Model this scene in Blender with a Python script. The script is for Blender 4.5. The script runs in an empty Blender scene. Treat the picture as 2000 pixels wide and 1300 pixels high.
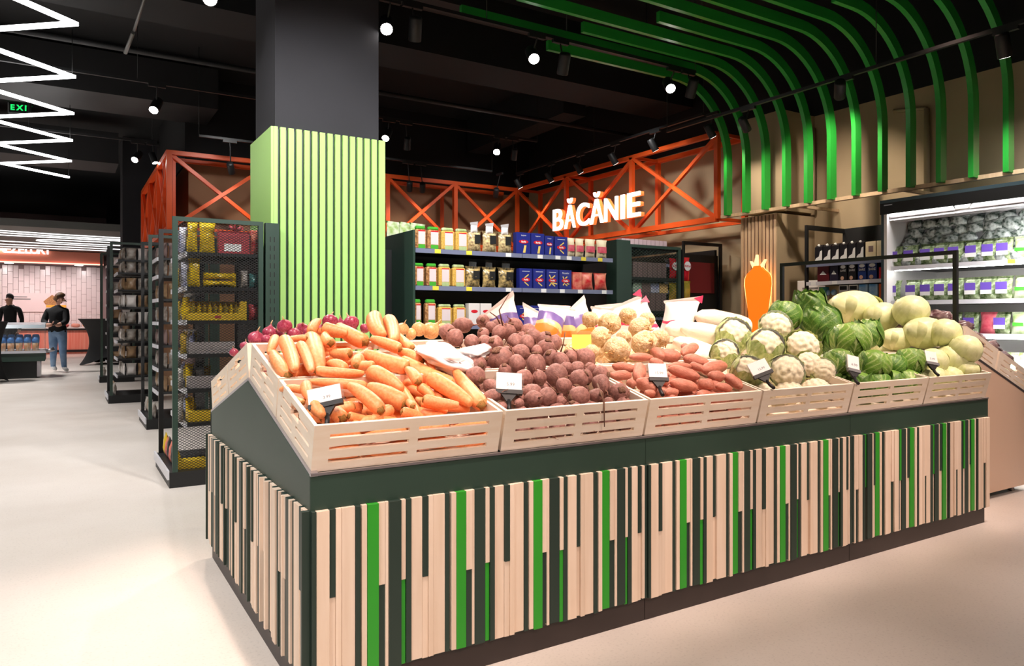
import bpy, bmesh, math, random
from mathutils import Vector, Matrix, Euler, noise

random.seed(7)
scn = bpy.context.scene
COL = scn.collection
R = math.radians

# ------------------------------------------------------------------ camera, world, lights, exposure
F_PX, CX, HY = 1422.0, 1000.0, 620.0
CAM = Vector((-0.63, -2.185, 1.2))
YAW = R(31.6)
FWD = Vector((math.sin(YAW), math.cos(YAW), 0))
RIGHT = Vector((math.cos(YAW), -math.sin(YAW), 0))
UP = Vector((0, 0, 1))

cam_d = bpy.data.cameras.new('camera')
cam_d.sensor_width = 36.0
cam_d.lens = 36.0 * F_PX / 2000.0
cam_d.shift_y = (HY - 650.0) / 2000.0
cam_d.clip_end = 100
cam = bpy.data.objects.new('camera', cam_d)
cam.location = CAM
cam.rotation_euler = (R(90), 0, -YAW)
COL.objects.link(cam)
scn.camera = cam

world = bpy.data.worlds.new('world')
scn.world = world
world.use_nodes = True
wb = world.node_tree.nodes['Background']
wb.inputs[0].default_value = (0.9, 0.92, 1.0, 1)
wb.inputs[1].default_value = 0.035

scn.view_settings.view_transform = 'Standard'
scn.view_settings.look = 'None'
scn.view_settings.gamma = 1.0
scn.view_settings.use_curve_mapping = False
scn.view_settings.exposure = 0.0

PINK = (1.0, 0.755, 0.64)
ROSE = (1.0, 0.66, 0.54)
WARM = (1.0, 0.84, 0.70)
NEUT = (1.0, 0.97, 0.95)

def spot(loc, aim, watts, color=NEUT, angle=70, blend=0.7, size=0.05, parent=None):
    d = bpy.data.lights.new('spot_light', 'SPOT')
    d.energy = watts
    d.color = color
    d.spot_size = R(angle)
    d.spot_blend = blend
    d.shadow_soft_size = size
    o = bpy.data.objects.new('spot_light', d)
    o.location = loc
    dirv = Vector(aim) - Vector(loc)
    o.rotation_euler = dirv.to_track_quat('-Z', 'Y').to_euler()
    COL.objects.link(o)
    if parent is not None:
        o.parent = parent
        o.location = Vector(loc) - parent.location
    return o

# ceiling track spots over the front aisle and over the stand, above and behind the camera
for x in (-0.9, 0.5, 1.9, 3.3):
    spot((x, -3.6, 3.7), (x + 0.35, 0.0, 0.40), 330, PINK, 40, 0.8, 0.10)
for x in (0.3, 1.1, 1.9, 2.7, 3.5, 4.2):
    spot((x, -0.75, 3.85), (x + 0.05, 0.45, 1.0), 330, PINK, 36, 0.7, 0.07)
for x in (0.5, 1.3, 1.9, 2.5, 3.3):
    spot((x, -0.1, 3.85), (x + 0.05, 0.95, 1.1), 170 if x not in (1.9, 2.5) else 300, PINK, 34, 0.7, 0.07)
for (x, y) in ((5.3, -1.2), (5.35, 1.0), (5.2, -3.2), (2.2, -3.2)):
    spot((x, y, 3.85), (x, y + 0.2, 0), 90, ROSE, 80, 0.9, 0.1)
# track spots along the left aisle and over the shelving aisles, pointing down
for (x, y) in ((-1.6, -1.2), (-1.7, 1.2), (-1.7, 3.4), (-1.8, 5.8), (-2.0, 8.2), (-2.2, 11.0), (-2.6, 14.0), (-4.5, 14.0), (-5.0, 10.5), (-4.0, 17.0), (-3.2, 19.0), (-1.8, 17.0)):
    spot((x, y, 3.85), (x, y + 0.1, 0), 330 if y < 10 else 480, NEUT, 105, 0.9, 0.15)
for (x, y, ax, ay, az, w) in ((1.9, 2.0, 2.4, 3.6, 1.3, 130), (3.2, 2.0, 3.4, 3.6, 1.3, 150), (-1.2, 2.2, 0.2, 3.6, 1.1, 170), (-1.3, 5.4, 0.2, 6.8, 1.1, 140), (0.9, 0.9, 1.25, 3.5, 1.75, 520), (-0.6, 2.6, 0.72, 3.9, 2.2, 120),
                              (3.2, 7.0, 3.2, 8.9, 2.8, 60), (1.2, 7.2, 1.4, 8.9, 2.8, 60), (5.0, 7.0, 5.4, 8.9, 2.7, 60), (4.6, 2.3, 4.6, 3.5, 1.5, 120), (5.0, 4.6, 6.9, 5.6, 2.2, 120)):
    spot((x, y, 3.7), (ax, ay, az), w, NEUT, 75, 0.9, 0.08)

# ------------------------------------------------------------------ geometry helpers
def ray(px, py):
    t = (px - CX) / F_PX
    s = (HY - py) / F_PX
    return FWD + RIGHT * t + UP * s

def atX(px, py, X):
    r = ray(px, py); return CAM + r * ((X - CAM.x) / r.x)
def atY(px, py, Y):
    r = ray(px, py); return CAM + r * ((Y - CAM.y) / r.y)
def atZ(px, py, Z):
    r = ray(px, py); return CAM + r * ((Z - CAM.z) / r.z)
def atD(px, py, d):
    return CAM + ray(px, py) * d

def srgb(r, g, b):
    def f(c):
        c /= 255.0
        return c / 12.92 if c <= 0.04045 else ((c + 0.055) / 1.055) ** 2.4
    return (f(r), f(g), f(b), 1.0)

class MB:
    """collects boxes, bars, tubes, lathes and grids; build() links them as ONE mesh object"""
    def __init__(s):
        s.v = []; s.f = []; s.smooth = []; s.col = None; s.mi = []
    def add(s, verts, faces, smooth=False, mi=0):
        n = len(s.v)
        s.v += [Vector(p) for p in verts]
        for f in faces:
            s.f.append([i + n for i in f]); s.smooth.append(smooth); s.mi.append(mi)
        return s
    def box(s, x0, x1, y0, y1, z0, z1, M=None, mi=0):
        vs = [Vector((x, y, z)) for x in (x0, x1) for y in (y0, y1) for z in (z0, z1)]
        if M is not None: vs = [M @ v for v in vs]
        return s.add(vs, [(0, 1, 3, 2), (4, 6, 7, 5), (0, 4, 5, 1), (2, 3, 7, 6), (0, 2, 6, 4), (1, 5, 7, 3)], mi=mi)
    def bevbox(s, x0, x1, y0, y1, z0, z1, b, M=None):
        # box with bevelled vertical-ish edges on all sides (24 verts)
        vs = []; fs = []
        xs, ys, zs = (x0, x1), (y0, y1), (z0, z1)
        idx = {}
        for i in (0, 1):
            for j in (0, 1):
                for k in (0, 1):
                    sx, sy, sz = (1 if i == 0 else -1), (1 if j == 0 else -1), (1 if k == 0 else -1)
                    idx[(i, j, k, 0)] = len(vs); vs.append(Vector((xs[i], ys[j] + sy * b, zs[k] + sz * b)))
                    idx[(i, j, k, 1)] = len(vs); vs.append(Vector((xs[i] + sx * b, ys[j], zs[k] + sz * b)))
                    idx[(i, j, k, 2)] = len(vs); vs.append(Vector((xs[i] + sx * b, ys[j] + sy * b, zs[k])))
        for i in (0, 1):
            q = [idx[(i, j, k, 0)] for j, k in ((0, 0), (0, 1), (1, 1), (1, 0))]; fs.append(q if i == 0 else q[::-1])
            q = [idx[(j, i, k, 1)] for j, k in ((0, 0), (1, 0), (1, 1), (0, 1))]; fs.append(q if i == 0 else q[::-1])
            q = [idx[(j, k, i, 2)] for j, k in ((0, 0), (0, 1), (1, 1), (1, 0))]; fs.append(q if i == 0 else q[::-1])
        for a in (0, 1):
            for c in (0, 1):
                fs.append([idx[(a, c, 0, 0)], idx[(a, c, 1, 0)], idx[(a, c, 1, 1)], idx[(a, c, 0, 1)]])
                fs.append([idx[(a, 0, c, 0)], idx[(a, 1, c, 0)], idx[(a, 1, c, 2)], idx[(a, 0, c, 2)]])
                fs.append([idx[(0, a, c, 1)], idx[(1, a, c, 1)], idx[(1, a, c, 2)], idx[(0, a, c, 2)]])
        for i in (0, 1):
            for j in (0, 1):
                for k in (0, 1):
                    fs.append([idx[(i, j, k, 0)], idx[(i, j, k, 1)], idx[(i, j, k, 2)]])
        if M is not None: vs = [M @ v for v in vs]
        return s.add(vs, fs)
    def bar(s, p, q, w, h, up=(0, 0, 1)):
        p, q = Vector(p), Vector(q)
        d = (q - p).normalized()
        u = Vector(up)
        if abs(d.dot(u)) > 0.99: u = Vector((0, 1, 0))
        a = d.cross(u).normalized() * (w / 2); b = a.cross(d).normalized() * (h / 2)
        vs = [p - a - b, p + a - b, p + a + b, p - a + b, q - a - b, q + a - b, q + a + b, q - a + b]
        return s.add(vs, [(0, 3, 2, 1), (4, 5, 6, 7), (0, 1, 5, 4), (1, 2, 6, 5), (2, 3, 7, 6), (3, 0, 4, 7)])
    def tube(s, pts, r, n=8, caps=True, smooth=True):
        pts = [Vector(p) for p in pts]
        rs = r if isinstance(r, (list, tuple)) else [r] * len(pts)
        vs = []; fs = []; a = None
        for i, p in enumerate(pts):
            d = (pts[min(i + 1, len(pts) - 1)] - pts[max(i - 1, 0)]).normalized()
            if a is None:
                a = d.cross(Vector((0, 0, 1)))
                if a.length < 0.05: a = d.cross(Vector((0, 1, 0)))
            a = (a - d * a.dot(d)).normalized(); b = d.cross(a)
            for k in range(n):
                t = 2 * math.pi * k / n
                vs.append(p + (a * math.cos(t) + b * math.sin(t)) * rs[i])
        for i in range(len(pts) - 1):
            for k in range(n):
                fs.append((i * n + k, i * n + (k + 1) % n, (i + 1) * n + (k + 1) % n, (i + 1) * n + k))
        s.add(vs, fs, smooth)
        if caps:
            m = len(s.v) - len(vs)
            s.f.append([m + k for k in range(n)][::-1]); s.smooth.append(False); s.mi.append(0)
            e = m + (len(pts) - 1) * n
            s.f.append([e + k for k in range(n)]); s.smooth.append(False); s.mi.append(0)
        return s
    def lathe(s, prof, n=16, M=None, smooth=True, wob=None):
        vs = []; fs = []
        for i, (r, z) in enumerate(prof):
            for k in range(n):
                t = 2 * math.pi * k / n
                rr = r * (wob(t, z) if wob else 1)
                vs.append(Vector((rr * math.cos(t), rr * math.sin(t), z)))
        for i in range(len(prof) - 1):
            for k in range(n):
                fs.append((i * n + k, i * n + (k + 1) % n, (i + 1) * n + (k + 1) % n, (i + 1) * n + k))
        fs.append([k for k in range(n)][::-1]); e = (len(prof) - 1) * n
        fs.append([e + k for k in range(n)])
        if M is not None: vs = [M @ v for v in vs]
        return s.add(vs, fs, smooth)
    def prism(s, poly, axis, a0, a1):
        # poly: 2D points in the two remaining axes, extruded along axis (0 x, 1 y, 2 z)
        def P(u, w, a):
            return ((a, u, w), (u, a, w), (u, w, a))[axis]
        n = len(poly)
        vs = [P(u, w, a0) for u, w in poly] + [P(u, w, a1) for u, w in poly]
        fs = [list(range(n))[::-1], list(range(n, 2 * n))]
        fs += [(i, (i + 1) % n, n + (i + 1) % n, n + i) for i in range(n)]
        return s.add(vs, fs)
    def grid(s, nu, nv, fn, smooth=True, closed_u=False):
        vs = [fn(i / (nu if closed_u else nu - 1), j / (nv - 1)) for j in range(nv) for i in range(nu)]
        fs = []
        for j in range(nv - 1):
            for i in range(nu if closed_u else nu - 1):
                fs.append((j * nu + i, j * nu + (i + 1) % nu, (j + 1) * nu + (i + 1) % nu, (j + 1) * nu + i))
        return s.add(vs, fs, smooth)
    def holed(s, w, h, t, holes, M=None):
        """board in the x-z plane, w wide, h high, t thick (y 0..t), with rectangular holes cut through"""
        xs = sorted({0, w} | {v for a in holes for v in (a[0], a[1])})
        zs = sorted({0, h} | {v for a in holes for v in (a[2], a[3])})
        def hole(i, k):
            cx, cz = (xs[i] + xs[i + 1]) / 2, (zs[k] + zs[k + 1]) / 2
            return any(a[0] < cx < a[1] and a[2] < cz < a[3] for a in holes)
        nx, nz = len(xs), len(zs)
        vs = [Vector((x, y, z)) for y in (0, t) for z in zs for x in xs]
        if M is not None: vs = [M @ v for v in vs]
        id_ = lambda i, k, y: y * nx * nz + k * nx + i
        fs = []
        solid = lambda i, k: 0 <= i < nx - 1 and 0 <= k < nz - 1 and not hole(i, k)
        for i in range(nx - 1):
            for k in range(nz - 1):
                if not solid(i, k): continue
                fs.append((id_(i, k, 0), id_(i + 1, k, 0), id_(i + 1, k + 1, 0), id_(i, k + 1, 0)))
                fs.append((id_(i, k, 1), id_(i, k + 1, 1), id_(i + 1, k + 1, 1), id_(i + 1, k, 1)))
                if not solid(i - 1, k): fs.append((id_(i, k, 0), id_(i, k + 1, 0), id_(i, k + 1, 1), id_(i, k, 1)))
                if not solid(i + 1, k): fs.append((id_(i + 1, k, 0), id_(i + 1, k, 1), id_(i + 1, k + 1, 1), id_(i + 1, k + 1, 0)))
                if not solid(i, k - 1): fs.append((id_(i, k, 0), id_(i, k, 1), id_(i + 1, k, 1), id_(i + 1, k, 0)))
                if not solid(i, k + 1): fs.append((id_(i, k + 1, 0), id_(i + 1, k + 1, 0), id_(i + 1, k + 1, 1), id_(i, k + 1, 1)))
        return s.add(vs, fs)
    def mesh(s, name, mats):
        me = bpy.data.meshes.new(name)
        me.from_pydata([tuple(v) for v in s.v], [], s.f)
        me.polygons.foreach_set('use_smooth', s.smooth)
        if not isinstance(mats, (list, tuple)): mats = [mats]
        for m in mats: me.materials.append(m)
        if len(mats) > 1: me.polygons.foreach_set('material_index', s.mi)
        if s.col is not None:
            a = me.color_attributes.new('tone', 'FLOAT_COLOR', 'POINT')
            a.data.foreach_set('color', [c for x in s.col for c in (x, x, x, 1.0)])
        bm = bmesh.new(); bm.from_mesh(me)
        bmesh.ops.recalc_face_normals(bm, faces=bm.faces)
        bm.to_mesh(me); bm.free()
        return me
    def build(s, name, mat, parent=None, world=True):
        """world: vertices are in world coordinates, so the parent's place is taken off"""
        if parent is not None and world:
            off = wloc(parent)
            s.v = [v - off for v in s.v]
        return link(name, s.mesh(name, mat), parent)

def wloc(o):
    p = Vector(o.location)
    while o.parent is not None:
        o = o.parent; p = p + Vector(o.location)
    return p

def link(name, me, parent=None, loc=None, rot=None, scale=None):
    o = bpy.data.objects.new(name, me)
    COL.objects.link(o)
    if parent is not None: o.parent = parent
    if loc is not None: o.location = loc
    if rot is not None: o.rotation_euler = rot
    if scale is not None: o.scale = scale
    return o

def tag(o, label=None, cat=None, group=None, kind=None):
    if label: o['label'] = label
    if cat: o['category'] = cat
    if group: o['group'] = group
    if kind: o['kind'] = kind
    return o

def thing(name, loc, label, cat, group=None, rot=(0, 0, 0)):
    o = bpy.data.objects.new(name, None)
    o.empty_display_size = 0.05
    COL.objects.link(o)
    o.location = loc; o.rotation_euler = rot
    return tag(o, label, cat, group)

def struct(name, mb, mat, parent=None):
    o = mb.build(name, mat, parent)
    if parent is None: o['kind'] = 'structure'
    return o

def copy_tree(o, parent=None):
    c = o.copy(); COL.objects.link(c); c.parent = parent
    for ch in [x for x in bpy.data.objects if x.parent == o]:
        copy_tree(ch, c)
    return c

ORD = ['first', 'second', 'third', 'fourth', 'fifth', 'sixth', 'seventh', 'eighth', 'ninth', 'tenth', 'eleventh', 'twelfth', 'thirteenth', 'fourteenth', 'fifteenth', 'sixteenth', 'seventeenth', 'eighteenth']

# ------------------------------------------------------------------ materials
def nodes_of(m):
    m.use_nodes = True
    nt = m.node_tree
    return nt, nt.nodes['Principled BSDF']

def mat(name, c, rough=0.5, metal=0.0, var=0.0, vscale=6.0, c2=None, bump=0.0, bscale=40.0, rand=0.0, spec=None, emit=None, estr=0.0, trans=0.0, stretch=None, tone=None, sss=0.0):
    m = bpy.data.materials.new(name)
    nt, b = nodes_of(m)
    L = nt.links
    b.inputs['Base Color'].default_value = c
    b.inputs['Roughness'].default_value = rough
    b.inputs['Metallic'].default_value = metal
    if spec is not None: b.inputs['Specular IOR Level'].default_value = spec
    if trans: b.inputs['Transmission Weight'].default_value = trans
    if sss:
        b.inputs['Subsurface Weight'].default_value = sss
        b.inputs['Subsurface Radius'].default_value = (0.02, 0.01, 0.006)
    if emit is not None:
        b.inputs['Emission Color'].default_value = emit
        b.inputs['Emission Strength'].default_value = estr
    src = None
    tc = nt.nodes.new('ShaderNodeTexCoord')
    vec = tc.outputs['Object']
    if stretch:
        mp = nt.nodes.new('ShaderNodeMapping'); mp.inputs['Scale'].default_value = stretch
        L.new(vec, mp.inputs['Vector']); vec = mp.outputs['Vector']
    if c2 is not None or var:
        nz = nt.nodes.new('ShaderNodeTexNoise'); nz.inputs['Scale'].default_value = vscale; nz.inputs['Detail'].default_value = 4
        L.new(vec, nz.inputs['Vector'])
        rp = nt.nodes.new('ShaderNodeValToRGB')
        rp.color_ramp.elements[0].position = 0.35; rp.color_ramp.elements[1].position = 0.65
        a = c; z = c2
        if z is None:
            a = tuple(max(0, x * (1 - var)) for x in c[:3]) + (1,); z = tuple(min(1, x * (1 + var)) for x in c[:3]) + (1,)
        rp.color_ramp.elements[0].color = a; rp.color_ramp.elements[1].color = z
        L.new(nz.outputs['Fac'], rp.inputs['Fac']); src = rp.outputs['Color']
    if tone is not None:
        at = nt.nodes.new('ShaderNodeAttribute'); at.attribute_name = 'tone'
        mx = nt.nodes.new('ShaderNodeMix'); mx.data_type = 'RGBA'
        L.new(at.outputs['Fac'], mx.inputs['Factor'])
        if src: L.new(src, mx.inputs['A'])
        else: mx.inputs['A'].default_value = c
        mx.inputs['B'].default_value = tone
        src = mx.outputs['Result']
    if rand:
        oi = nt.nodes.new('ShaderNodeObjectInfo')
        hs = nt.nodes.new('ShaderNodeHueSaturation')
        ma = nt.nodes.new('ShaderNodeMath'); ma.operation = 'MULTIPLY_ADD'; ma.inputs[1].default_value = 2 * rand; ma.inputs[2].default_value = 1 - rand
        L.new(oi.outputs['Random'], ma.inputs[0]); L.new(ma.outputs[0], hs.inputs['Value'])
        if src: L.new(src, hs.inputs['Color'])
        else: hs.inputs['Color'].default_value = c
        src = hs.outputs['Color']
    if src: L.new(src, b.inputs['Base Color'])
    if bump:
        nb = nt.nodes.new('ShaderNodeTexNoise'); nb.inputs['Scale'].default_value = bscale; nb.inputs['Detail'].default_value = 3
        L.new(vec, nb.inputs['Vector'])
        bn = nt.nodes.new('ShaderNodeBump'); bn.inputs['Strength'].default_value = bump; bn.inputs['Distance'].default_value = 0.01
        L.new(nb.outputs['Fac'], bn.inputs['Height']); L.new(bn.outputs['Normal'], b.inputs['Normal'])
    return m

def film(name, tint=(1, 1, 1, 1), base=0.12, rough=0.12, gloss=0.5):
    """thin clear plastic: mostly transparent with glossy creases"""
    m = bpy.data.materials.new(name); m.use_nodes = True
    nt = m.node_tree; nt.nodes.clear(); L = nt.links
    out = nt.nodes.new('ShaderNodeOutputMaterial')
    tr = nt.nodes.new('ShaderNodeBsdfTransparent'); tr.inputs[0].default_value = tint
    gl = nt.nodes.new('ShaderNodeBsdfPrincipled'); gl.inputs['Base Color'].default_value = (0.8, 0.82, 0.82, 1); gl.inputs['Roughness'].default_value = rough
    fr = nt.nodes.new('ShaderNodeLayerWeight'); fr.inputs[0].default_value = gloss
    tc = nt.nodes.new('ShaderNodeTexCoord'); nz = nt.nodes.new('ShaderNodeTexNoise'); nz.inputs['Scale'].default_value = 14; nz.inputs['Detail'].default_value = 5
    L.new(tc.outputs['Object'], nz.inputs['Vector'])
    bn = nt.nodes.new('ShaderNodeBump'); bn.inputs['Strength'].default_value = 0.9; bn.inputs['Distance'].default_value = 0.03
    L.new(nz.outputs['Fac'], bn.inputs['Height']); L.new(bn.outputs['Normal'], gl.inputs['Normal'])
    ma = nt.nodes.new('ShaderNodeMath'); ma.operation = 'MULTIPLY_ADD'; ma.inputs[1].default_value = 0.42; ma.inputs[2].default_value = base; ma.use_clamp = True
    L.new(fr.outputs['Facing'], ma.inputs[0])
    mx = nt.nodes.new('ShaderNodeMixShader')
    L.new(ma.outputs[0], mx.inputs[0]); L.new(tr.outputs[0], mx.inputs[1]); L.new(gl.outputs[0], mx.inputs[2]); L.new(mx.outputs[0], out.inputs[0])
    return m

def glow(name, c, s):
    m = bpy.data.materials.new(name); m.use_nodes = True
    nt, b = nodes_of(m)
    b.inputs['Base Color'].default_value = c; b.inputs['Emission Color'].default_value = c; b.inputs['Emission Strength'].default_value = s
    return m

M = {}
M['black'] = mat('black_metal', srgb(22, 23, 24), 0.5)
M['blackpaint'] = mat('black_ceiling_paint', srgb(13, 13, 14), 0.8, var=0.25, vscale=1.2)
M['greypaint'] = mat('charcoal_paint', srgb(44, 44, 49), 0.8, var=0.06, vscale=2)
M['ductgrey'] = mat('dark_grey_duct', srgb(24, 23, 24), 0.6, var=0.15, vscale=3)
M['pipe'] = mat('galvanised_pipe', srgb(120, 118, 115), 0.45, 0.6)
M['dgreen'] = mat('dark_green_paint', srgb(44, 66, 56), 0.45, var=0.04, vscale=3)
M['dgreen_slat'] = mat('dark_green_slat', srgb(40, 58, 50), 0.5, rand=0.10)
M['lime_slat'] = mat('bright_green_slat', srgb(46, 158, 40), 0.45, rand=0.06)
M['birch'] = mat('birch_slat', srgb(240, 220, 200), 0.55, c2=srgb(231, 208, 185), vscale=5, rand=0.06, stretch=(6, 6, 0.5))
M['crate'] = mat('birch_plywood', srgb(244, 231, 213), 0.5, c2=srgb(238, 221, 199), vscale=4, stretch=(1, 8, 8), rand=0.02)
M['plinth'] = mat('black_brown_plinth', srgb(52, 42, 40), 0.45, var=0.1, vscale=8)
M['alu'] = mat('aluminium_trim', srgb(190, 185, 190), 0.3, 0.9)
M['pillar_green'] = mat('pale_lime_paint', srgb(174, 222, 124), 0.5, rand=0.02)
M['fin'] = mat('green_fin_paint', srgb(38, 150, 52), 0.35)
M['orange'] = mat('orange_paint', srgb(235, 92, 34), 0.4)
M['wall'] = mat('beige_wall_paint', srgb(176, 156, 124), 0.8, c2=srgb(168, 148, 116), vscale=1.5, bump=0.05, bscale=60)
M['brownmesh'] = mat('brown_backing_board', srgb(150, 110, 78), 0.7, var=0.05, vscale=2)
M['woodlt'] = mat('pale_wood', srgb(214, 186, 152), 0.5, c2=srgb(200, 170, 134), vscale=3, stretch=(8, 8, 0.6))
M['white'] = mat('white_plastic', srgb(235, 235, 232), 0.4)
M['paper'] = mat('white_card', srgb(240, 240, 238), 0.6)
M['grey'] = mat('grey_plastic', srgb(120, 122, 124), 0.5)
M['ink'] = mat('black_ink', srgb(20, 20, 20), 0.6)
M['rail'] = mat('blue_grey_price_rail', srgb(118, 124, 150), 0.35)
M['railw'] = mat('white_price_rail', srgb(214, 214, 220), 0.35)
M['yellowtag'] = mat('yellow_card', srgb(236, 214, 70), 0.6)
M['glass'] = film('clear_glass', (0.96, 0.98, 0.98, 1), 0.03, 0.03, 0.25)
M['film'] = film('clear_film', (0.98, 0.99, 0.97, 1), 0.02, 0.12, 0.22)

def floor_mat():
    m = bpy.data.materials.new('polished_screed_floor'); nt, b = nodes_of(m); L = nt.links
    tc = nt.nodes.new('ShaderNodeTexCoord')
    n1 = nt.nodes.new('ShaderNodeTexNoise'); n1.inputs['Scale'].default_value = 0.7; n1.inputs['Detail'].default_value = 6; n1.inputs['Roughness'].default_value = 0.6
    L.new(tc.outputs['Object'], n1.inputs['Vector'])
    n2 = nt.nodes.new('ShaderNodeTexNoise'); n2.inputs['Scale'].default_value = 90; n2.inputs['Detail'].default_value = 2
    L.new(tc.outputs['Object'], n2.inputs['Vector'])
    r1 = nt.nodes.new('ShaderNodeValToRGB'); r1.color_ramp.elements[0].position = 0.3; r1.color_ramp.elements[1].position = 0.7
    r1.color_ramp.elements[0].color = srgb(206, 196, 186); r1.color_ramp.elements[1].color = srgb(222, 214, 206)
    L.new(n1.outputs['Fac'], r1.inputs['Fac'])
    r2 = nt.nodes.new('ShaderNodeValToRGB'); r2.color_ramp.elements[0].position = 0.3; r2.color_ramp.elements[1].position = 0.45
    r2.color_ramp.elements[0].color = (0.88, 0.88, 0.88, 1); r2.color_ramp.elements[1].color = (1, 1, 1, 1)
    L.new(n2.outputs['Fac'], r2.inputs['Fac'])
    mx = nt.nodes.new('ShaderNodeMix'); mx.data_type = 'RGBA'; mx.blend_type = 'MULTIPLY'; mx.inputs['Factor'].default_value = 1
    L.new(r1.outputs['Color'], mx.inputs['A']); L.new(r2.outputs['Color'], mx.inputs['B']); L.new(mx.outputs['Result'], b.inputs['Base Color'])
    n3 = nt.nodes.new('ShaderNodeTexNoise'); n3.inputs['Scale'].default_value = 2.5; n3.inputs['Detail'].default_value = 5
    L.new(tc.outputs['Object'], n3.inputs['Vector'])
    ma = nt.nodes.new('ShaderNodeMapRange'); ma.inputs['To Min'].default_value = 0.34; ma.inputs['To Max'].default_value = 0.52
    L.new(n3.outputs['Fac'], ma.inputs['Value']); L.new(ma.outputs['Result'], b.inputs['Roughness'])
    return m
M['floor'] = floor_mat()

def text_mesh(body, size, depth=0.0, bold=0.0, sx=1.0):
    c = bpy.data.curves.new('text', 'FONT'); c.body = body; c.size = size; c.extrude = depth; c.offset = bold
    c.align_x = 'CENTER'; c.align_y = 'CENTER'
    o = bpy.data.objects.new('text', c); COL.objects.link(o)
    o.scale = (sx, 1, 1)
    dg = bpy.context.evaluated_depsgraph_get(); dg.update()
    me = bpy.data.meshes.new_from_object(o.evaluated_get(dg))
    me.transform(Matrix.Diagonal((sx, 1, 1, 1)))
    bpy.data.objects.remove(o); bpy.data.curves.remove(c)
    return me
_txt = {}
def text(name, body, size, m, parent, loc, rot, depth=0.0, bold=0.0, sx=1.0):
    key = (body, round(size, 4), depth, bold, sx, m.name)
    if key not in _txt:
        me = text_mesh(body, size, depth, bold, sx); me.materials.clear(); me.materials.append(m); me.name = name
        _txt[key] = me
    return link(name, _txt[key], parent, loc, rot)
# ================================================================== the setting
struct('floor', MB().box(-12, 7.4, -7, 30, -0.1, 0), M['floor'])
struct('ceiling', MB().box(-12, 7.4, -7, 30, 4.8, 4.9), M['blackpaint'])
struct('wall_right', MB().box(7.0, 7.2, -7, 9.8, 0, 3.6), M['wall'])
struct('trim_1', MB().box(6.99, 7.2, -7, 9.8, 3.6, 4.8), M['blackpaint'])
struct('wall_back', MB().box(0.95, 7.0, 9.6, 9.8, 0, 3.52), M['brownmesh'])
struct('trim_2', MB().box(0.90, 6.99, 9.58, 9.8, 3.52, 4.8), M['blackpaint'])
struct('wall_side', MB().box(0.95, 1.15, 9.8, 13.2, 0, 3.52), M['brownmesh'])
struct('trim_3', MB().box(0.92, 1.15, 9.8, 13.2, 3.52, 4.8), M['blackpaint'])
struct('wall_left', MB().box(-12.2, -12, -7, 30, 0, 4.8), M['wall'])
struct('wall_front', MB().box(-12, 7.4, -7.2, -7, 0, 4.8), M['greypaint'])

# ceiling services
def service(name, mb, m, label, cat):
    return tag(mb.build(name, m), label, cat)
service('air_duct', MB().box(-6.5, 6.9, 5.2, 5.9, 4.15, 4.6), M['blackpaint'], 'wide dark grey air duct crossing the black ceiling behind the clad pillar', 'duct')
service('air_duct', MB().box(-6.5, 1.2, 8.6, 9.6, 4.1, 4.65), M['ductgrey'], 'dark grey air duct under the ceiling beyond the zigzag lamp', 'duct')
service('air_duct', MB().box(-6.0, 0.2, 12.6, 13.6, 3.95, 4.5), M['ductgrey'], 'farthest grey air duct, low under the ceiling near the exit sign', 'duct')
service('cable_tray', MB().box(-5.0, 6.0, 4.35, 4.65, 4.35, 4.42).box(-5, 6, 4.35, 4.37, 4.42, 4.5).box(-5, 6, 4.63, 4.65, 4.42, 4.5), M['ductgrey'], 'long dark cable tray hung under the ceiling over the shelving', 'cable tray')
service('ceiling_pipe', MB().tube([atD(283, -6, 6.6), atD(262, 60, 7.0)], 0.014).tube([atD(260, 64, 7.0), atD(245, 103, 7.3)], 0.019), M['pipe'], 'pale grey pipe hanging below the ceiling at upper left', 'pipe')
service('ceiling_pipe', MB().tube([(-4, 6.4, 4.0), (6.9, 6.4, 4.0)], 0.03), M['ductgrey'], 'dark sprinkler pipe running along the ceiling over the middle aisle', 'pipe')
service('ceiling_beam', MB().box(5.6, 6.0, 6.5, 9.5, 4.2, 4.8), M['blackpaint'], 'black ceiling beam above the orange truss', 'beam')
tag(MB().box(0.36, 0.98, 14.2, 14.9, 0, 4.8).build('black_column', M['greypaint']), 'dark square column standing beyond the shelving, left of the orange truss', 'column')

# ------------------------------------------------------------------ green clad pillar
pl = thing('clad_pillar', (1.17, 3.87, 0), 'square pillar clad in pale lime green slats with dark gaps', 'pillar')
PX0, PX1, PY0, PY1, PZ = 0.712, 1.632, 3.50, 4.22, 2.66
MB().box(PX0 + 0.04, PX1 - 0.04, PY0 + 0.04, PY1 - 0.02, PZ - 0.3, 4.8).build('concrete_shaft', M['greypaint'], pl)
MB().box(PX0 + 0.02, PX1 - 0.002, PY0 + 0.025, PY1, 0, PZ - 0.012).build('backing', M['dgreen'], pl)
MB().box(PX0, PX0 + 0.02, PY0, PY1, 0, PZ).build('side_board', M['pillar_green'], pl)
ns = 15; pitch = (PX1 - PX0) / ns
for i in range(ns):
    x0 = PX0 + i * pitch + (0.0 if i == 0 else 0.008)
    MB().box(max(x0, PX0 + (0.021 if i == 0 else 0)), PX0 + (i + 1) * pitch - 0.012 + (0.012 if i == ns - 1 else 0), PY0 - 0.006, PY0 + 0.024, 0, PZ).build('slat', M['pillar_green'], pl)

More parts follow.
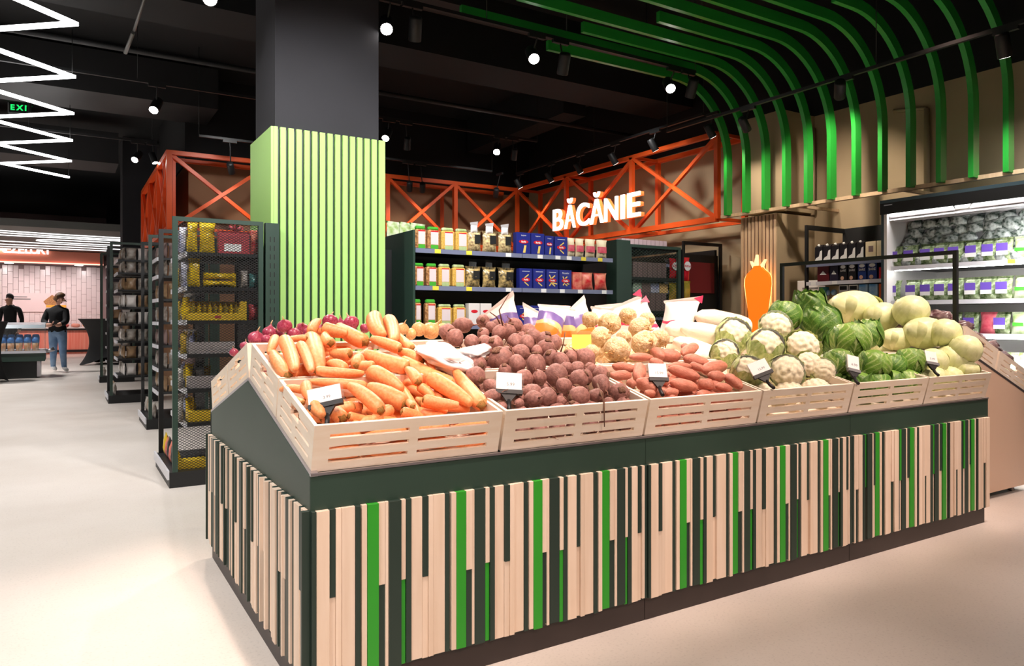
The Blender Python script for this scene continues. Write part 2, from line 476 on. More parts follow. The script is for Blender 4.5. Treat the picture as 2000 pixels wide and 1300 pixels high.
# ------------------------------------------------------------------ green fins over the right aisle
FX, FZ, FR, FB = 6.2, 3.97, 0.90, 2.432
starts = [3.557, 2.42, 3.58, 2.68, 4.03, 2.9, 3.3, 3.6, 5.02, 4.2, 4.0, 4.4]
for k in range(12):
    y = 3.937 - k * 0.2787
    pts = [(starts[k], FZ)]
    pts += [(FX - FR + FR * math.sin(a), FZ - FR + FR * math.cos(a)) for a in [R(90) * j / 14 for j in range(15)]]
    pts.append((FX, FB))
    mb = MB(); w, h = 0.045, 0.098; vs = []; n = len(pts)
    for i, (x, z) in enumerate(pts):
        p0 = pts[max(0, i - 1)]; p1 = pts[min(n - 1, i + 1)]
        d = Vector((p1[0] - p0[0], p1[1] - p0[1])).normalized(); nn = Vector((-d.y, d.x))
        for (sy, sn) in ((-1, -1), (1, -1), (1, 1), (-1, 1)):
            vs.append((x + nn.x * sn * h / 2, y + sy * w / 2, z + nn.y * sn * h / 2))
    fs = [(i * 4 + j, i * 4 + (j + 1) % 4, (i + 1) * 4 + (j + 1) % 4, (i + 1) * 4 + j) for i in range(n - 1) for j in range(4)]
    fs += [(0, 1, 2, 3), tuple(4 * (n - 1) + j for j in (3, 2, 1, 0))]
    mb.add(vs, fs)
    o = mb.build('ceiling_fin', M['fin'])
    which = 'farthest green curved ceiling fin, next to the end of the orange truss' if k == 0 else ('nearest green curved ceiling fin at the right edge of the picture' if k == 11 else '%s green curved ceiling fin counted from the orange truss' % ORD[k])
    tag(o, which, 'ceiling fin', 'row of green curved fins')
    # hanger rods to the ceiling
for k, (x, y) in enumerate(((3.6, 3.66), (4.6, 2.82), (4.9, 3.94))):
    tag(MB().tube([(x, y, FZ + 0.04), (x, y, 4.8)], 0.006, 6).build('hanger_rod', M['black']), 'thin black rod holding up %s' % ('the third green fin', 'the fifth green fin', 'the farthest green fin')[k], 'rod')
led = thing('fin_ledge', (6.2, 2.0, 2.40), 'pale wooden rail along the wall under the green fin ends', 'rail')
MB().box(6.228, 6.284, -0.6, 4.08, 2.415, 2.452).build('plank', M['woodlt'], led)
for y in (0.4, 1.8, 3.0):
    MB().box(6.284, 7.0, y, y + 0.04, 2.418, 2.45).build('bracket', M['woodlt'], led)

# ------------------------------------------------------------------ slatted wall column with the carrot lamp
wc = thing('slatted_column', (6.65, 3.58, 0), 'beige wall column faced with vertical pale wood slats', 'column')
MB().box(6.32, 7.0, 3.325, 3.845, 0, 2.40).build('shaft', M['wall'], wc)
MB().box(6.42, 7.0, 3.325, 3.845, 2.44, 3.6).build('upper_shaft', M['wall'], wc)
MB().box(6.318, 6.322, 3.33, 3.84, 0, 2.39).build('dark_backing', mat('red_brown_backing', srgb(70, 30, 24), 0.8), wc)
for i in range(10):
    y = 3.325 + i * 0.0525
    MB().box(6.305, 6.3175, y, y + 0.034, 0, 2.39).build('slat', M['woodlt'], wc)

cl = thing('carrot_lamp', (6.23, 3.512, 1.1), 'glowing orange carrot shaped wall lamp with short leaves on the slatted column', 'lamp')
M['carrotglow'] = glow('orange_lamp_face', srgb(255, 112, 20), 1.0)
M['carrotedge'] = glow('pale_orange_lamp_edge', srgb(255, 190, 120), 2.6)
prof = [(0.0, 1.02), (0.085, 1.03), (0.125, 1.25), (0.158, 1.45), (0.176, 1.58), (0.172, 1.66), (0.145, 1.71), (0.09, 1.75), (0.055, 1.785), (0.05, 1.80), (0.0, 1.80)]
poly = [(3.512 + a, z) for a, z in prof] + [(3.512 - a, z) for a, z in prof[-2:0:-1]]
MB().prism(poly, 0, 6.205, 6.245).build('face', M['carrotglow'], cl)
polyb = [(3.512 + (u - 3.512) * (1.26 if u > 3.512 else 0.96), z) for u, z in poly]
MB().prism(polyb, 0, 6.246, 6.262).build('glowing_side', M['carrotedge'], cl)
M['leafglow'] = glow('cream_lamp_leaf', srgb(255, 214, 160), 1.1)
for (a, b, c, d) in ((0.03, 1.79, 0.012, 1.93), (0.045, 1.78, 0.10, 1.86), (-0.045, 1.78, -0.11, 1.87)):
    MB().prism([(3.512 + a - 0.028, b), (3.512 + a + 0.028, b), (3.512 + c + 0.008, d), (3.512 + c - 0.008, d)], 0, 6.21, 6.24).build('leaf', M['leafglow'], cl)

# wall pipes painted like the wall
for (px, y0, y1, lab) in ((1810, 212, 384, 'beige painted pipe rising up the wall between the green fins'), (1588, 250, 420, 'beige painted pipe beside the slatted column')):
    a = atX(px, y0, 6.96); b = atX(px, y1, 6.96)
    mb = MB().tube([a, b], 0.028, 8).tube([a, a + Vector((-0.0, 0.35, 0.06))], 0.02, 8)
    tag(mb.build('wall_pipe', M['wall']), lab, 'pipe')

# ------------------------------------------------------------------ orange truss with the illuminated sign
tr = thing('orange_truss', (6.3, 8.9, 2.42), 'orange steel box truss with crossed braces framing the grocery corner under the ceiling', 'truss')
Z0, Z1 = 2.43, 3.49
def mem(name, p, q, w=0.05):
    MB().bar(p, q, w, w).build(name, M['orange'], tr)
# right wing: two faces
ysR = [4.2, 5.8, 7.4, 8.9]
for X, nm in ((6.3, 'front'), (6.8, 'rear')):
    mem('chord', (X, 4.2, Z0), (X, 8.95, Z0), 0.07 if X < 6.5 else 0.05); mem('chord', (X, 4.2, Z1), (X, 8.95, Z1), 0.06)
    for y in ysR: mem('post', (X, y, Z0), (X, y, Z1), 0.06)
    if X < 6.5:
        for a, b in zip(ysR[:-1], ysR[1:]):
            mem('brace', (X, a, Z0), (X, b, Z1), 0.045); mem('brace', (X + 0.03, b, Z0), (X + 0.03, a, Z1), 0.045)
for y in ysR:
    mem('cross_tie', (6.3, y, Z0), (6.8, y, Z0), 0.04); mem('cross_tie', (6.3, y, Z1), (6.8, y, Z1), 0.04)
xsB = [0.61, 2.0, 2.9, 3.82, 5.05, 6.3]
for Y in (8.9, 9.4):
    mem('chord', (0.58, Y, Z0), (6.3, Y, Z0), 0.06); mem('chord', (0.58, Y, Z1), (6.3, Y, Z1), 0.06)
    for x in xsB[:-1]: mem('post', (x, Y, Z0), (x, Y, Z1), 0.07 if Y < 9 else 0.05)
    if Y < 9:
        for a, b in zip(xsB[:-1], xsB[1:]):
            mem('brace', (a, Y, Z0), (b, Y, Z1), 0.05); mem('brace', (b, Y + 0.03, Z0), (a, Y + 0.03, Z1), 0.05)
ysL = [8.9, 10.2, 11.5, 12.8]
for X in (0.61,):
    mem('chord', (X, 8.9, Z0), (X, 12.8, Z0), 0.07); mem('chord', (X, 8.9, Z1), (X, 12.8, Z1), 0.07)
    for y in ysL[1:]: mem('post', (X, y, Z0), (X, y, Z1), 0.07)
    for a, b in zip(ysL[:-1], ysL[1:]):
        mem('brace', (X, a, Z0), (X, b, Z1), 0.05); mem('brace', (X, b, Z0), (X, a, Z1), 0.05)
MB().box(0.66, 0.70, 8.95, 12.8, Z0, Z1).build('orange_panel', M['orange'], tr)

sg = thing('letter_sign', (6.2, 6.6, 2.615), 'glowing white channel letters spelling the grocery department name on the orange truss', 'sign')
M['letter'] = glow('lit_letter_white', srgb(255, 246, 240), 1.7)
M['letterside'] = glow('lit_letter_side', srgb(255, 140, 70), 0.8)
spans = [('B', 205, 385), ('Ă', 415, 615), ('C', 640, 870), ('Ă', 890, 1135), ('N', 1160, 1405), ('I', 1465, 1530), ('E', 1590, 1825)]
for ch, a, b in spans:
    ya = atX(1060 + a / 9.52, 410, 6.2).y; yb = atX(1060 + b / 9.52, 410, 6.2).y
    me = text_mesh(ch, 0.48, 0.012, 0.006)
    xs = [v.co.x for v in me.vertices]; zs = [v.co.y for v in me.vertices]
    base = text_mesh('B', 0.48, 0.012, 0.006); bz = [v.co.y for v in base.vertices]
    sx = (ya - yb) / (max(xs) - min(xs)); sz = 0.345 / (max(bz) - min(bz))
    y_lo = min(zs)
    me.transform(Matrix.Translation((-(max(xs) + min(xs)) / 2, -y_lo, 0)))
    me.transform(Matrix.Diagonal((sx, sz, 1, 1)))
    me.materials.clear(); me.materials.append(M['letter'])
    me.name = 'letter'
    o = link('letter', me, sg, Vector((6.19, (ya + yb) / 2, 2.615)) - sg.location, (R(90), 0, R(-90)))
    me2 = me.copy(); me2.materials.clear(); me2.materials.append(M['letterside'])
    for v in me2.vertices: v.co.z = v.co.z * 2.4 - 0.045
    link('letter_return', me2, o)
    bpy.data.meshes.remove(base)

# ------------------------------------------------------------------ main produce stand
SL, SD, SF, SP = 4.0, 1.74, 0.723, 0.947          # length, depth, eaves height, ridge height
ANG = math.atan2(SP - SF, SD / 2)
st = thing('produce_stand', (2.0, 0.87, 0), 'long gabled produce stand in dark green, fronted with cream, dark and bright green slats', 'display stand')
for i in range(3):
    a, b = i * SL / 3 + 0.001 * (i == 0) + 0.0015, (i + 1) * SL / 3 - 0.03 * (i == 2) - 0.0015
    MB().box(a, b, 0.001, SD - 0.03, 0.0, 0.085).build('plinth', M['plinth'], st)
    a, b = i * SL / 3 + 0.001, (i + 1) * SL / 3 - 0.001
    MB().box(a, b, -0.004, 0.018, 0.60, SF).build('front_band', M['dgreen'], st)
    MB().box(a, b, 0.0, 0.018, 0.085, 0.60).build('front_board', M['dgreen'], st)
    MB().prism([(0.02, 0.70), (SD / 2, SP - 0.03), (SD / 2, SP - 0.005), (0.0, SF - 0.002)], 0, a + 0.02, b - 0.02).build('sloping_deck', M['dgreen'], st)
    MB().prism([(SD - 0.02, 0.70), (SD / 2, SP - 0.03), (SD / 2, SP - 0.005), (SD, SF - 0.002)], 0, a + 0.02, b - 0.02).build('sloping_deck', M['dgreen'], st)
gab = [(0, 0.085), (0, SF), (SD / 2, SP), (SD, SF), (SD, 0.085)]
MB().prism(gab, 0, 0.0, 0.02).build('gable_panel', M['dgreen'], st)
MB().prism(gab, 0, SL - 0.02, SL).build('gable_panel', M['dgreen'], st)
MB().box(0, SL, SD - 0.018, SD + 0.004, 0.085, SF).build('back_board', M['dgreen'], st)
MB().bar((0.012, -0.006, SF + 0.004), (0.012, SD / 2, SP + 0.006), 0.022, 0.012).build('aluminium_edge', M['alu'], st)
MB().bar((0.012, SD + 0.006, SF + 0.004), (0.012, SD / 2, SP + 0.006), 0.022, 0.012).build('aluminium_edge', M['alu'], st)
MB().bar((0, -0.002, SF + 0.004), (SL, -0.002, SF + 0.004), 0.012, 0.008).build('aluminium_edge', M['alu'], st)

ZB, ZT = 0.093, 0.618
motif = [('c', 64), ('dc', 34), ('c', 30), ('c', 68), ('d', 26), ('gap', 7), ('c', 30), ('g', 60), ('cd', 38), ('c', 18), ('d', 67), ('cg', 27), ('d', 31)]
mw = sum(w for _, w in motif)
SM = {'c': M['birch'], 'd': M['dgreen_slat'], 'g': M['lime_slat']}
def slat(axis, a, b, z0, z1, c, th):
    mb = MB()
    if axis == 0: mb.bevbox(a, b, -th, 0.0, z0, z1, 0.0008)
    else: mb.bevbox(-th, 0.0, a, b, z0, z1, 0.0008)
    mb.build('slat', SM[c], st)
def run(axis, seq, u0, scale, flip=False):
    u = u0
    for k, w in seq:
        ww = w * scale
        if k != 'gap':
            e = 0.0004
            th = random.choice((0.014, 0.016, 0.018, 0.021)) if axis == 0 else random.choice((0.012, 0.018, 0.024))
            dz = random.uniform(-0.004, 0.004)
            if len(k) == 1: slat(axis, u + e, u + ww - e, ZB + dz, ZT, k, th)
            else:
                hi, lo = (k[0], k[1])
                if flip: hi, lo = lo, hi
                zm = ZB + (ZT - ZB) * (0.5 + random.uniform(-0.015, 0.015))
                slat(axis, u + e, u + ww - e, zm, ZT, hi, th); slat(axis, u + e, u + ww - e, ZB + dz, zm - 0.0005, lo, max(0.010, th - 0.004))
        u += ww
    return u
sc = 0.3125 / mw
for mod in range(3):
    u0 = mod * SL / 3
    seq = [('d', 22)] + motif * 4 + [('c', 50), ('dc', 34), ('c', 22), ('d', 24)]
    total = sum(w for _, w in seq)
    if mod == 2: seq = seq[::-1]
    run(0, seq, u0 + 0.001, (SL / 3 - 0.002) / total, flip=(mod == 2))
motif2 = [('d' if k == 'g' else ('cd' if k == 'cg' else k), w) for k, w in motif]
seq = [('d', 26)] + motif2 * 5 + motif2[:6] + [('d', 20)]
run(1, seq, 0.0, SD / sum(w for _, w in seq))

# second, single slope stand closing the end of the island
E0, E1 = 0.25, 1.575
s2 = thing('end_stand', (4.6, 0.9, 0), 'short beige sided produce stand sloping towards the chilled cabinet', 'display stand')
M['pinkpanel'] = mat('pale_beige_laminate', srgb(214, 184, 160), 0.5)
prf = [(4.12, 0.045), (4.12, 0.985), (4.20, 1.01), (5.10, 0.655), (5.10, 0.045)]
MB().prism(prf, 1, E0, E0 + 0.02).build('side_panel', M['pinkpanel'], s2)
MB().prism(prf, 1, E1 - 0.02, E1).build('side_panel', M['pinkpanel'], s2)
MB().prism([(4.14, 0.06), (4.14, 0.95), (4.20, 0.97), (5.08, 0.62), (5.08, 0.06)], 1, E0 + 0.02, E1 - 0.02).build('carcass', M['dgreen'], s2)
MB().bar((4.20, E0 + 0.01, 1.016), (5.11, E0 + 0.01, 0.657), 0.024, 0.014).build('dark_edge', M['plinth'], s2)
for (x, y) in ((4.3, E0 + 0.06), (4.98, E0 + 0.06), (4.3, E1 - 0.06), (4.98, E1 - 0.06)):
    MB().tube([(x, y, 0.0), (x, y, 0.06)], 0.02, 8).build('foot', M['alu'], s2)
fr = thing('sign_frame', (4.16, 0.9, 1.0), 'thin black rectangular tube frame standing above the white cabbages', 'frame')
for y in (0.262, 1.565): MB().box(4.15, 4.175, y - 0.0125, y + 0.0125, 0.99, 1.625).build('post', M['black'], fr)
MB().box(4.15, 4.175, 0.275, 1.5525, 1.60, 1.625).build('top_rail', M['black'], fr)

# ------------------------------------------------------------------ slotted crates
CW, CD, CH, CT = 0.655, 0.435, 0.150, 0.012
def crate_meshes(cw):
    fh = []
    half = cw / 2
    for z in (0.028, 0.068, 0.108):
        fh += [(0.05, half - 0.016, z - 0.002, z + 0.011), (half + 0.016, cw - 0.05, z - 0.002, z + 0.011)]
    front = MB().holed(cw, CH, CT, fh).mesh('front_panel', M['crate'])
    sh = []
    L = CD - 2 * CT
    for z in (0.028, 0.064):
        sh += [(0.03, L / 2 - 0.02, z, z + 0.010), (L / 2 + 0.02, L - 0.03, z, z + 0.010)]
    sh += [(0.05, L - 0.05, 0.104, 0.113), (L / 2 - 0.05, L / 2 + 0.05, 0.088, 0.128)]
    side = MB().holed(L, CH, CT, sh).mesh('side_panel', M['crate'])
    bot = MB().box(CT, cw - CT, CT, CD - CT, 0.0, 0.008).mesh('bottom', M['crate'])
    return front, side, bot
CRM = crate_meshes(CW)
def crate(loc, rot, label, ms=CRM, cw=CW):
    t = thing('slotted_crate', loc, label, 'crate', 'slotted plywood crates', rot)
    link('front_panel', ms[0], t)
    link('back_panel', ms[0], t, (0, CD - CT, 0))
    link('side_panel', ms[1], t, (CT, CT, 0), (0, 0, R(90)))
    link('side_panel', ms[1], t, (cw, CT, 0), (0, 0, R(90)))
    link('bottom', ms[2], t)
    return t
CWID = SL / 6
what = ['carrots', 'beetroots', 'sweet potatoes', 'cauliflowers', 'dark green cabbages', 'white cabbages']
upw = ['carrots behind the front crate', 'beetroots behind the front crate', 'celeriac', 'white wrapped radishes', 'leafy cabbages behind the front crate', 'white cabbages behind the front crate']
for i in range(6):
    for j in range(2):
        s_ = 0.010 + j * 0.447
        y = s_ * math.cos(ANG); z = SF + 0.006 + s_ * math.sin(ANG)
        lab = ('slotted plywood crate of %s at the front edge of the stand' % what[i]) if j == 0 else ('slotted plywood crate of %s, upper row near the ridge' % upw[i])
        crate((i * CWID + 0.006, y, z), (ANG, 0, 0), lab)
backw = ['red onions', 'yellow onions', 'root vegetable bags', 'pink wrapped bags', 'white wrapped bags', 'loose greens']
for i in range(6):
    for j in range(2):
        if j == 0 and i > 0: continue
        s_ = 0.010 + j * 0.447
        y = SD - s_ * math.cos(ANG); z = SF + 0.006 + s_ * math.sin(ANG)
        lab = 'slotted plywood crate of %s on the far slope%s' % (backw[i], ', lower row' if j == 0 else ' of the stand')
        crate((i * CWID + 0.006 + CW, y, z), (ANG, 0, R(180)), lab)
# crate on the end stand, tilted the other way
A2 = math.atan2(1.01 - 0.655, 0.9)
CRM2 = crate_meshes(0.64)
for r_ in range(2):
    for c_ in range(2):
        # local +y runs up the slope (towards -X); local +x runs along +Y
        s_ = 0.03 + r_ * 0.46
        x = 5.10 - s_ * math.cos(A2); z = 0.655 + 0.012 + s_ * math.sin(A2)
        crate((x, E0 + 0.01 + c_ * 0.655, z), Matrix.Rotation(R(90), 3, 'Z').__matmul__(Matrix.Rotation(A2, 3, 'X')).to_euler(),
              'slotted crate of purple brown bags on the end stand, %s' % (('lower near one', 'lower far one'), ('upper near one', 'upper far one'))[r_][c_], CRM2, 0.64)
# ================================================================== produce
KS = (SP - SF) / (SD / 2)
def zs(Y): return SF + KS * Y if Y <= SD / 2 else SP - KS * (Y - SD / 2)
def heap(px, py, h0, h1, ymax=0.86):
    """where the sight line through a point of the heap meets the heap's own sloping surface"""
    r = ray(px, py); k = KS + h1
    den = r.z - k * r.y
    d = (SF + h0 + k * CAM.y - CAM.z) / den if abs(den) > 1e-6 else -1
    p = CAM + r * d if d > 0 else None
    if p is None or p.y > ymax or p.y < 0.0: p = atY(px, py, ymax if (p is None or p.y > ymax) else 0.03)
    return p
def pxr(r, p):       # a radius in photo pixels at point p, in metres
    return r * (p - CAM).dot(FWD) / F_PX

def blob(nu, nv, fn, name, m, sub=None):
    """closed surface: fn(direction, theta, v) -> radius vector"""
    mb = MB()
    vs = [fn(Vector((0, 0, -1)), 0, 0.0)]
    for j in range(1, nv):
        ph = math.pi * j / nv
        for i in range(nu):
            t = 2 * math.pi * i / nu
            vs.append(fn(Vector((math.sin(ph) * math.cos(t), math.sin(ph) * math.sin(t), -math.cos(ph))), t, j / nv))
    vs.append(fn(Vector((0, 0, 1)), 0, 1.0))
    fs = [(0, 1 + (i + 1) % nu, 1 + i) for i in range(nu)]
    for j in range(nv - 2):
        for i in range(nu):
            a = 1 + j * nu
            fs.append((a + i, a + (i + 1) % nu, a + nu + (i + 1) % nu, a + nu + i))
    e = 1 + (nv - 2) * nu
    fs += [(e + i, e + (i + 1) % nu, len(vs) - 1) for i in range(nu)]
    mb.add(vs, fs, True)
    return mb.mesh(name, m)

M['carrot'] = mat('carrot_skin', srgb(236, 142, 84), 0.42, c2=srgb(242, 166, 108), vscale=3.0, rand=0.05, bump=0.10, bscale=14, stretch=(1, 1, 6))
M['crown'] = mat('carrot_crown', srgb(120, 106, 46), 0.8, c2=srgb(176, 110, 52), vscale=9)
M['beet'] = mat('beetroot_skin', srgb(168, 120, 110), 0.6, c2=srgb(130, 88, 80), vscale=3.2, rand=0.12, bump=0.25, bscale=9)
M['beetroot_tail'] = mat('beetroot_tail', srgb(140, 96, 80), 0.8)
M['beetcrown'] = mat('beetroot_crown', srgb(92, 62, 48), 0.9, c2=srgb(140, 104, 84), vscale=10)
M['sweet'] = mat('sweet_potato_skin', srgb(196, 128, 106), 0.6, c2=srgb(176, 106, 86), vscale=3.5, rand=0.07, bump=0.2, bscale=7)
M['celeriac'] = mat('celeriac_skin', srgb(236, 216, 176), 0.75, c2=srgb(208, 172, 122), vscale=4.2, rand=0.05, bump=0.7, bscale=8)
M['celroot'] = mat('celeriac_roots', srgb(168, 120, 70), 0.9, c2=srgb(220, 180, 120), vscale=9)
M['redonion'] = mat('red_onion_skin', srgb(146, 44, 70), 0.28, c2=srgb(178, 84, 108), vscale=2.5, rand=0.12, stretch=(3, 3, 0.7))
M['yelonion'] = mat('yellow_onion_skin', srgb(214, 150, 92), 0.32, c2=srgb(228, 184, 132), vscale=2.5, rand=0.06, stretch=(3, 3, 0.7))
M['oniontip'] = mat('dry_onion_neck', srgb(214, 184, 140), 0.8)
M['cabgreen'] = mat('green_cabbage_leaf', srgb(92, 134, 46), 0.42, c2=srgb(118, 156, 62), vscale=5, rand=0.12, tone=srgb(212, 222, 160), bump=0.3, bscale=14)
M['cabdark'] = mat('dark_cabbage_leaf', srgb(66, 110, 36), 0.42, c2=srgb(88, 132, 48), vscale=5, rand=0.15, tone=srgb(170, 196, 112), bump=0.3, bscale=14)
M['cabwhite'] = mat('white_cabbage_leaf', srgb(212, 218, 158), 0.42, c2=srgb(224, 228, 178), vscale=3, rand=0.05, tone=srgb(234, 236, 190), bump=0.08, bscale=8)
M['curd'] = mat('cauliflower_curd', srgb(246, 238, 216), 0.7, c2=srgb(240, 226, 194), vscale=10, bump=0.5, bscale=60)
M['cauleaf'] = mat('cauliflower_leaf', srgb(150, 178, 96), 0.45, c2=srgb(190, 206, 136), vscale=4, tone=srgb(228, 232, 190), rand=0.08)
M['whitebag'] = mat('white_plastic_bag', srgb(238, 234, 234), 0.35, bump=0.5, bscale=9)
M['nubag'] = mat('purple_brown_wrapped_produce', srgb(84, 56, 60), 0.25, c2=srgb(190, 166, 166), vscale=16, bump=0.9, bscale=12)

# ---- carrots
def carrot_mesh(seed):
    rnd = random.Random(seed)
    b1, b2 = rnd.uniform(-1.0, 1.0), rnd.uniform(-0.8, 0.8)
    prof = [(0.02, 0.0), (0.32, 0.006), (0.50, 0.03), (0.64, 0.09), (0.78, 0.2), (0.89, 0.36), (0.96, 0.54), (1.0, 0.74), (1.0, 0.86), (0.93, 0.94), (0.72, 0.985), (0.45, 1.0)]
    mb = MB().lathe(prof, 14, wob=lambda t, z: 1 + 0.05 * noise.noise(Vector((math.cos(t) * 1.2, math.sin(t) * 1.2, z * 9 + seed * 3))) + 0.02 * math.sin(z * 60))
    for v in mb.v: v.x += b1 * 4 * (v.z - 0.5) ** 2 * 0.5; v.y += b2 * math.sin(v.z * 3.1) * 0.5
    off = (b1 * 0.5, b2 * math.sin(3.1) * 0.5)
    body = mb.mesh('carrot', M['carrot'])
    cm = MB().lathe([(0.56, 0.98), (0.60, 1.0), (0.48, 1.015), (0.34, 1.04), (0.14, 1.05)], 9, wob=lambda t, z: 1 + 0.25 * math.sin(5 * t + z * 40))
    for v in cm.v: v.x += off[0]; v.y += off[1]
    return body, cm.mesh('leaf_stub', M['crown'])
CARM = [carrot_mesh(s) for s in range(6)]
def carrot(p, q, r, label, k):
    """p tip, q crown end"""
    p, q = Vector(p), Vector(q)
    me, cm = CARM[k % 6]
    L = (q - p).length
    rot = (q - p).to_track_quat('Z', 'Y') @ Euler((0, 0, random.uniform(0, 6.28))).to_quaternion()
    o = link('carrot', me, None, p, rot.to_euler(), (r, r, L))
    tag(o, label, 'carrot', 'loose carrots in the crates')
    link('leaf_stub', cm, o)
    return o
CARROTS = [(430, 340, 525, 495, 85, 'leftmost pale carrot lying against the near side board of the carrot crate'), (600, 520, 530, 310, 85, ''), (690, 520, 620, 340, 70, ''), (750, 465, 690, 250, 110, 'thick pale carrot pointing down in the upper left of the heap'),
           (430, 345, 470, 245, 60, ''), (530, 290, 660, 305, 42, ''), (735, 165, 680, 245, 60, 'carrot standing up in front of the red onions'), (740, 215, 810, 232, 50, ''), (850, 180, 1030, 290, 90, 'thick carrot on top of the heap showing its brown crown'),
           (930, 275, 770, 240, 80, ''), (780, 265, 818, 330, 70, ''), (850, 335, 950, 370, 75, ''), (800, 400, 920, 450, 75, ''), (1145, 300, 1090, 170, 95, 'first of two upright pale carrots at the back of the carrot heap'), (1225, 320, 1195, 175, 85, 'second of two upright pale carrots, beside the yellow onions'),
           (1240, 240, 1345, 340, 60, ''), (1000, 340, 1010, 460, 60, ''), (1080, 300, 1270, 370, 70, ''), (1050, 385, 1325, 480, 100, 'long thick carrot lying across the middle of the carrot heap'), (1040, 505, 720, 490, 62, 'thin level carrot just above the divider of the crates'),
           (680, 535, 1055, 566, 62, 'long thin carrot lying level above the carrot price card'), (1015, 465, 1100, 490, 60, ''), (1290, 610, 1080, 490, 100, ''), (1060, 580, 1300, 700, 105, 'thickest carrot of the front crate with a green brown crown'), (1245, 510, 1400, 760, 60, 'slender carrot leaning steeply over the front of the heap'),
           (940, 600, 1150, 765, 88, ''), (1140, 760, 1205, 735, 70, ''), (830, 715, 970, 702, 70, ''), (850, 690, 893, 778, 88, 'carrot with its round crown facing out beside the carrot price card'), (760, 815, 700, 700, 90, ''), (690, 690, 650, 580, 70, ''),
           (560, 575, 650, 600, 50, ''), (1300, 385, 1625, 560, 105, 'long pale carrot lying under the white plastic bag'), (1740, 735, 1470, 560, 98, 'long carrot pointing to the front edge between two thick ones'), (1640, 500, 1812, 725, 95, 'rightmost carrot, lying along the side board next to the beetroots'),
           (1460, 610, 1395, 580, 60, ''), (1430, 640, 1500, 680, 60, ''), (1650, 742, 1420, 705, 72, ''), (1700, 690, 1600, 590, 50, ''), (1490, 470, 1440, 370, 52, ''), (1250, 330, 1410, 405, 70, ''), (1310, 500, 1385, 590, 70, ''), (1370, 772, 1275, 765, 60, ''),
           (1050, 765, 930, 775, 60, ''), (1130, 795, 970, 805, 46, ''), (1330, 700, 1352, 752, 50, ''), (1000, 405, 975, 465, 62, ''), (600, 630, 640, 690, 44, ''), (1560, 690, 1440, 670, 60, '')]
def row_labels(pts, step, fmt):
    """rows counted from the front of the heap, places from the left"""
    lo = max(y for x, y in pts); out = {}
    rows_ = {}
    for i, (x, y) in enumerate(pts): rows_.setdefault(int((lo - y) // step), []).append((x, i))
    for n_, r_ in enumerate(sorted(rows_)):
        for m_, (x, i) in enumerate(sorted(rows_[r_])): out[i] = fmt % (ORD[m_], ORD[n_])
    return out
CRL = row_labels([((a + c_) / 2, (b + d_) / 2) for a, b, c_, d_, *_ in CARROTS], 78, 'carrot, %s from the left in the %s row up of the carrot heap')
for k, (x1, y1, x2, y2, w, lab) in enumerate(CARROTS):
    c = lambda x, y: heap(400 + x / 3.333, 580 + y / 3.333, 0.130, 0.11)
    p, q = c(x1, y1), c(x2, y2)
    m_ = (p + q) / 2
    r = pxr(w / 3.333 / 2, m_) * 1.12
    lift = Vector((0, -0.3, 1)).normalized() * (0.012 * ((k * 7) % 4) - 0.012)
    if (q - p).length < 0.085:
        d = (q - p).normalized(); p = q - d * 0.085 - Vector((0, -0.02, 0.02))
    carrot(p + lift, q + lift, r, lab or CRL[k], k)
for k in range(90):      # carrots lower in the crates, seen between the upper ones and through the slots
    X = random.uniform(0.07, 0.60); Y = random.uniform(0.06, 0.84)
    a = random.uniform(0, math.pi); L = random.uniform(0.14, 0.19)
    h = random.uniform(0.04, 0.135)
    d = Vector((math.cos(a), math.sin(a) * math.cos(ANG), math.sin(a) * math.sin(ANG)))
    p = Vector((X, Y, zs(Y) + h)) - d * L / 2
    p.x = min(max(p.x, 0.05), 0.60); q = p + d * L
    if not (0.04 < q.x < 0.62 and 0.03 < q.y < 0.86 and 0.03 < p.y < 0.86): continue
    carrot(p, q, random.uniform(0.018, 0.024), 'carrot lying deep in the carrot crate under the upper layer', k)

for k in range(16):      # carrots lying along the boards, seen through the slots
    row = k // 8; X = 0.03 + 0.155 * (k % 4); h = 0.035 + 0.05 * ((k // 4) % 2)
    Y = (0.045, 0.48)[row]
    carrot((X, Y, zs(Y) + h), (X + 0.145, Y + 0.006, zs(Y) + h + 0.004), 0.022, 'carrot lying along the front board inside a carrot crate', k)

# ---- beetroots
def beet_mesh(seed):
    def fn(d, t, v):
        n = 1 + 0.10 * noise.noise(d * 1.6 + Vector((seed * 7, 0, 0))) + 0.04 * noise.noise(d * 5 + Vector((0, seed * 5, 0)))
        z = d.z * (0.98 if d.z > 0 else 1.12)
        taper = 1.0 if d.z > -0.6 else 1 - 0.35 * (-(d.z) - 0.6)
        return Vector((d.x * n * taper, d.y * n * taper, z * n))
    body = blob(16, 11, fn, 'beetroot', M['beet'])
    rnd = random.Random(seed)
    pts = [Vector((0, 0, -1.05))]
    for i in range(5): pts.append(pts[-1] + Vector((rnd.uniform(-.18, .18), rnd.uniform(-.18, .18), -0.22)))
    tail = MB().tube(pts, [0.16, 0.10, 0.065, 0.045, 0.03, 0.02], 6).mesh('root_tail', M['beetroot_tail'])
    cr = MB().lathe([(0.36, 0.90), (0.38, 1.0), (0.30, 1.08), (0.16, 1.12)], 10, wob=lambda t, z: 1 + 0.22 * math.sin(4 * t + seed)).mesh('leaf_crown', M['beetcrown'])
    return body, tail, cr
BEM = [beet_mesh(s) for s in range(5)]
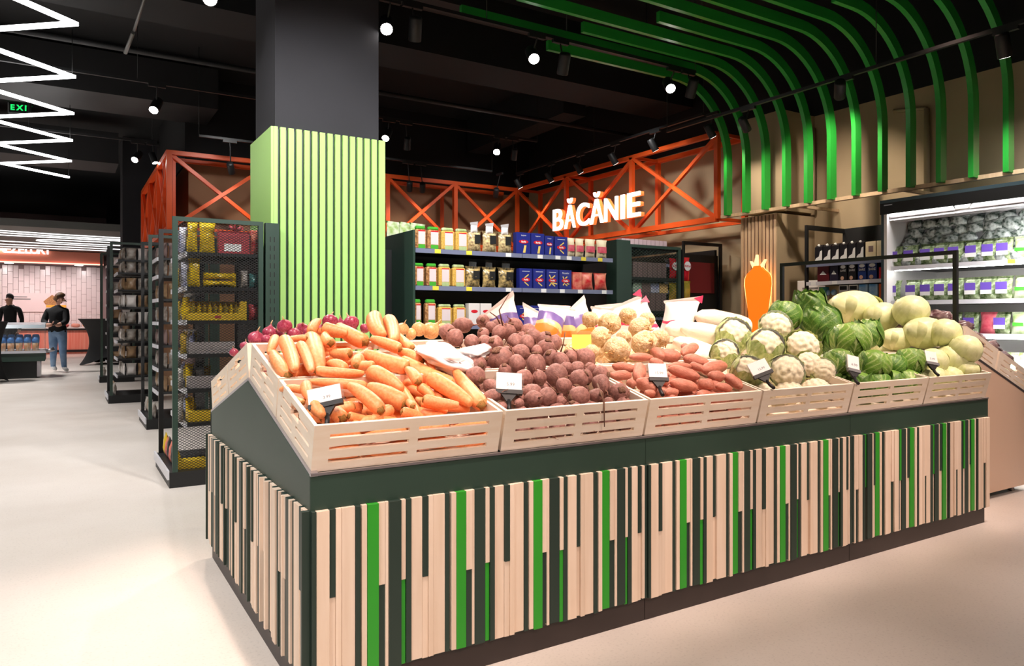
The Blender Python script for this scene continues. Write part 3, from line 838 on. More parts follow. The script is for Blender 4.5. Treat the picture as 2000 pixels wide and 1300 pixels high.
def beet(p, r, label, k, aim=None):
    me, tl, cr = BEM[k % 5]
    rot = Euler((random.uniform(0, 6.28), random.uniform(-1.2, 1.2), random.uniform(0, 6.28))) if aim is None else Vector(aim).to_track_quat('Z', 'Y').to_euler()
    s = r * random.uniform(0.95, 1.05)
    o = link('beetroot', me, None, p, rot, (s, s * random.uniform(0.9, 1.05), s * random.uniform(0.95, 1.15)))
    tag(o, label, 'beetroot', 'loose beetroots in the crates')
    link('root_tail', tl, o); link('leaf_crown', cr, o)
BEETS = [(55, 400, 60), (165, 355, 60), (110, 455, 62), (320, 350, 58), (430, 345, 45), (320, 420, 48), (235, 490, 55), (440, 435, 65), (335, 475, 62), (405, 495, 60), (510, 410, 52), (560, 380, 58), (655, 395, 62), (690, 445, 68), (560, 490, 58), (645, 515, 62),
         (775, 465, 66), (850, 490, 58), (790, 545, 70), (605, 580, 60), (455, 600, 90), (715, 655, 82), (830, 610, 65), (905, 650, 58), (975, 580, 55), (1085, 600, 70), (1020, 690, 55), (575, 665, 62), (480, 690, 55), (275, 650, 75), (265, 745, 78), (335, 560, 48),
         (380, 800, 58), (630, 750, 68), (870, 740, 82), (945, 700, 48), (690, 850, 75), (800, 890, 72), (925, 820, 60), (1035, 780, 68), (900, 912, 45), (1035, 885, 75), (1165, 890, 55), (1200, 810, 65), (1335, 850, 75), (1200, 720, 62), (385, 900, 60), (490, 905, 42),
         (460, 955, 40), (585, 900, 45), (590, 950, 38), (695, 930, 65), (1255, 915, 38), (1120, 680, 50), (740, 760, 55), (540, 830, 60), (500, 540, 40), (1090, 740, 50), (720, 560, 45), (380, 390, 45), (610, 440, 42)]
BL = {20: 'largest smooth beetroot above the beetroot price card', 21: 'large dark beetroot in the middle of the beetroot heap', 0: 'leftmost beetroot at the back of the heap, next to the yellow onions', 1: 'beetroot perched highest at the left end of the heap', 34: 'big beetroot with a dark bearded crown near the front middle', 44: 'rightmost front beetroot against the crate corner by the sweet potatoes',
      30: 'beetroot leaning on the carrots beside the white plastic bag', 46: 'beetroot at the lower left corner of the front beetroot crate', 43: 'beetroot with a long pale root hanging over the crate edge'}
BRL = row_labels([(x, y) for x, y, r in BEETS], 75, 'beetroot, %s from the left in the %s row up of the beetroot heap')
for k, (x, y, r) in enumerate(BEETS):
    p = heap(860 + x / 3.823, 540 + y / 3.823, 0.145, 0.10)
    rr = min(0.062, pxr(r / 3.823, p))
    p = p + Vector((0, 0, 0.006 * ((k * 5) % 4) - 0.01))
    beet(p, rr, BL.get(k, BRL[k]), k, (0.1, -0.8, -0.3) if k in (34, 36, 30, 0) else ((0.2, 0.8, 0.55) if k == 43 else None))
for k in range(32):
    X = 0.705 + 0.08 * (k % 8); h = 0.045 + 0.065 * ((k // 8) % 2); Y = (0.05, 0.485)[k // 16]
    beet(Vector((X, Y, zs(Y) + h)), 0.034, 'beetroot lying against the front board inside a beetroot crate', k)
for k in range(60):
    X = random.uniform(0.72, 1.28); Y = random.uniform(0.06, 0.82)
    beet(Vector((X, Y, zs(Y) + random.uniform(0.055, 0.115))), random.uniform(0.034, 0.042), 'beetroot lying deep in the beetroot crate under the upper layer', k)
# wiry roots sticking out of the heap
M['wire'] = mat('dry_root', srgb(112, 78, 58), 0.8)
for i, pts in enumerate((((895, 575), (918, 500), (932, 410)), ((470, 385), (440, 250), (515, 125)), ((450, 360), (420, 300), (370, 265)), ((1172, 800), (1222, 940), (1222, 1110)))):
    P = [heap(860 + x / 3.823, 540 + y / 3.823, 0.17, 0.12) for x, y in pts]
    if i in (0, 1, 2):
        b = P[0]; P = [b] + [atY(860 + x / 3.823, 540 + y / 3.823, b.y - 0.01) for x, y in pts[1:]]
    else: P = [P[0], atY(860 + 1222 / 3.823, 540 + 930 / 3.823, -0.03), atY(860 + 1225 / 3.823, 540 + 1120 / 3.823, -0.022)]
    tag(MB().tube(P, [0.004, 0.003, 0.002], 6).build('loose_root', M['wire']), ('stiff dry root standing up from the right of the beetroots', 'dark curved root rising in front of the pasta cartons', 'short wiry root at the back of the beetroot heap', 'thin root hanging down the front of the beetroot crate')[i], 'root')

# ---- sweet potatoes
def sweet_mesh(seed):
    def fn(d, t, v):
        z = d.z
        w = (1 - abs(z) ** 2.2) ** 0.5 if abs(z) < 1 else 0
        n = 1 + 0.16 * noise.noise(Vector((d.x, d.y, z * 1.5)) * 1.3 + Vector((seed * 9, 0, 0)))
        l = Vector((d.x, d.y)).length or 1
        pw = max(0.03, w) * n if abs(z) < 0.999 else 0
        return Vector((d.x / l * pw * 1.0 + 0.25 * noise.noise(Vector((seed, z * 1.2, 0))), d.y / l * pw, z * 1.0))
    return blob(14, 14, fn, 'sweet_potato', M['sweet'])
SWM = [sweet_mesh(s) for s in range(5)]
SW = [(255, 505, 430, 512, 62), (130, 570, 300, 592, 74), (325, 560, 332, 680, 100), (115, 640, 272, 642, 76), (420, 455, 505, 515, 80), (478, 490, 625, 505, 105), (640, 485, 745, 425, 84), (645, 515, 838, 560, 95), (540, 575, 705, 575, 62), (535, 590, 768, 655, 90),
      (785, 605, 955, 568, 100), (825, 640, 945, 655, 84), (955, 640, 1068, 728, 84), (548, 690, 752, 732, 92), (755, 690, 872, 722, 92), (878, 715, 1002, 738, 62), (305, 680, 458, 742, 112), (236, 685, 305, 712, 64), (365, 765, 445, 772, 54), (515, 762, 612, 760, 62),
      (400, 535, 505, 560, 66), (690, 560, 800, 600, 60), (440, 640, 540, 700, 70), (640, 420, 700, 470, 60)]
SWL = {6: 'topmost sweet potato at the back of the heap below the celeriac', 3: 'pale pink sweet potato at the left corner of its crate by the beetroots', 16: 'round sweet potato left of the sweet potato price card', 12: 'rightmost sweet potato, pointing down towards the cauliflowers', 13: 'long sweet potato low in front, right of its price card'}
SRL = row_labels([((a + c_) / 2, (b + d_) / 2) for a, b, c_, d_, _ in SW], 75, 'sweet potato, %s from the left in the %s row up of its heap')
for k, (x1, y1, x2, y2, w) in enumerate(SW):
    c = lambda x, y: heap(1160 + x / 3.704, 560 + y / 3.704, 0.135, 0.13)
    p, q = c(x1, y1), c(x2, y2); m_ = (p + q) / 2
    r = pxr(w / 3.704 / 2, m_); L = max((q - p).length, 2.4 * r)
    rot = ((q - p).to_track_quat('Z', 'Y') @ Euler((0, 0, k * 1.7)).to_quaternion()).to_euler()
    o = link('sweet_potato', SWM[k % 5], None, m_, rot, (r, r, L / 2))
    tag(o, SWL.get(k, SRL[k]), 'sweet potato', 'loose sweet potatoes in their crate')
for k in range(12):
    X = 1.333 + 0.09 + 0.095 * (k % 6); h = 0.04 + 0.06 * (k // 6)
    o = link('sweet_potato', SWM[k % 5], None, (X, 0.05, zs(0.05) + h), (0, R(90), 0), (0.03, 0.03, 0.05))
    tag(o, 'sweet potato lying against the front board inside its crate', 'sweet potato', 'loose sweet potatoes in their crate')
for k in range(22):
    X = 1.333 + random.uniform(0.09, 0.57); Y = random.uniform(0.06, 0.38)
    o = link('sweet_potato', SWM[k % 5], None, (X, Y, zs(Y) + random.uniform(0.055, 0.115)), (R(90), 0, random.uniform(0, 3.1)), (0.032, 0.032, 0.07))
    tag(o, 'sweet potato lying deep in its crate under the upper layer', 'sweet potato', 'loose sweet potatoes in their crate')

# ---- celeriac
def cel_mesh(seed):
    def fn(d, t, v):
        n = 1 + 0.10 * noise.noise(d * 2 + Vector((seed * 7, 0, 0))) + 0.05 * noise.noise(d * 7 + Vector((0, seed, 0)))
        if d.z < -0.35: n += 0.16 * noise.noise(d * 9 + Vector((seed, 3, 0)))
        return Vector((d.x * n, d.y * n, d.z * n * 0.9))
    body = blob(24, 18, fn, 'celeriac', M['celeriac'])
    rnd = random.Random(seed); mb = MB()
    for i in range(16):
        a = rnd.uniform(0, 6.28); e = rnd.uniform(0.2, 0.75)
        p = Vector((math.cos(a) * e, math.sin(a) * e, -0.92 * math.sqrt(max(0, 1 - e * e))))
        q = p * 1.06 + Vector((rnd.uniform(-.3, .3), rnd.uniform(-.3, .3), -0.02))
        s_ = q + Vector((rnd.uniform(-.2, .2), rnd.uniform(-.2, .2), 0.06))
        mb.tube([p * 0.97, q, s_], [0.07, 0.05, 0.025], 5)
    return body, mb.mesh('root_beard', M['celroot'])
CEM = [cel_mesh(s) for s in range(4)]
CEL = [(1120, 320, 62, ''), (1265, 350, 85, 'smooth celeriac at the top left of its heap'), (1400, 290, 66, 'highest celeriac in front of the pink topped bags'), (1490, 385, 88, 'celeriac with a brown root scar in the middle row'), (1195, 450, 80, 'celeriac with its knotted roots facing left, beside the yellow card'), (1320, 545, 100, 'lowest celeriac, standing between beetroots and sweet potatoes'),
       (1525, 500, 102, 'broad celeriac with a curling root ring at the front'), (1370, 450, 58, ''), (1640, 460, 72, 'rightmost celeriac next to the white radishes'), (1545, 320, 58, ''), (1130, 560, 55, '')]
for k, (x, y, r, lab) in enumerate(CEL):
    p = heap(860 + x / 3.823, 540 + y / 3.823, 0.11, 0.19)
    rr = pxr(r / 3.823, p)
    aim = Vector((0.5, 0.5, 0.6)) if k not in (4, 6, 3) else Vector((-0.1, 0.9, 0.35))
    me, rt = CEM[k % 4]
    o = link('celeriac', me, None, p, (aim.to_track_quat('Z', 'Y') @ Euler((0, 0, k * 1.3)).to_quaternion()).to_euler(), (rr, rr, rr))
    tag(o, lab or ('cream celeriac at the far left of its heap' if k == 0 else ('small celeriac wedged between larger ones' if k == 7 else ('celeriac at the back right of its heap' if k == 9 else 'celeriac showing behind the yellow card'))), 'celeriac', 'celeriac in the upper crate')
    link('root_beard', rt, o)
for k in range(8):
    Y = 0.5 + 0.32 * (k % 3) / 2; X = 1.333 + 0.13 + 0.13 * (k // 2)
    o = link('celeriac', CEM[k % 4][0], None, (X, Y, zs(Y) + 0.09), (k, k, 0), (0.06, 0.06, 0.06))
    tag(o, 'celeriac lying deep in the crate under the upper layer', 'celeriac', 'celeriac in the upper crate')

# ---- leaves and heads
def leaf_mesh(name, m, width=1.25, length=1.5, open_=0.12, ruffle=0.05, seed=0, nu=30, nv=28):
    """leaf hugging a unit sphere: base at the bottom front, midrib up the +x side"""
    mb = MB(); cols = []
    def fn(u, v):
        a = (u - 0.5) * 2
        wid = width * (0.35 + 0.65 * math.sin(min(1, v * 1.25) * math.pi / 2)) * (1 - max(0, v - 0.72) ** 2 * 6)
        lon = a * wid
        lat = -0.95 + v * length
        r = 1.02 + open_ * (abs(a) ** 3 * 0.7 + max(0, v - 0.55) ** 2 * 3) + ruffle * math.sin(a * 9 + v * 7 + seed) * (abs(a) * 0.5 + v * 0.5) ** 2
        r += 0.02 * noise.noise(Vector((a * 3, v * 4, seed)))
        # side veins spring from the midrib
        vein = max(0, 1 - abs(a) / 0.075 * (0.5 + v))
        q = (v - abs(a) * 0.62) * 4.2 + 0.25 * (1 if a > 0 else 0)
        sv = max(0, 1 - abs(q - round(q)) / 0.15) * (1 if abs(a) < 0.92 and v > 0.06 else 0) * (0.85 - 0.5 * abs(a))
        tt = max(vein, sv)
        cols.append(tt)
        r += 0.012 * tt
        return Vector((math.cos(lat) * math.cos(lon) * r, math.cos(lat) * math.sin(lon) * r, math.sin(lat) * r))
    mb.grid(nu, nv, fn)
    mb.col = cols
    return mb.mesh(name, m)
def head_mesh(name, m, seed, amp=0.03):
    def fn(d, t, v):
        n = 1 + amp * noise.noise(d * 2 + Vector((seed * 7, 0, 0)))
        return d * n
    me = blob(22, 14, fn, name, m)
    a = me.color_attributes.new('tone', 'FLOAT_COLOR', 'POINT')
    a.data.foreach_set('color', [0.0, 0.0, 0.0, 1.0] * len(me.vertices))
    return me
GL = [leaf_mesh('leaf', M['cabgreen'], 1.2, 1.75, 0.05, 0.02, 1), leaf_mesh('leaf', M['cabdark'], 1.3, 1.8, 0.10, 0.04, 2), leaf_mesh('leaf', M['cabdark'], 1.4, 1.9, 0.26, 0.10, 3)]
GH = [head_mesh('head', M['cabgreen'], 1), head_mesh('head', M['cabgreen'], 2)]
WL = [leaf_mesh('leaf', M['cabwhite'], 1.5, 1.9, 0.01, 0.004, 4), leaf_mesh('leaf', M['cabwhite'], 1.3, 1.8, 0.02, 0.008, 5)]
WH = [head_mesh('head', M['cabwhite'], 3), head_mesh('head', M['cabwhite'], 4)]
def cabbage(name, p, r, ry, rot, hm, lms, label, cat, group, angs):
    t = thing(name, p, label, cat, group, rot)
    link('head', hm, t, None, None, (r, ry, r * 0.97))
    for i, a in enumerate(angs):
        s_ = 1.0 + 0.014 * i
        link('leaf', lms[i % len(lms)], t, None, (0, R(-8 + 9 * (i % 3)), R(a)), (r * s_, ry * s_, r * s_ * 0.97))
    return t
# green cabbages: photo place, radius, depth on the stand, heading of the leaf that faces us
face = math.degrees(math.atan2(-FWD.y, -FWD.x))
GC = [(1534, 616, 30, 0.70, 30, 'pale veined cabbage at the upper left of the green cabbages', 1), (1582, 597, 29, 0.80, 0, 'topmost green cabbage with loose ruffled outer leaves', 2), (1606, 634, 34, 0.58, 20, 'loose leafed green cabbage in the middle of the heap', 2), (1662, 664, 36, 0.30, -10, 'large round green cabbage above the first cabbage price card', 0),
      (1638, 708, 29, 0.13, 40, 'green cabbage at the left front corner of the cabbage crate', 0), (1707, 711, 30, 0.12, 0, 'front green cabbage with bold white veins, right of the first cabbage card', 0), (1745, 714, 24, 0.16, 30, 'small dark cabbage wedged between two front ones', 1), (1779, 706, 28, 0.13, -5, 'front cabbage with a star of white veins beside the second cabbage card', 0),
      (1694, 652, 28, 0.42, -40, 'green cabbage with a dark curled leaf behind the large round one', 2), (1640, 668, 28, 0.40, 70, 'dark cabbage deep behind the left front one', 2)]
for k, (x, y, r, Y, da, lab, style) in enumerate(GC):
    p = atY(x, y, Y); rr = pxr(r, p)
    lms = {0: [GL[0], GL[0], GL[1]], 1: [GL[0], GL[1], GL[1]], 2: [GL[1], GL[2], GL[2]]}[style]
    cabbage('green_cabbage', p, rr, rr * 0.98, (R(random.uniform(-12, 12)), R(random.uniform(-12, 12)), 0), GH[k % 2], lms, lab, 'cabbage', 'green cabbages', [face + da, face + da + 130, face + da - 120, face + da + 60, face + da - 65][:5])
WC = [(1668, 600, 34, 52, 0.84, 'long pale white cabbage lying highest at the back left'), (1722, 619, 30, 34, 0.78, 'white cabbage with a ribbed end, right of the longest one'), (1780, 607, 32, 32, 0.72, 'round white cabbage alone at the top, before the chilled cabinet'), (1806, 650, 32, 42, 0.50, 'broad white cabbage under the round top one'), (1845, 650, 29, 30, 0.55, 'white cabbage tucked behind the broad one on its right'),
      (1752, 662, 23, 34, 0.42, 'yellowish white cabbage lying flat above the dark cabbages'), (1861, 703, 32, 34, 0.20, 'white cabbage at the right front corner of the stand'), (1886, 682, 29, 28, 0.40, 'rightmost white cabbage against the crate side board'), (1822, 706, 27, 28, 0.16, 'white cabbage behind the second cabbage price card'), (1888, 722, 18, 24, 0.10, 'low white cabbage peeping over the front board at far right'), (1700, 640, 20, 28, 0.62, 'small cut white cabbage with an open leaf, below the longest one')]
for k, (x, y, r, rx, Y, lab) in enumerate(WC):
    p = atY(x, y, Y)
    if p.x > 3.88: p = atX(x, y, 3.88 + 0.02 * (k % 3))
    rr = pxr(r, p); rw = pxr(rx, p)
    cabbage('white_cabbage', p, rr, rw, (0, 0, R(face) + random.uniform(-.2, .2)), WH[k % 2], WL, lab, 'cabbage', 'white cabbages', [10, 140, -110])
for k in range(16):
    X = (2.76 + 0.145 * k) if k < 8 else (2.85 + 0.15 * (k - 8)); Y = 0.10 if k < 8 else 0.30 + 0.3 * (k % 2)
    if X > 3.92: continue
    t = cabbage('white_cabbage' if X > 3.34 else 'green_cabbage', Vector((X, Y, zs(Y) + 0.095)), 0.075, 0.075, (0, 0, k), (WH if X > 3.34 else GH)[k % 2], WL if X > 3.34 else GL, 'cabbage lying deep in its crate under the upper heads', 'cabbage', 'cabbages under the heap', [0, 120, 240])

# ---- cauliflowers in film
def curd_mesh(seed):
    rnd = random.Random(seed)
    cen = []
    for i in range(46):
        z = 1 - 1.25 * (i + 0.5) / 46; a = i * 2.39996; s_ = math.sqrt(max(0, 1 - z * z))
        cen.append(Vector((math.cos(a) * s_, math.sin(a) * s_, z)))
    def fn(d, t, v):
        dm = min((d - c).length for c in cen)
        n = 0.93 + 0.13 * max(0, 1 - (dm / 0.22) ** 2) ** 0.5 + 0.02 * noise.noise(d * 14)
        return Vector((d.x * n, d.y * n, d.z * n * 0.86))
    return blob(44, 30, fn, 'curd', M['curd'])
CUM = [curd_mesh(s) for s in range(2)]
CLF = [leaf_mesh('leaf', M['cauleaf'], 0.55, 1.55, 0.10, 0.03, 8, 14, 14), leaf_mesh('leaf', M['cauleaf'], 0.7, 1.9, 0.06, 0.05, 9, 14, 14)]
def wrap_mesh(seed):
    def fn(d, t, v):
        n = 1.17 + 0.05 * noise.noise(d * 3.5 + Vector((seed * 3, 0, 0))) + 0.03 * noise.noise(d * 9 + Vector((seed, 0, 0)))
        return d * n
    return blob(24, 18, fn, 'film_wrap', M['film'])
WRM = [wrap_mesh(1), wrap_mesh(2)]
CAU = [(1432, 655, 34, 0.62, 1.35, 'leafy film wrapped cauliflower at the back left of its heap'), (1416, 690, 28, 0.42, 1.2, 'wrapped cauliflower low at the left edge beside the white radishes'), (1514, 638, 31, 0.62, 0.7, 'wrapped cauliflower highest of its heap, before the green cabbages'), (1495, 676, 35, 0.36, 1.3, 'large leafy cauliflower in shiny film in the middle of the heap'),
       (1568, 677, 33, 0.38, 0.1, 'bare cream cauliflower next to the green cabbages'), (1461, 727, 33, 0.14, 1.0, 'leafy cauliflower behind the cauliflower price card'), (1536, 727, 34, 0.12, 0.45, 'wrapped white cauliflower at the front, right of its price card'), (1580, 712, 27, 0.20, 0.0, 'cream cauliflower between the front wrapped one and the corner'), (1607, 724, 25, 0.14, 0.2, 'small cauliflower in the right front corner of its crate')]
for k, (x, y, r, Y, tilt, lab) in enumerate(CAU):
    p = atY(x, y, Y); rr = pxr(r, p) * 0.92
    q = Vector((-FWD.x, -FWD.y, 0.55 - tilt * 0.9 if tilt < 0.6 else 0.9)).normalized()
    rot = q.to_track_quat('Z', 'Y').to_euler()
    t = thing('cauliflower', p, lab, 'cauliflower', 'cauliflowers', rot)
    link('curd', CUM[k % 2], t, None, (0, 0, k), (rr, rr, rr))
    nl = 8 if tilt > 0.9 else 6
    for i in range(nl):
        s_ = rr * (1.05 + 0.02 * (i % 3))
        link('leaf', CLF[1 if (tilt > 0.9 and i % 2) else 0], t, None, (0, R(6 if tilt > 0.9 else 22), i * 6.283 / nl + k), (s_, s_, s_))
    if k not in (4, 7): link('film_wrap', WRM[k % 2], t, None, (k, k, 0), (rr * 0.97, rr * 0.97, rr * 0.97))
for k in range(6):
    X = 2.0 + 0.12 + 0.21 * (k % 3); Y = 0.095 + 0.28 * (k // 3)
    t = thing('cauliflower', (X, Y, zs(Y) + 0.09), 'cauliflower lying deep in its crate under the upper heads', 'cauliflower', 'cauliflowers under the heap')
    link('curd', CUM[0], t, None, None, (0.07, 0.07, 0.07))

# ---- onions beyond the ridge
def onion_mesh(m):
    prof = [(0.02, -0.98), (0.12, -0.95), (0.2, -0.9), (0.55, -0.75), (0.86, -0.42), (1.0, -0.02), (0.92, 0.38), (0.66, 0.70), (0.34, 0.92), (0.17, 1.10), (0.12, 1.25)]
    body = MB().lathe(prof, 16).mesh('onion', m)
    tip = MB().tube([(0, 0, 1.2), (0.05, 0.02, 1.5), (0.16, 0.06, 1.85)], [0.13, 0.08, 0.03], 6).mesh('dry_neck', M['oniontip'])
    return body, tip
ROM, YOM = onion_mesh(M['redonion']), onion_mesh(M['yelonion'])
RO = [(500, 661, 16, 1.02), (527, 650, 15, 1.04), (556, 637, 15, 1.00), (574, 653, 14, 0.98), (590, 642, 13, 1.08), (604, 650, 12, 1.0), (645, 628, 16, 1.02), (686, 631, 16, 1.02), (665, 636, 14, 1.08), (712, 641, 10, 1.02), (478, 676, 10, 1.12), (457, 688, 9, 1.25), (520, 664, 12, 1.0), (545, 658, 13, 1.06), (625, 645, 13, 1.06)]
ROL = {2: 'dark red onion sitting highest at the left of the pillar', 6: 'left of two glossy red onions on top before the green pillar', 7: 'right of two glossy red onions on top before the green pillar', 11: 'red onion farthest down the far slope, behind the crate side', 10: 'red onion peeping over the far crate side at left', 0: 'pale red onion at the left end of the onion row', 1: 'red onion with a tall dry stalk'}
for k, (x, y, r, Y) in enumerate(RO):
    p = atY(x, y, Y); rr = pxr(r, p)
    o = link('red_onion', ROM[0], None, p, (random.uniform(-.8, .8), random.uniform(-.8, .8), k) if k != 1 else (0.1, 0.1, 0), (rr, rr, rr * 0.92))
    tag(o, ROL.get(k, 'red onion behind the carrot heap, %s counted from the left' % ORD[sorted(RO).index(RO[k])]), 'onion', 'red onions behind the ridge')
    link('dry_neck', ROM[1], o)
YO = [(786, 642, 13), (841, 646, 18), (818, 643, 15), (864, 643, 13), (803, 652, 12)]
for k, (x, y, r) in enumerate(YO):
    p = atY(x, y, 1.0); rr = pxr(r, p)
    o = link('yellow_onion', YOM[0], None, p, (0.7, 0.3 * k, k), (rr, rr, rr * 0.95))
    tag(o, ('orange brown onion at the left of the yellow onions', 'largest yellow onion, left of the beetroots', 'yellow onion in the middle of its row', 'yellow onion partly behind the leftmost beetroot', 'small yellow onion low between two others')[k], 'onion', 'yellow onions behind the ridge')
    link('dry_neck', YOM[1], o)
for k in range(20):
    X = 0.1 + 0.06 * k; Y = 1.0 + 0.22 * ((k * 7) % 5) / 4
    red = X < 0.66
    if 0.62 < X < 0.72: continue
    o = link('red_onion' if red else 'yellow_onion', (ROM if red else YOM)[0], None, (X, Y, zs(Y) + 0.085), (0.4, 0.5, k), (0.036, 0.036, 0.034))
    tag(o, ('red' if red else 'yellow') + ' onion lower in the crate on the far slope', 'onion', ('red' if red else 'yellow') + ' onions behind the ridge')

# ---- printed bags, white bags, radishes at the back of the stand
def bag_mat(name, stops, axis=2, rough=0.35, lo=0.0, hi=1.0):
    """flat print in bands up the bag, wobbled by noise; (position, colour) stops"""
    m = bpy.data.materials.new(name); nt, b = nodes_of(m); L = nt.links
    tc = nt.nodes.new('ShaderNodeTexCoord'); nz = nt.nodes.new('ShaderNodeTexNoise'); nz.inputs['Scale'].default_value = 7
    L.new(tc.outputs['Object'], nz.inputs['Vector'])
    sep = nt.nodes.new('ShaderNodeSeparateXYZ'); L.new(tc.outputs['Object'], sep.inputs[0])
    mr = nt.nodes.new('ShaderNodeMapRange'); mr.inputs['From Min'].default_value = lo; mr.inputs['From Max'].default_value = hi; mr.clamp = False
    L.new(sep.outputs[axis], mr.inputs['Value'])
    ma = nt.nodes.new('ShaderNodeMath'); ma.operation = 'MULTIPLY_ADD'; ma.inputs[1].default_value = 0.42; L.new(nz.outputs['Fac'], ma.inputs[0]); L.new(mr.outputs['Result'], ma.inputs[2])
    rp = nt.nodes.new('ShaderNodeValToRGB'); rp.color_ramp.interpolation = 'CONSTANT'
    el = rp.color_ramp.elements
    while len(el) < len(stops): el.new(0.5)
    for e, (p, c) in zip(el, stops): e.position = p; e.color = c
    L.new(ma.outputs[0], rp.inputs['Fac']); L.new(rp.outputs['Color'], b.inputs['Base Color'])
    b.inputs['Roughness'].default_value = rough
    bn = nt.nodes.new('ShaderNodeBump'); bn.inputs['Strength'].default_value = 0.5; bn.inputs['Distance'].default_value = 0.01
    L.new(nz.outputs['Fac'], bn.inputs['Height']); L.new(bn.outputs['Normal'], b.inputs['Normal'])
    return m
W_ = srgb(240, 232, 228); OR_ = srgb(236, 130, 50); PU_ = srgb(112, 96, 160); PK_ = srgb(214, 60, 100)
def pillow(name, m, w, h, t, seed=0, fin=0.12, lean=0.0, nu=13, nv=15, ear=0.0):
    """soft bag standing on z=0: bulging body, pinched flat fin on top"""
    def mk(side):
        def fn(u, v):
            x = (u - 0.5) * 2
            body = math.sin(math.pi * min(1, max(0, v / (1 - fin)))) ** 0.55 if v < 1 - fin else 0
            th = t * 0.5 * body * max(0, 1 - abs(x) ** 2.6) ** 0.6
            th *= 1 + 0.25 * noise.noise(Vector((x * 2, v * 3, seed * 5 + side)))
            ww = w * 0.5 * (1 - 0.10 * math.sin(math.pi * v) + (0.10 if v > 1 - fin else 0))
            z = v * h + ear * max(0, v - 0.7) * (x * 0.9 + 0.2) * h
            return Vector((x * ww, side * th - lean * v * h + 0.015 * h * noise.noise(Vector((x * 2 + seed, v * 4, 7))), z))
        return fn
    return MB().grid(nu, nv, mk(-1)).grid(nu, nv, mk(1)).mesh(name, m)
bm1 = bag_mat('bag_print_orange_purple', [(0, OR_), (0.50, srgb(245, 190, 130)), (0.62, PU_), (0.86, W_)], lo=0, hi=0.23)
bm2 = bag_mat('bag_print_pink', [(0, W_), (0.46, PK_), (0.54, W_)], lo=0, hi=0.26)
M['pinkcorner'] = mat('pink_print', srgb(214, 60, 100), 0.4)
BAGS = [pillow('printed_bag', bm1, 0.165, 0.215, 0.09, 1, ear=0.6), pillow('printed_bag', bm1, 0.165, 0.215, 0.09, 2, ear=-0.5), pillow('printed_bag', bm2, 0.20, 0.24, 0.10, 3, ear=0.6), pillow('printed_bag', bm2, 0.20, 0.22, 0.10, 4, ear=0.5)]
BG = [(1000, 645, 0.98, 0, 'leftmost printed bag of orange roots with a white peaked top'), (1044, 630, 1.08, 1, 'tallest white topped bag with purple print, behind the others'), (1066, 665, 0.93, 0, 'foremost orange and purple printed bag above the beetroots'), (1103, 640, 1.04, 1, 'orange and purple printed bag left of the pink topped bags'), (1150, 640, 1.0, 0, 'printed bag half hidden behind the celeriac'),
      (1196, 628, 1.05, 2, 'white bag with a pink corner, tallest of the pink printed ones'), (1165, 640, 1.12, 3, 'white bag with pink star print at the left of its row'), (1232, 640, 1.0, 3, 'middle white bag with a pink tip behind the celeriac'), (1270, 625, 1.08, 2, 'white peaked bag with a pink edge right of the celeriac'), (1318, 622, 1.0, 2, 'rightmost white bag with a pink peaked corner')]
for k, (x, y, Y, v, lab) in enumerate(BG):
    p = atY(x, y, Y); p.z = zs(Y) + 0.06 + (0.09 if v < 2 else 0.105)
    o = link('printed_bag', BAGS[v], None, p, (R(-6 - 10 * (k % 3)), R((-18, 12, 22, -10)[k % 4]), R(-25 + random.uniform(-18, 18))), (1, 1, 1 if v < 2 else 0.98))
    tag(o, lab, 'bag', 'printed vegetable bags at the back of the stand')
    if v >= 2:
        link('pink_corner', MB().prism([(0.060, 0.262), (0.110, 0.290), (0.112, 0.240)], 1, -0.004, 0.004).mesh('pink_corner', M['pinkcorner']), o)
def crumple(name, m, seed, sx, sy, sz, amp=0.2, nu=22, nv=16):
    def fn(d, t, v):
        n = 1 + amp * noise.noise(d * 1.8 + Vector((seed * 5, 0, 0))) + amp * 0.5 * noise.noise(d * 5 + Vector((0, seed, 0)))
        return Vector((d.x * sx * n, d.y * sy * n, d.z * sz * n))
    return blob(nu, nv, fn, name, m)
p = heap(882, 706, 0.15, 0.12)
tag(link('plastic_bag', crumple('plastic_bag', M['whitebag'], 3, 0.115, 0.13, 0.045, 0.35), None, p + Vector((0.0, 0.03, 0.01)), (ANG + 0.1, 0.1, 0.5)), 'crumpled white plastic bag lying between the carrots and the beetroots', 'bag')
p = heap(925, 690, 0.17, 0.12)
tag(link('plastic_bag', crumple('plastic_bag', M['whitebag'], 5, 0.06, 0.045, 0.02, 0.5), None, p + Vector((0.01, 0, 0.01)), (0.3, -0.2, 0.2)), 'loose corner of thin white plastic on the beetroots', 'bag')
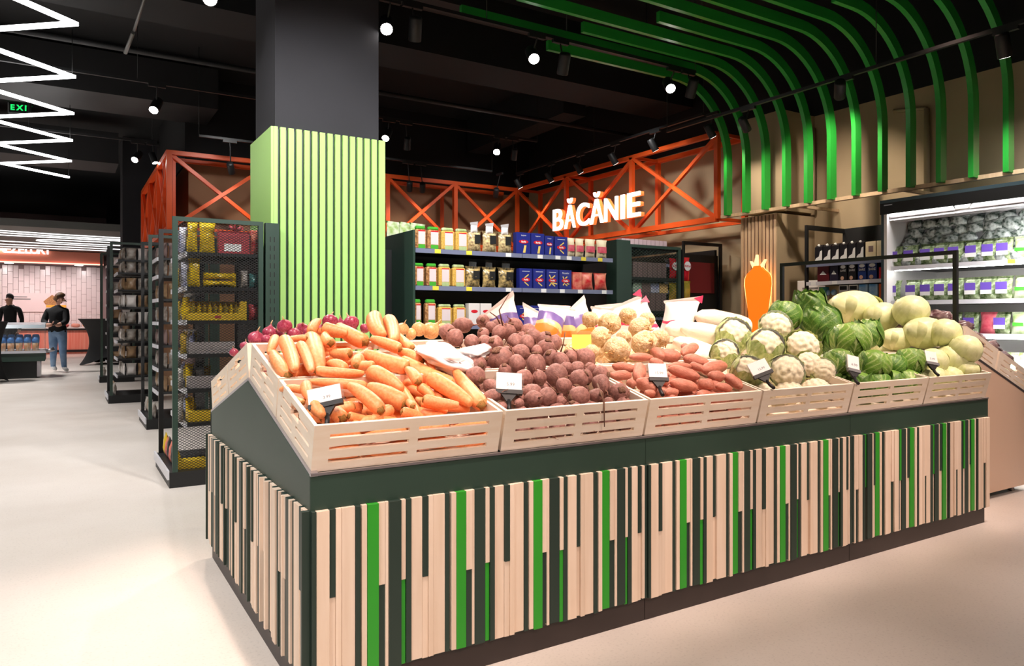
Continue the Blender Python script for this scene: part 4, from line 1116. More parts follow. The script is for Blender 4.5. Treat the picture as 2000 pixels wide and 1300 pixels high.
# long white radishes in film
def radish_mesh(seed):
    prof = [(0.05, 0.0), (0.35, 0.03), (0.7, 0.12), (0.92, 0.3), (1.0, 0.55), (0.98, 0.8), (0.86, 0.94), (0.5, 1.0)]
    return MB().lathe(prof, 14, wob=lambda t, z: 1 + 0.05 * noise.noise(Vector((t, z * 5, seed)))).mesh('white_radish', M['radish'])
M['radish'] = mat('white_radish_skin', srgb(240, 234, 220), 0.3, c2=srgb(232, 222, 200), vscale=3, bump=0.25, bscale=6)
RDM = [radish_mesh(1), radish_mesh(2)]
RD = [(1358, 616, 1462, 640, 22, 0.86), (1330, 640, 1450, 668, 22, 0.72), (1315, 665, 1405, 700, 20, 0.60), (1345, 690, 1400, 705, 15, 0.52), (1300, 640, 1380, 655, 22, 0.80)]
for k, (x1, y1, x2, y2, r, Y) in enumerate(RD):
    p, q = atY(x1, y1, Y + 0.05), atY(x2, y2, Y); rr = pxr(r, p)
    o = link('white_radish', RDM[k % 2], None, p, (q - p).to_track_quat('Z', 'Y').to_euler(), (rr, rr, (q - p).length))
    tag(o, ('topmost long white radish under the carrot shaped lamp', 'long white radish in the second layer', 'white radish lying above the sweet potatoes', 'lowest short white radish beside the first cauliflower', 'white radish half hidden behind the celeriac')[k], 'radish', 'white radishes in the upper crate')
for k in range(5):
    o = link('white_radish', RDM[k % 2], None, (2.06, 0.50 + 0.07 * k, zs(0.5 + 0.07 * k) + 0.06), (0, R(90), 0), (0.04, 0.04, 0.5))
    tag(o, 'white radish lying deep in the upper crate', 'radish', 'white radishes in the upper crate')
# purple brown bags on the end stand
NB = [crumple('wrapped_bag', M['nubag'], s, 0.085, 0.10, 0.06, 0.3) for s in range(3)]
n = 0
for r_ in range(5):
    for c_ in range(4):
        s_ = 0.10 + r_ * 0.19
        x = 5.10 - s_ * math.cos(A2); z = 0.655 + s_ * math.sin(A2) + 0.215
        o = link('wrapped_bag', NB[(r_ + c_) % 3], None, (x, E0 + 0.17 + c_ * 0.33, z), (random.uniform(-.3, .3), A2 + random.uniform(-.2, .2), random.uniform(-.5, .5)))
        tag(o, ('purple brown produce in shiny film near the end stand edge, %s row up' % ORD[r_]) if c_ == 0 else 'purple brown film wrapped produce farther along the end stand', 'bag', 'wrapped purple produce on the end stand')

# ---- price cards
def price_card(px, py, Y, wpx, hpx, price, label, roll=0, clear=False):
    p = atY(px, py, Y)
    d = (p - CAM).dot(FWD) / F_PX
    w, h = wpx * d, hpx * d
    t = thing('price_card', p, label, 'price card', 'electronic price cards on the crates', (R(-28), R(roll), -YAW + R(6)))
    MB().box(-w / 2, w / 2, -0.004, 0.004, -h / 2, h / 2).build('card', M['paper'], t, False)
    link('smoked_back', MB().box(-w / 2 - 0.006, w / 2 + 0.008, 0.0045, 0.006, -h / 2, h / 2 + 0.006).mesh('smoked_back', M['film']), t)
    text('price', price, h * 0.26, M['grey'], t, (w * 0.06, -0.0045, -h * 0.18), (R(90), 0, 0))
    MB().box(-w / 2 - 0.002, w / 2 + 0.003, -0.010, 0.008, -h / 2 - 0.016, -h / 2).build('holder_bar', M['grey'] if clear else M['black'], t, False)
    MB().prism([(-0.03, -h / 2 - 0.015), (0.03, -h / 2 - 0.015), (0.008, -h / 2 - 0.045), (-0.008, -h / 2 - 0.045)], 1, -0.006, 0.006).build('neck', M['black'], t, False)
    MB().tube([(0, 0, -h / 2 - 0.04), (0.0, -0.01, -h / 2 - 0.065), (0, -0.03, -h / 2 - 0.09)], 0.008, 8).build('clip', M['black'], t, False)
    return t
price_card(634, 771, 0.10, 64, 33, '3.99', 'price card on a black clip leaning over the carrots', -12)
price_card(994, 745, 0.10, 50, 36, '5.99', 'price card in a smoked holder among the beetroots', 4)
price_card(1284, 724, 0.12, 36, 30, '15.99', 'price card on a black clip in front of the sweet potatoes', 2)
price_card(1482, 717, 0.05, 38, 26, '12.99', 'price card standing before the cauliflowers', -20)
price_card(1666, 708, 0.03, 24, 30, '4.99', 'tilted grey price card at the left of the dark cabbages', 14, True)
price_card(1818, 697, 0.04, 24, 24, '3.49', 'small price card between dark and white cabbages', 10, True)
p = atY(1136, 667, 0.55)
t = thing('yellow_card', p, 'plain yellow price slip standing between beetroots and celeriac', 'price card', None, (R(-20), 0, -YAW))
MB().box(-0.045, 0.045, -0.002, 0.002, -0.035, 0.035).build('slip', M['yellowtag'], t, False)
MB().box(-0.047, 0.047, 0.0025, 0.004, -0.04, 0.055).build('clear_pocket', M['film'], t, False)
# ================================================================== shelving and packaged goods
def C(name, c, **k): 
    if name not in M: M[name] = mat(name, c, **k)
    return M[name]
C('blue_box', srgb(34, 44, 130), rough=0.35, var=0.05, vscale=4); C('red_logo', srgb(206, 30, 44), rough=0.4); C('pasta', srgb(232, 204, 104), rough=0.6)
C('beans', srgb(120, 72, 44), rough=0.3, c2=srgb(206, 158, 104), vscale=60); C('lentils', srgb(196, 150, 60), rough=0.3, c2=srgb(224, 186, 100), vscale=90)
C('pastabag', srgb(226, 206, 150), rough=0.3, c2=srgb(120, 88, 60), vscale=45); C('darkpasta', srgb(70, 64, 52), rough=0.25, c2=srgb(206, 176, 112), vscale=38)
C('green_cap', srgb(70, 168, 52), rough=0.4); C('pale_cap', srgb(196, 206, 160), rough=0.35, c2=srgb(120, 160, 70), vscale=14, stretch=(1, 1, 0.2)); C('lightpaper', srgb(222, 206, 206), rough=0.6)
C('cream_pack', srgb(236, 222, 186), rough=0.4, c2=srgb(228, 206, 160), vscale=9); C('pinkband', srgb(206, 70, 92), rough=0.4, c2=srgb(228, 120, 130), vscale=20)
C('red_pack', srgb(200, 36, 46), rough=0.3, c2=srgb(232, 150, 120), vscale=16); C('white_box', srgb(226, 220, 216), rough=0.5); C('yellow_pack', srgb(226, 190, 24), rough=0.28, var=0.1, vscale=8, bump=0.4, bscale=14)
C('yellow_carton', srgb(224, 188, 28), rough=0.5); C('grey_carton', srgb(176, 168, 166), rough=0.5); C('silver_pack', srgb(190, 184, 176), rough=0.25, c2=srgb(92, 74, 60), vscale=10, bump=0.5, bscale=16)
C('white_pack', srgb(214, 214, 222), rough=0.28, c2=srgb(90, 110, 180), vscale=9, bump=0.4, bscale=14); C('redgift', srgb(176, 52, 60), rough=0.5); C('brown_box', srgb(128, 106, 102), rough=0.5, rand=0.1); C('purple', srgb(112, 84, 190), rough=0.4)
C('salad', srgb(78, 104, 48), rough=0.2, c2=srgb(190, 204, 160), vscale=26, bump=0.8, bscale=30, rand=0.15); C('darksalad_glints', srgb(50, 70, 58), rough=0.15, c2=srgb(226, 234, 230), vscale=24, bump=1.0, bscale=26, rand=0.15)  # pale noise paints glare and glints of the plastic over the leaf greens
C('palesalad', srgb(224, 230, 206), rough=0.2, c2=srgb(150, 178, 100), vscale=14, bump=0.6, bscale=18); C('dark_red', srgb(110, 26, 30), rough=0.6); C('black_pack', srgb(26, 24, 28), rough=0.35); C('navy_pack', srgb(28, 52, 118), rough=0.35)
C('gold_pack', srgb(196, 160, 60), rough=0.25, c2=srgb(120, 120, 30), vscale=12, bump=0.6, bscale=16); C('cyan_pack', srgb(70, 150, 214), rough=0.35, c2=srgb(200, 226, 240), vscale=9); C('teal_pack', srgb(60, 120, 116), rough=0.3); C('eggs', srgb(214, 168, 140), rough=0.6)
C('orange_pack', srgb(230, 100, 40), rough=0.4); C('tan_pack', srgb(170, 140, 104), rough=0.3, c2=srgb(110, 84, 64), vscale=9); C('coral', srgb(232, 112, 88), rough=0.5)

def lattice(x0, x1, z0, z1, y, sp=0.015, w=0.0032, axis=0):
    """expanded metal: two families of slanting strips clipped to the rectangle"""
    mb = MB(); k = 0.62
    for sgn in (1, -1):
        c = (z0 if sgn > 0 else z0) - (x1 - x0) * k - 0.1
        while c < z1 + (x1 - x0) * k + 0.1:
            # line z = c + sgn*k*(x-x0)
            pts = []
            xa, xb = x0, x1
            za, zb = c, c + sgn * k * (x1 - x0)
            def clip(za, zb, xa, xb):
                t0, t1 = 0.0, 1.0; dz = zb - za
                for (p, q) in ((-dz, za - z0), (dz, z1 - za)):
                    if p == 0: continue
                    r_ = q / p
                    if p < 0: t0 = max(t0, r_)
                    else: t1 = min(t1, r_)
                if t0 >= t1: return None
                return (xa + (xb - xa) * t0, za + dz * t0, xa + (xb - xa) * t1, za + dz * t1)
            r_ = clip(za, zb, xa, xb)
            if r_ and abs(r_[0] - r_[2]) > 0.004:
                P = [(r_[0], y, r_[1]), (r_[2], y, r_[3])] if axis == 0 else [(y, r_[0], r_[1]), (y, r_[2], r_[3])]
                mb.bar(P[0], P[1], 0.0015, w)
            c += sp * k * 2
    return mb

def ellipse(rx, rz, y0, y1, cx=0, cz=0, n=20):
    return MB().prism([(cx + rx * math.cos(2 * math.pi * i / n), cz + rz * math.sin(2 * math.pi * i / n)) for i in range(n)], 1, y0, y1)

# ---- goods; each stands with its front at local y=0 facing -y, depth going +y, base at z=0
def g_box(name, loc, w, h, d, m, label, cat, group, rot=0):
    t = thing(name, loc, label, cat, group, (0, 0, rot))
    MB().bevbox(-w / 2, w / 2, 0, d, 0, h, 0.002).build('carton', m, t, False)
    return t
def pasta_box(loc, w, h, label, style, rot=0):
    t = g_box('pasta_box', loc, w, h, 0.06, M['blue_box'], label, 'box', 'blue pasta cartons', rot)
    if style in (0, 1, 2):
        ellipse(w * 0.34, h * 0.085, -0.002, 0.0, 0, h * 0.58).build('logo', M['red_logo'], t, False)
        text('logo_text', 'Barilla', h * 0.105, M['paper'], t, (0, -0.003, h * 0.575), (R(90), 0, 0), 0, 0.0008)
        text('title', 'Spaghetti' if style == 0 else ('Farfalle' if style == 1 else 'Lasagne'), h * 0.075, M['paper'], t, (0, -0.001, h * 0.87), (R(90), 0, 0))
        MB().prism([(-w * 0.05, h * 0.08), (w * 0.12, h * 0.08), (w * 0.2, h * 0.42), (w * 0.05, h * 0.42)], 1, -0.002, 0).build('pasta_picture', M['pasta'], t, False)
    else:
        ellipse(w * 0.34, h * 0.10, -0.002, 0.0, 0, h * 0.45).build('logo', M['red_logo'], t, False)
        text('logo_text', 'Barilla', h * 0.11, M['paper'], t, (0, -0.003, h * 0.445), (R(90), 0, 0), 0, 0.0008)
        if style == 4: text('title', 'Piccolini', h * 0.13, M['paper'], t, (0, -0.001, h * 0.84), (R(90), 0, 0))
        else: MB().box(-w * 0.3, w * 0.3, -0.0008, 0, h * 0.85, h * 0.87).build('title', M['paper'], t, False)
        for k, (x0, z0, a) in enumerate(((0.05, 0.62, -35), (0.05, 0.24, 35), (-0.18, 0.60, 60), (0.2, 0.30, 10), (-0.15, 0.28, -50))):
            if style == 3 and k > 1: break
            mm = Matrix.Translation((w * x0, 0, h * z0)) @ Matrix.Rotation(R(a), 4, 'Y')
            MB().box(-w * 0.20 / (1 + (style == 4)), w * 0.20 / (1 + (style == 4)), -0.002, 0, -0.005, 0.005, mm).build('pasta_picture', M['pasta'], t, False)
    return t
_pm = {}
def pil(m, w, h, t, seed, fin, ear=0.0):
    k = (m.name, round(w, 3), round(h, 3), round(t, 3), seed, fin, ear)
    if k not in _pm: _pm[k] = pillow('bag', m, w, h, t, seed, fin, 0, 9, 11, ear)
    return _pm[k]
def legume_bag(loc, w, h, label, kind):
    t = thing('legume_bag', loc, label, 'bag', 'bagged pulses with white labels')
    m = M['beans'] if kind < 2 else M['lentils']; cap = M['green_cap'] if kind < 2 else M['pale_cap']
    MB().bevbox(-w / 2, w / 2, 0.0, 0.06, 0, h * 0.86, 0.012).build('filled_bag', m, t, False)
    MB().bevbox(-w * 0.42, w * 0.42, 0.008, 0.052, h * 0.84, h, 0.01).build('folded_top', cap, t, False)
    MB().box(-w * 0.27, w * 0.33, -0.0015, 0.0, h * 0.22, h * 0.78).build('paper_label', M['lightpaper'], t, False)
    MB().box(-w * 0.27, w * 0.33, -0.002, 0.0, h * 0.76, h * 0.81).build('red_edge', M['red_logo'], t, False)
    MB().box(-w * 0.27, w * 0.33, -0.0015, 0.0, 0.004, h * 0.20).build('green_band', cap, t, False)
    return t
def pasta_bag(loc, w, h, label, dark):
    t = thing('pasta_bag', loc, label, 'bag', 'loose pasta in clear tied bags')
    link('filled_bag', pil(M['darkpasta'] if dark else M['pastabag'], w, h * 0.72, 0.08, 3 + dark, 0.1), t, (0, 0.04, 0))
    link('gathered_top', pil(M['film'] if dark else M['whitebag'], w * 0.55, h * 0.34, 0.03, 6, 0.3, 0.3), t, (0.0, 0.04, h * 0.64))
    MB().box(-w * 0.12, w * 0.30, -0.006, -0.004, h * 0.28, h * 0.56).build('black_label', M['ink'], t, False)
    return t
def soft_pack(loc, w, h, m, label, cat='bag', group=None, rot=0, seed=1, th=0.06, band=None, tilt=0):
    o = link('soft_pack', pil(m, w, h, th, seed, 0.07), None, loc, (tilt, 0, rot))
    tag(o, label, cat, group)
    if band is not None:
        b_, z0, z1 = band
        link('printed_band', MB().grid(9, 3, lambda u, v: Vector(((u - .5) * w * 0.86, -th * 0.5 * (max(0, 1 - abs((u - .5) * 1.9) ** 2.6) ** .6) - 0.004, h * (z0 + (z1 - z0) * v)))).mesh('printed_band', b_), o)
    return o

# ------------------------------------------------------------------ gondola A (faces the camera behind the stand)
GY = 3.40
def shelf(parent, x0, x1, y0, y1, z, rail=M['rail'], tickets=(), face='y'):
    """board whose front edge carries a price rail; face y: front at y0; face x: front at x0"""
    s_ = MB().box(x0, x1, y0, y1, z - 0.025, z).build('shelf', M['black'], parent)
    if face == 'y':
        MB().box(x0, x1, y0 - 0.014, y0 - 0.001, z - 0.034, z + 0.004).build('price_rail', rail, s_)
        for (tx, tm) in tickets: MB().box(tx - 0.028, tx + 0.028, y0 - 0.017, y0 - 0.0145, z - 0.032, z + 0.002).build('price_ticket', tm, s_)
    else:
        MB().box(x0 - 0.014, x0 - 0.001, y0, y1, z - 0.034, z + 0.004).build('price_rail', rail, s_)
        for (ty, tm) in tickets: MB().box(x0 - 0.017, x0 - 0.0145, ty - 0.028, ty + 0.028, z - 0.032, z + 0.002).build('price_ticket', tm, s_)
    return s_
ga = thing('grocery_gondola', (2.9, 3.9, 0), 'dark green double sided gondola of pasta and pulses behind the produce stand', 'shelving')
GX0, GX1, GM = 1.86, 3.96, 2.905
MB().box(GX0, GX1, 3.86, 3.90, 0.0, 1.80).build('back_panel', M['black'], ga)
MB().box(GX0 - 0.02, GX0, GY, 4.35, 0.0, 1.93).build('side_panel', M['dgreen'], ga)
MB().box(GX0, GX1, GY, 4.35, 0.0, 0.12).build('base', M['dgreen'], ga)
MB().box(GX1 + 0.11, GX1 + 0.29, 3.46, 3.62, 0.0, 1.98).build('upright', M['dgreen'], ga)
tk = {1.776: [(2.06, 'y'), (2.36, 'y'), (2.76, 'w'), (3.10, 'w'), (3.30, 'w'), (3.43, 'w'), (3.60, 'y'), (3.80, 'y')], 1.464: [(2.04, 'y'), (2.36, 'y'), (2.76, 'w'), (3.14, 'w'), (3.35, 'w'), (3.56, 'w'), (3.85, 'w')], 1.135: [(2.1, 'w'), (3.0, 'w')]}
for z in (1.776, 1.464, 1.135, 0.80, 0.45):
    for (a, b) in ((GX0, GM - 0.004), (GM + 0.004, GX1)):
        shelf(ga, a, b, GY, 3.85, z, M['rail'], [(x, M['yellowtag'] if c == 'y' else M['paper']) for x, c in tk.get(z, ()) if a < x < b])
    MB().box(GX0, GX1, 3.92, 4.35, z - 0.025, z).build('rear_shelf', M['black'], ga)
MB().box(0.66, 1.84, 3.86, 3.90, 0, 1.80).build('back_panel', M['black'], ga)

def xat(px, Y=GY + 0.02): return atY(px, 600, Y).x
rows = {1.776: [('L', 811, 834, 'bag of mixed beans with a green top, leftmost on the top shelf', 0), ('L', 835, 860, 'bag of mixed beans with a green top, second on the top shelf', 1), ('L', 862, 889, 'bag of yellow pulses, third on the top shelf', 2), ('L', 890, 915, 'bag of yellow pulses, fourth on the top shelf', 3),
                ('P', 916, 943, 'tied bag of pale pasta with a black label, left of three on the top shelf', 0), ('P', 945, 974, 'tied bag of pale pasta with a black label, middle of three on the top shelf', 0), ('P', 976, 1003, 'tied bag of pale pasta with a black label, right of three on the top shelf', 0),
                ('B', 1008, 1036, 'tall blue pasta carton, leftmost on the top shelf', 0), ('B', 1037, 1063, 'tall blue pasta carton, second on the top shelf', 0), ('B', 1064, 1081, 'narrow blue pasta carton with a yellow triangle on the top shelf', 2), ('B', 1083, 1108, 'blue pasta carton with crossed shapes on the top shelf', 3),
                ('S', 1110, 1125, 'cream and pink pasta bag, first of four on the top shelf', 0), ('S', 1126, 1143, 'cream and pink pasta bag, second of four on the top shelf', 0), ('S', 1145, 1165, 'cream and pink pasta bag, third of four on the top shelf', 0), ('S', 1167, 1188, 'cream and pink pasta bag, last of four on the top shelf', 0)],
        1.464: [('L', 809, 830, 'bag of mixed beans, leftmost on the middle shelf', 0), ('L', 833, 855, 'bag of mixed beans, second on the middle shelf', 1), ('L', 857, 881, 'bag of yellow pulses, third on the middle shelf', 2), ('L', 884, 910, 'bag of yellow pulses, fourth on the middle shelf', 3),
                ('P', 912, 942, 'clear bag of dark pasta, left of three on the middle shelf', 1), ('P', 945, 972, 'clear bag of dark pasta, middle of three on the middle shelf', 1), ('P', 976, 1008, 'clear bag of dark pasta with a black label, right of three on the middle shelf', 1),
                ('B', 1014, 1039, 'blue pasta carton with two sticks printed, leftmost on the middle shelf', 3), ('B', 1041, 1065, 'blue pasta carton with two sticks printed, second on the middle shelf', 3), ('B', 1067, 1090, 'blue pasta carton with shells printed on the middle shelf', 5), ('B', 1092, 1116, 'blue pasta carton with handwritten title on the middle shelf', 4),
                ('X', 1118, 1136, 'flat red pasta carton on the middle shelf beside the blue ones', 0), ('R', 1138, 1162, 'red pasta bag, left of two on the middle shelf', 0), ('R', 1164, 1189, 'red pasta bag, right of two on the middle shelf', 0)],
        1.135: [('L', 809, 824, 'tall bag of mixed beans, leftmost on the lower shelf', 0), ('L', 831, 853, 'tall bag of mixed beans, second on the lower shelf', 1), ('L', 856, 884, 'short bag of chickpeas, third on the lower shelf', 2), ('L', 886, 911, 'short bag of chickpeas, fourth on the lower shelf', 3),
                ('W', 915, 937, 'white carton with a red oval, left one on the lower shelf', 0), ('W', 938, 960, 'white carton with a red oval, right one on the lower shelf', 0), ('W', 961, 980, 'small cream carton beside the white ones on the lower shelf', 1),
                ('B', 1010, 1034, 'blue carton low behind the printed bags', 3), ('B', 1036, 1060, 'blue carton low behind the printed bags, second', 3)]}
for z, items in rows.items():
    for (k, a, b, lab, stl) in items:
        xa, xb = xat(a), xat(b); w = xb - xa - 0.004; cx = (xa + xb) / 2; L0 = Vector((cx, GY + 0.015, z))
        if k == 'L': legume_bag(L0, w, (0.195 if z > 1.2 else (0.22 if stl < 2 else 0.18)), lab, stl)
        elif k == 'P': pasta_bag(L0, w, 0.27 if stl == 0 else 0.26, lab, stl)
        elif k == 'B': pasta_box(L0, w, (0.200 if stl < 2 else 0.185) - (0.01 if z == 1.135 else 0), lab, stl)
        elif k == 'S': soft_pack(L0 + Vector((0, 0.03, 0)), w, 0.185, M['cream_pack'], lab, 'bag', 'cream and pink pasta bags', 0, 2, 0.06, (M['pinkband'], 0.30, 0.62))
        elif k == 'R': soft_pack(L0 + Vector((0, 0.03, 0)), w, 0.175, M['red_pack'], lab, 'bag', 'red pasta bags', 0, 4, 0.07, None, R(-6))
        elif k == 'X': g_box('red_carton', L0, w, 0.17, 0.05, M['red_pack'], lab, 'box', 'red pasta packs')
        elif k == 'W':
            t = g_box('white_carton', L0, w, 0.19 if stl == 0 else 0.15, 0.07, M['white_box'] if stl == 0 else M['cream_pack'], lab, 'box', 'white cartons on the lower shelf')
            ellipse(w * 0.3, 0.014, -0.002, 0, 0, 0.12 if stl == 0 else 0.09).build('logo', M['red_logo'], t, False)
# rice bags lying on the far side of the same gondola
for k, (px, py) in enumerate(((770, 440), (795, 444), (815, 447))):
    p = atY(px, py, 4.05)
    soft_pack((p.x, 4.05, 1.776), 0.20, 0.30, M['palesalad'], ('pale bag leaning at the left end of the gondola top beside the pillar', 'pale bag between the pillar and the bean bags', 'pale bag half behind the leftmost bean bag')[k], 'bag', 'pale bags on the far side of the gondola', 0.4, 3, 0.10)

# ------------------------------------------------------------------ aisle end shelves with mesh sides
def end_cap(name, x0, x1, y0, y1, H, levels, label, mesh=True, post=True, strip=0.10):
    t = thing(name, ((x0 + x1) / 2, (y0 + y1) / 2, 0), label, 'shelving', 'aisle end shelves')
    MB().box(x0 - 0.02, x1, y0, y1, 0.0, 0.11).build('base', M['black'], t)
    MB().box(x0 - 0.034, x0 - 0.021, y0, y1, 0.06, 0.125).build('base_rail', M['railw'], t)
    MB().box(x1 - 0.02, x1, y0 + 0.03, y1 - 0.03, 0.11, H - 0.05).build('back_panel', M['black'], t)
    for y in (y0, y1 - 0.03):
        fr_ = MB().box(x0, x0 + 0.035, y, y + 0.03, 0.11, H).box(x1 - 0.035, x1, y, y + 0.03, 0.11, H).box(x0 + 0.035, x1 - 0.035, y, y + 0.03, H - 0.03, H).build('side_frame', M['dgreen' if y == y0 else 'black'], t)
        if mesh and y == y0:
            mm = lattice(x0 + 0.035, x1 - 0.035, 0.12, H - 0.03, y + 0.015).build('metal_mesh', M['black'], fr_)
            mm['kind'] = 'stuff'
    for z in levels:
        shelf(t, x0 + strip, x1 - 0.02, y0 + 0.035, y1 - 0.035, z, M['railw'], (), 'x')
    if post:
        up_ = MB().box(x1 + 0.015, x1 + 0.115, y0 - 0.01, y0 + 0.05, 0.0, H - 0.005).build('slotted_upright', M['dgreen'], t)
        mb = MB()
        for k in range(24):
            for dx in (0.045, 0.075): mb.box(x1 + dx, x1 + dx + 0.006, y0 - 0.0115, y0 - 0.009, 0.25 + k * 0.066, 0.25 + k * 0.066 + 0.038)
        mb.build('slot_rows', M['ink'], up_)['kind'] = 'stuff'
    return t
LV1 = [1.672, 1.423, 1.18, 0.936, 0.687, 0.445]
end_cap('aisle_end_shelf', 0.02, 0.64, 3.43, 4.33, 1.915, LV1, 'nearest aisle end shelf with a dark mesh side, full of yellow snack bags')
def on_cap(a, b, z, Y=3.55):
    xa, xb = atY(a, 600, Y).x, atY(b, 600, Y).x
    return (xa + xb) / 2, xb - xa
def E(a, b, z, h, m, lab, kind='soft', Y=3.55, seed=1, tilt=0, d=0.08):
    cx, w = on_cap(a, b, z, Y)
    if kind == 'soft': return soft_pack((cx, Y, z), w, h, m, lab, 'bag', 'goods on the nearest aisle end', 0, seed, 0.07, None, tilt)
    return g_box('carton', (cx, Y - 0.04, z), w, h, d, m, lab, 'box', 'goods on the nearest aisle end')
z = LV1[0]
E(366, 386, z, 0.22, M['yellow_pack'], 'left yellow snack bag on the top mesh shelf'); E(389, 420, z, 0.23, M['yellow_pack'], 'right yellow snack bag on the top mesh shelf', seed=2)
E(336, 350, z, 0.16, M['white_pack'], 'blue and white bag at the left of the top mesh shelf'); E(350, 365, z, 0.19, M['white_pack'], 'blue and white bag next to the yellow snack bags', Y=3.62, seed=3)
t = E(425, 485, z, 0.17, M['redgift'], 'red gift box with a ribbon bow on the top mesh shelf', 'box')
MB().box(-0.07, 0.05, -0.002, 0, 0.02, 0.075).build('white_label', M['paper'], t, False)
bow = MB()
for a in range(7): bow.tube([(0.02, 0.04, 0.172), (0.02 + 0.05 * math.cos(a * 0.9), 0.04 + 0.04 * math.sin(a * 0.9), 0.205 + 0.01 * (a % 2)), (0.02 + 0.015 * math.cos(a * 0.9 + .5), 0.04, 0.18)], [0.008, 0.014, 0.006], 6)
bow.build('ribbon_bow', M['redgift'], t, False)
E(488, 506, z, 0.19, M['red_pack'], 'red and yellow pack at the right of the top mesh shelf', seed=4)
z = LV1[1]
E(368, 391, z, 0.21, M['yellow_pack'], 'upright yellow snack bag on the second mesh shelf', seed=3); E(353, 366, z, 0.18, M['white_pack'], 'pale green bag beside the upright yellow bag'); E(340, 350, z, 0.13, M['gold_pack'], 'small brown bag at the left of the second mesh shelf')
for k in range(2):
    cx, w = on_cap(397, 461, z)
    mm = pillow('soft_pack', M['yellow_pack'], 0.055, w, 0.16, 5 + k, 0.05, 0, 9, 13)
    o = link('soft_pack', mm, None, (cx - w / 2, 3.56, z + 0.028 + k * 0.055), (0, R(90), 0)); tag(o, ('lower', 'upper')[k] + ' of two yellow packs lying flat on the second mesh shelf', 'bag', 'goods on the nearest aisle end')
E(470, 484, z, 0.13, M['silver_pack'], 'shiny silver bag on the second mesh shelf', seed=2); E(486, 504, z, 0.11, M['teal_pack'], 'green pack at the right of the second mesh shelf', seed=2)
z = LV1[2]
cx, w = on_cap(365, 479, z)
t = thing('display_tray', (cx, 3.50, z), 'yellow cardboard tray of upright sachets on the third mesh shelf', 'box')
MB().box(-w / 2, w / 2, 0, 0.004, 0, 0.055).box(w / 2 - 0.05, w / 2, 0, 0.004, 0.055, 0.14).build('front', M['yellow_carton'], t, False)
MB().box(-w / 2, w / 2, 0.10, 0.104, 0, 0.14).build('back', M['yellow_carton'], t, False)
ellipse(0.022, 0.01, -0.002, 0, 0, 0.025).build('red_oval', M['redgift'], t, False)
for k in range(9):
    soft_pack((cx - w / 2 + 0.045 + k * 0.037, 3.555, z), 0.085, 0.135, M['yellow_pack'] if k % 2 else M['gold_pack'], 'sachet standing edge on in the yellow tray, %s from the left' % ORD[k], 'sachet', 'sachets in the yellow tray', R(80), 1, 0.03)
E(356, 370, z, 0.17, M['yellow_pack'], 'tall yellow bag left of the yellow tray', Y=3.63); E(340, 352, z, 0.14, M['gold_pack'], 'brown bag at the left of the third mesh shelf'); E(485, 506, z, 0.12, M['redgift'], 'dark red bag right of the yellow tray', seed=2)
z = LV1[3]
E(367, 457, z, 0.085, M['grey_carton'], 'long pale grey carton on the fourth mesh shelf', 'box', d=0.12); E(352, 365, z, 0.15, M['gold_pack'], 'striped bag on the fourth mesh shelf'); E(372, 385, z, 0.16, M['gold_pack'], 'leaning bag behind the long grey carton', Y=3.70)
z = LV1[4]
E(367, 440, z, 0.085, M['grey_carton'], 'pale grey carton on the fifth mesh shelf', 'box', d=0.12); E(362, 378, z, 0.17, M['yellow_pack'], 'yellow bag on the fifth mesh shelf', Y=3.68); E(345, 358, z, 0.15, M['silver_pack'], 'silver bag on the fifth mesh shelf'); E(398, 412, z, 0.15, M['gold_pack'], 'bag leaning behind the grey carton on the fifth mesh shelf', Y=3.70)
z = LV1[5]
E(367, 450, z, 0.075, M['yellow_carton'], 'yellow carton with a red oval on the sixth mesh shelf', 'box', d=0.12); E(362, 375, z, 0.16, M['yellow_pack'], 'yellow bag on the sixth mesh shelf', Y=3.70); E(345, 358, z, 0.15, M['silver_pack'], 'silver bag on the sixth mesh shelf')
E(346, 440, 0.11, 0.06, M['yellow_carton'], 'yellow carton on the base of the nearest aisle end', 'box', d=0.12)
for k in range(6):     # packs facing the left aisle on the base and on every shelf
    soft_pack((0.06, 3.56 + k * 0.12, 0.11), 0.10, 0.16 + 0.02 * (k % 2), (M['yellow_pack'], M['black_pack'], M['red_pack'], M['black_pack'], M['red_pack'], M['yellow_pack'])[k], 'upright pack on the base facing the left aisle, %s from the mesh side' % ORD[k], 'bag', 'packs on the base of the nearest aisle end', R(-90), 1, 0.05)
for li, z in enumerate(LV1):
    for k in range(4):
        soft_pack((0.19, 3.72 + k * 0.16, z), 0.13, 0.16, (M['silver_pack'], M['yellow_pack'], M['gold_pack'], M['white_pack'])[(k + li) % 4], 'packet facing the left aisle on the %s shelf of the nearest aisle end' % ORD[li], 'bag', 'packets along the aisle front of the nearest aisle end', R(-90), 1 + k % 2, 0.05)

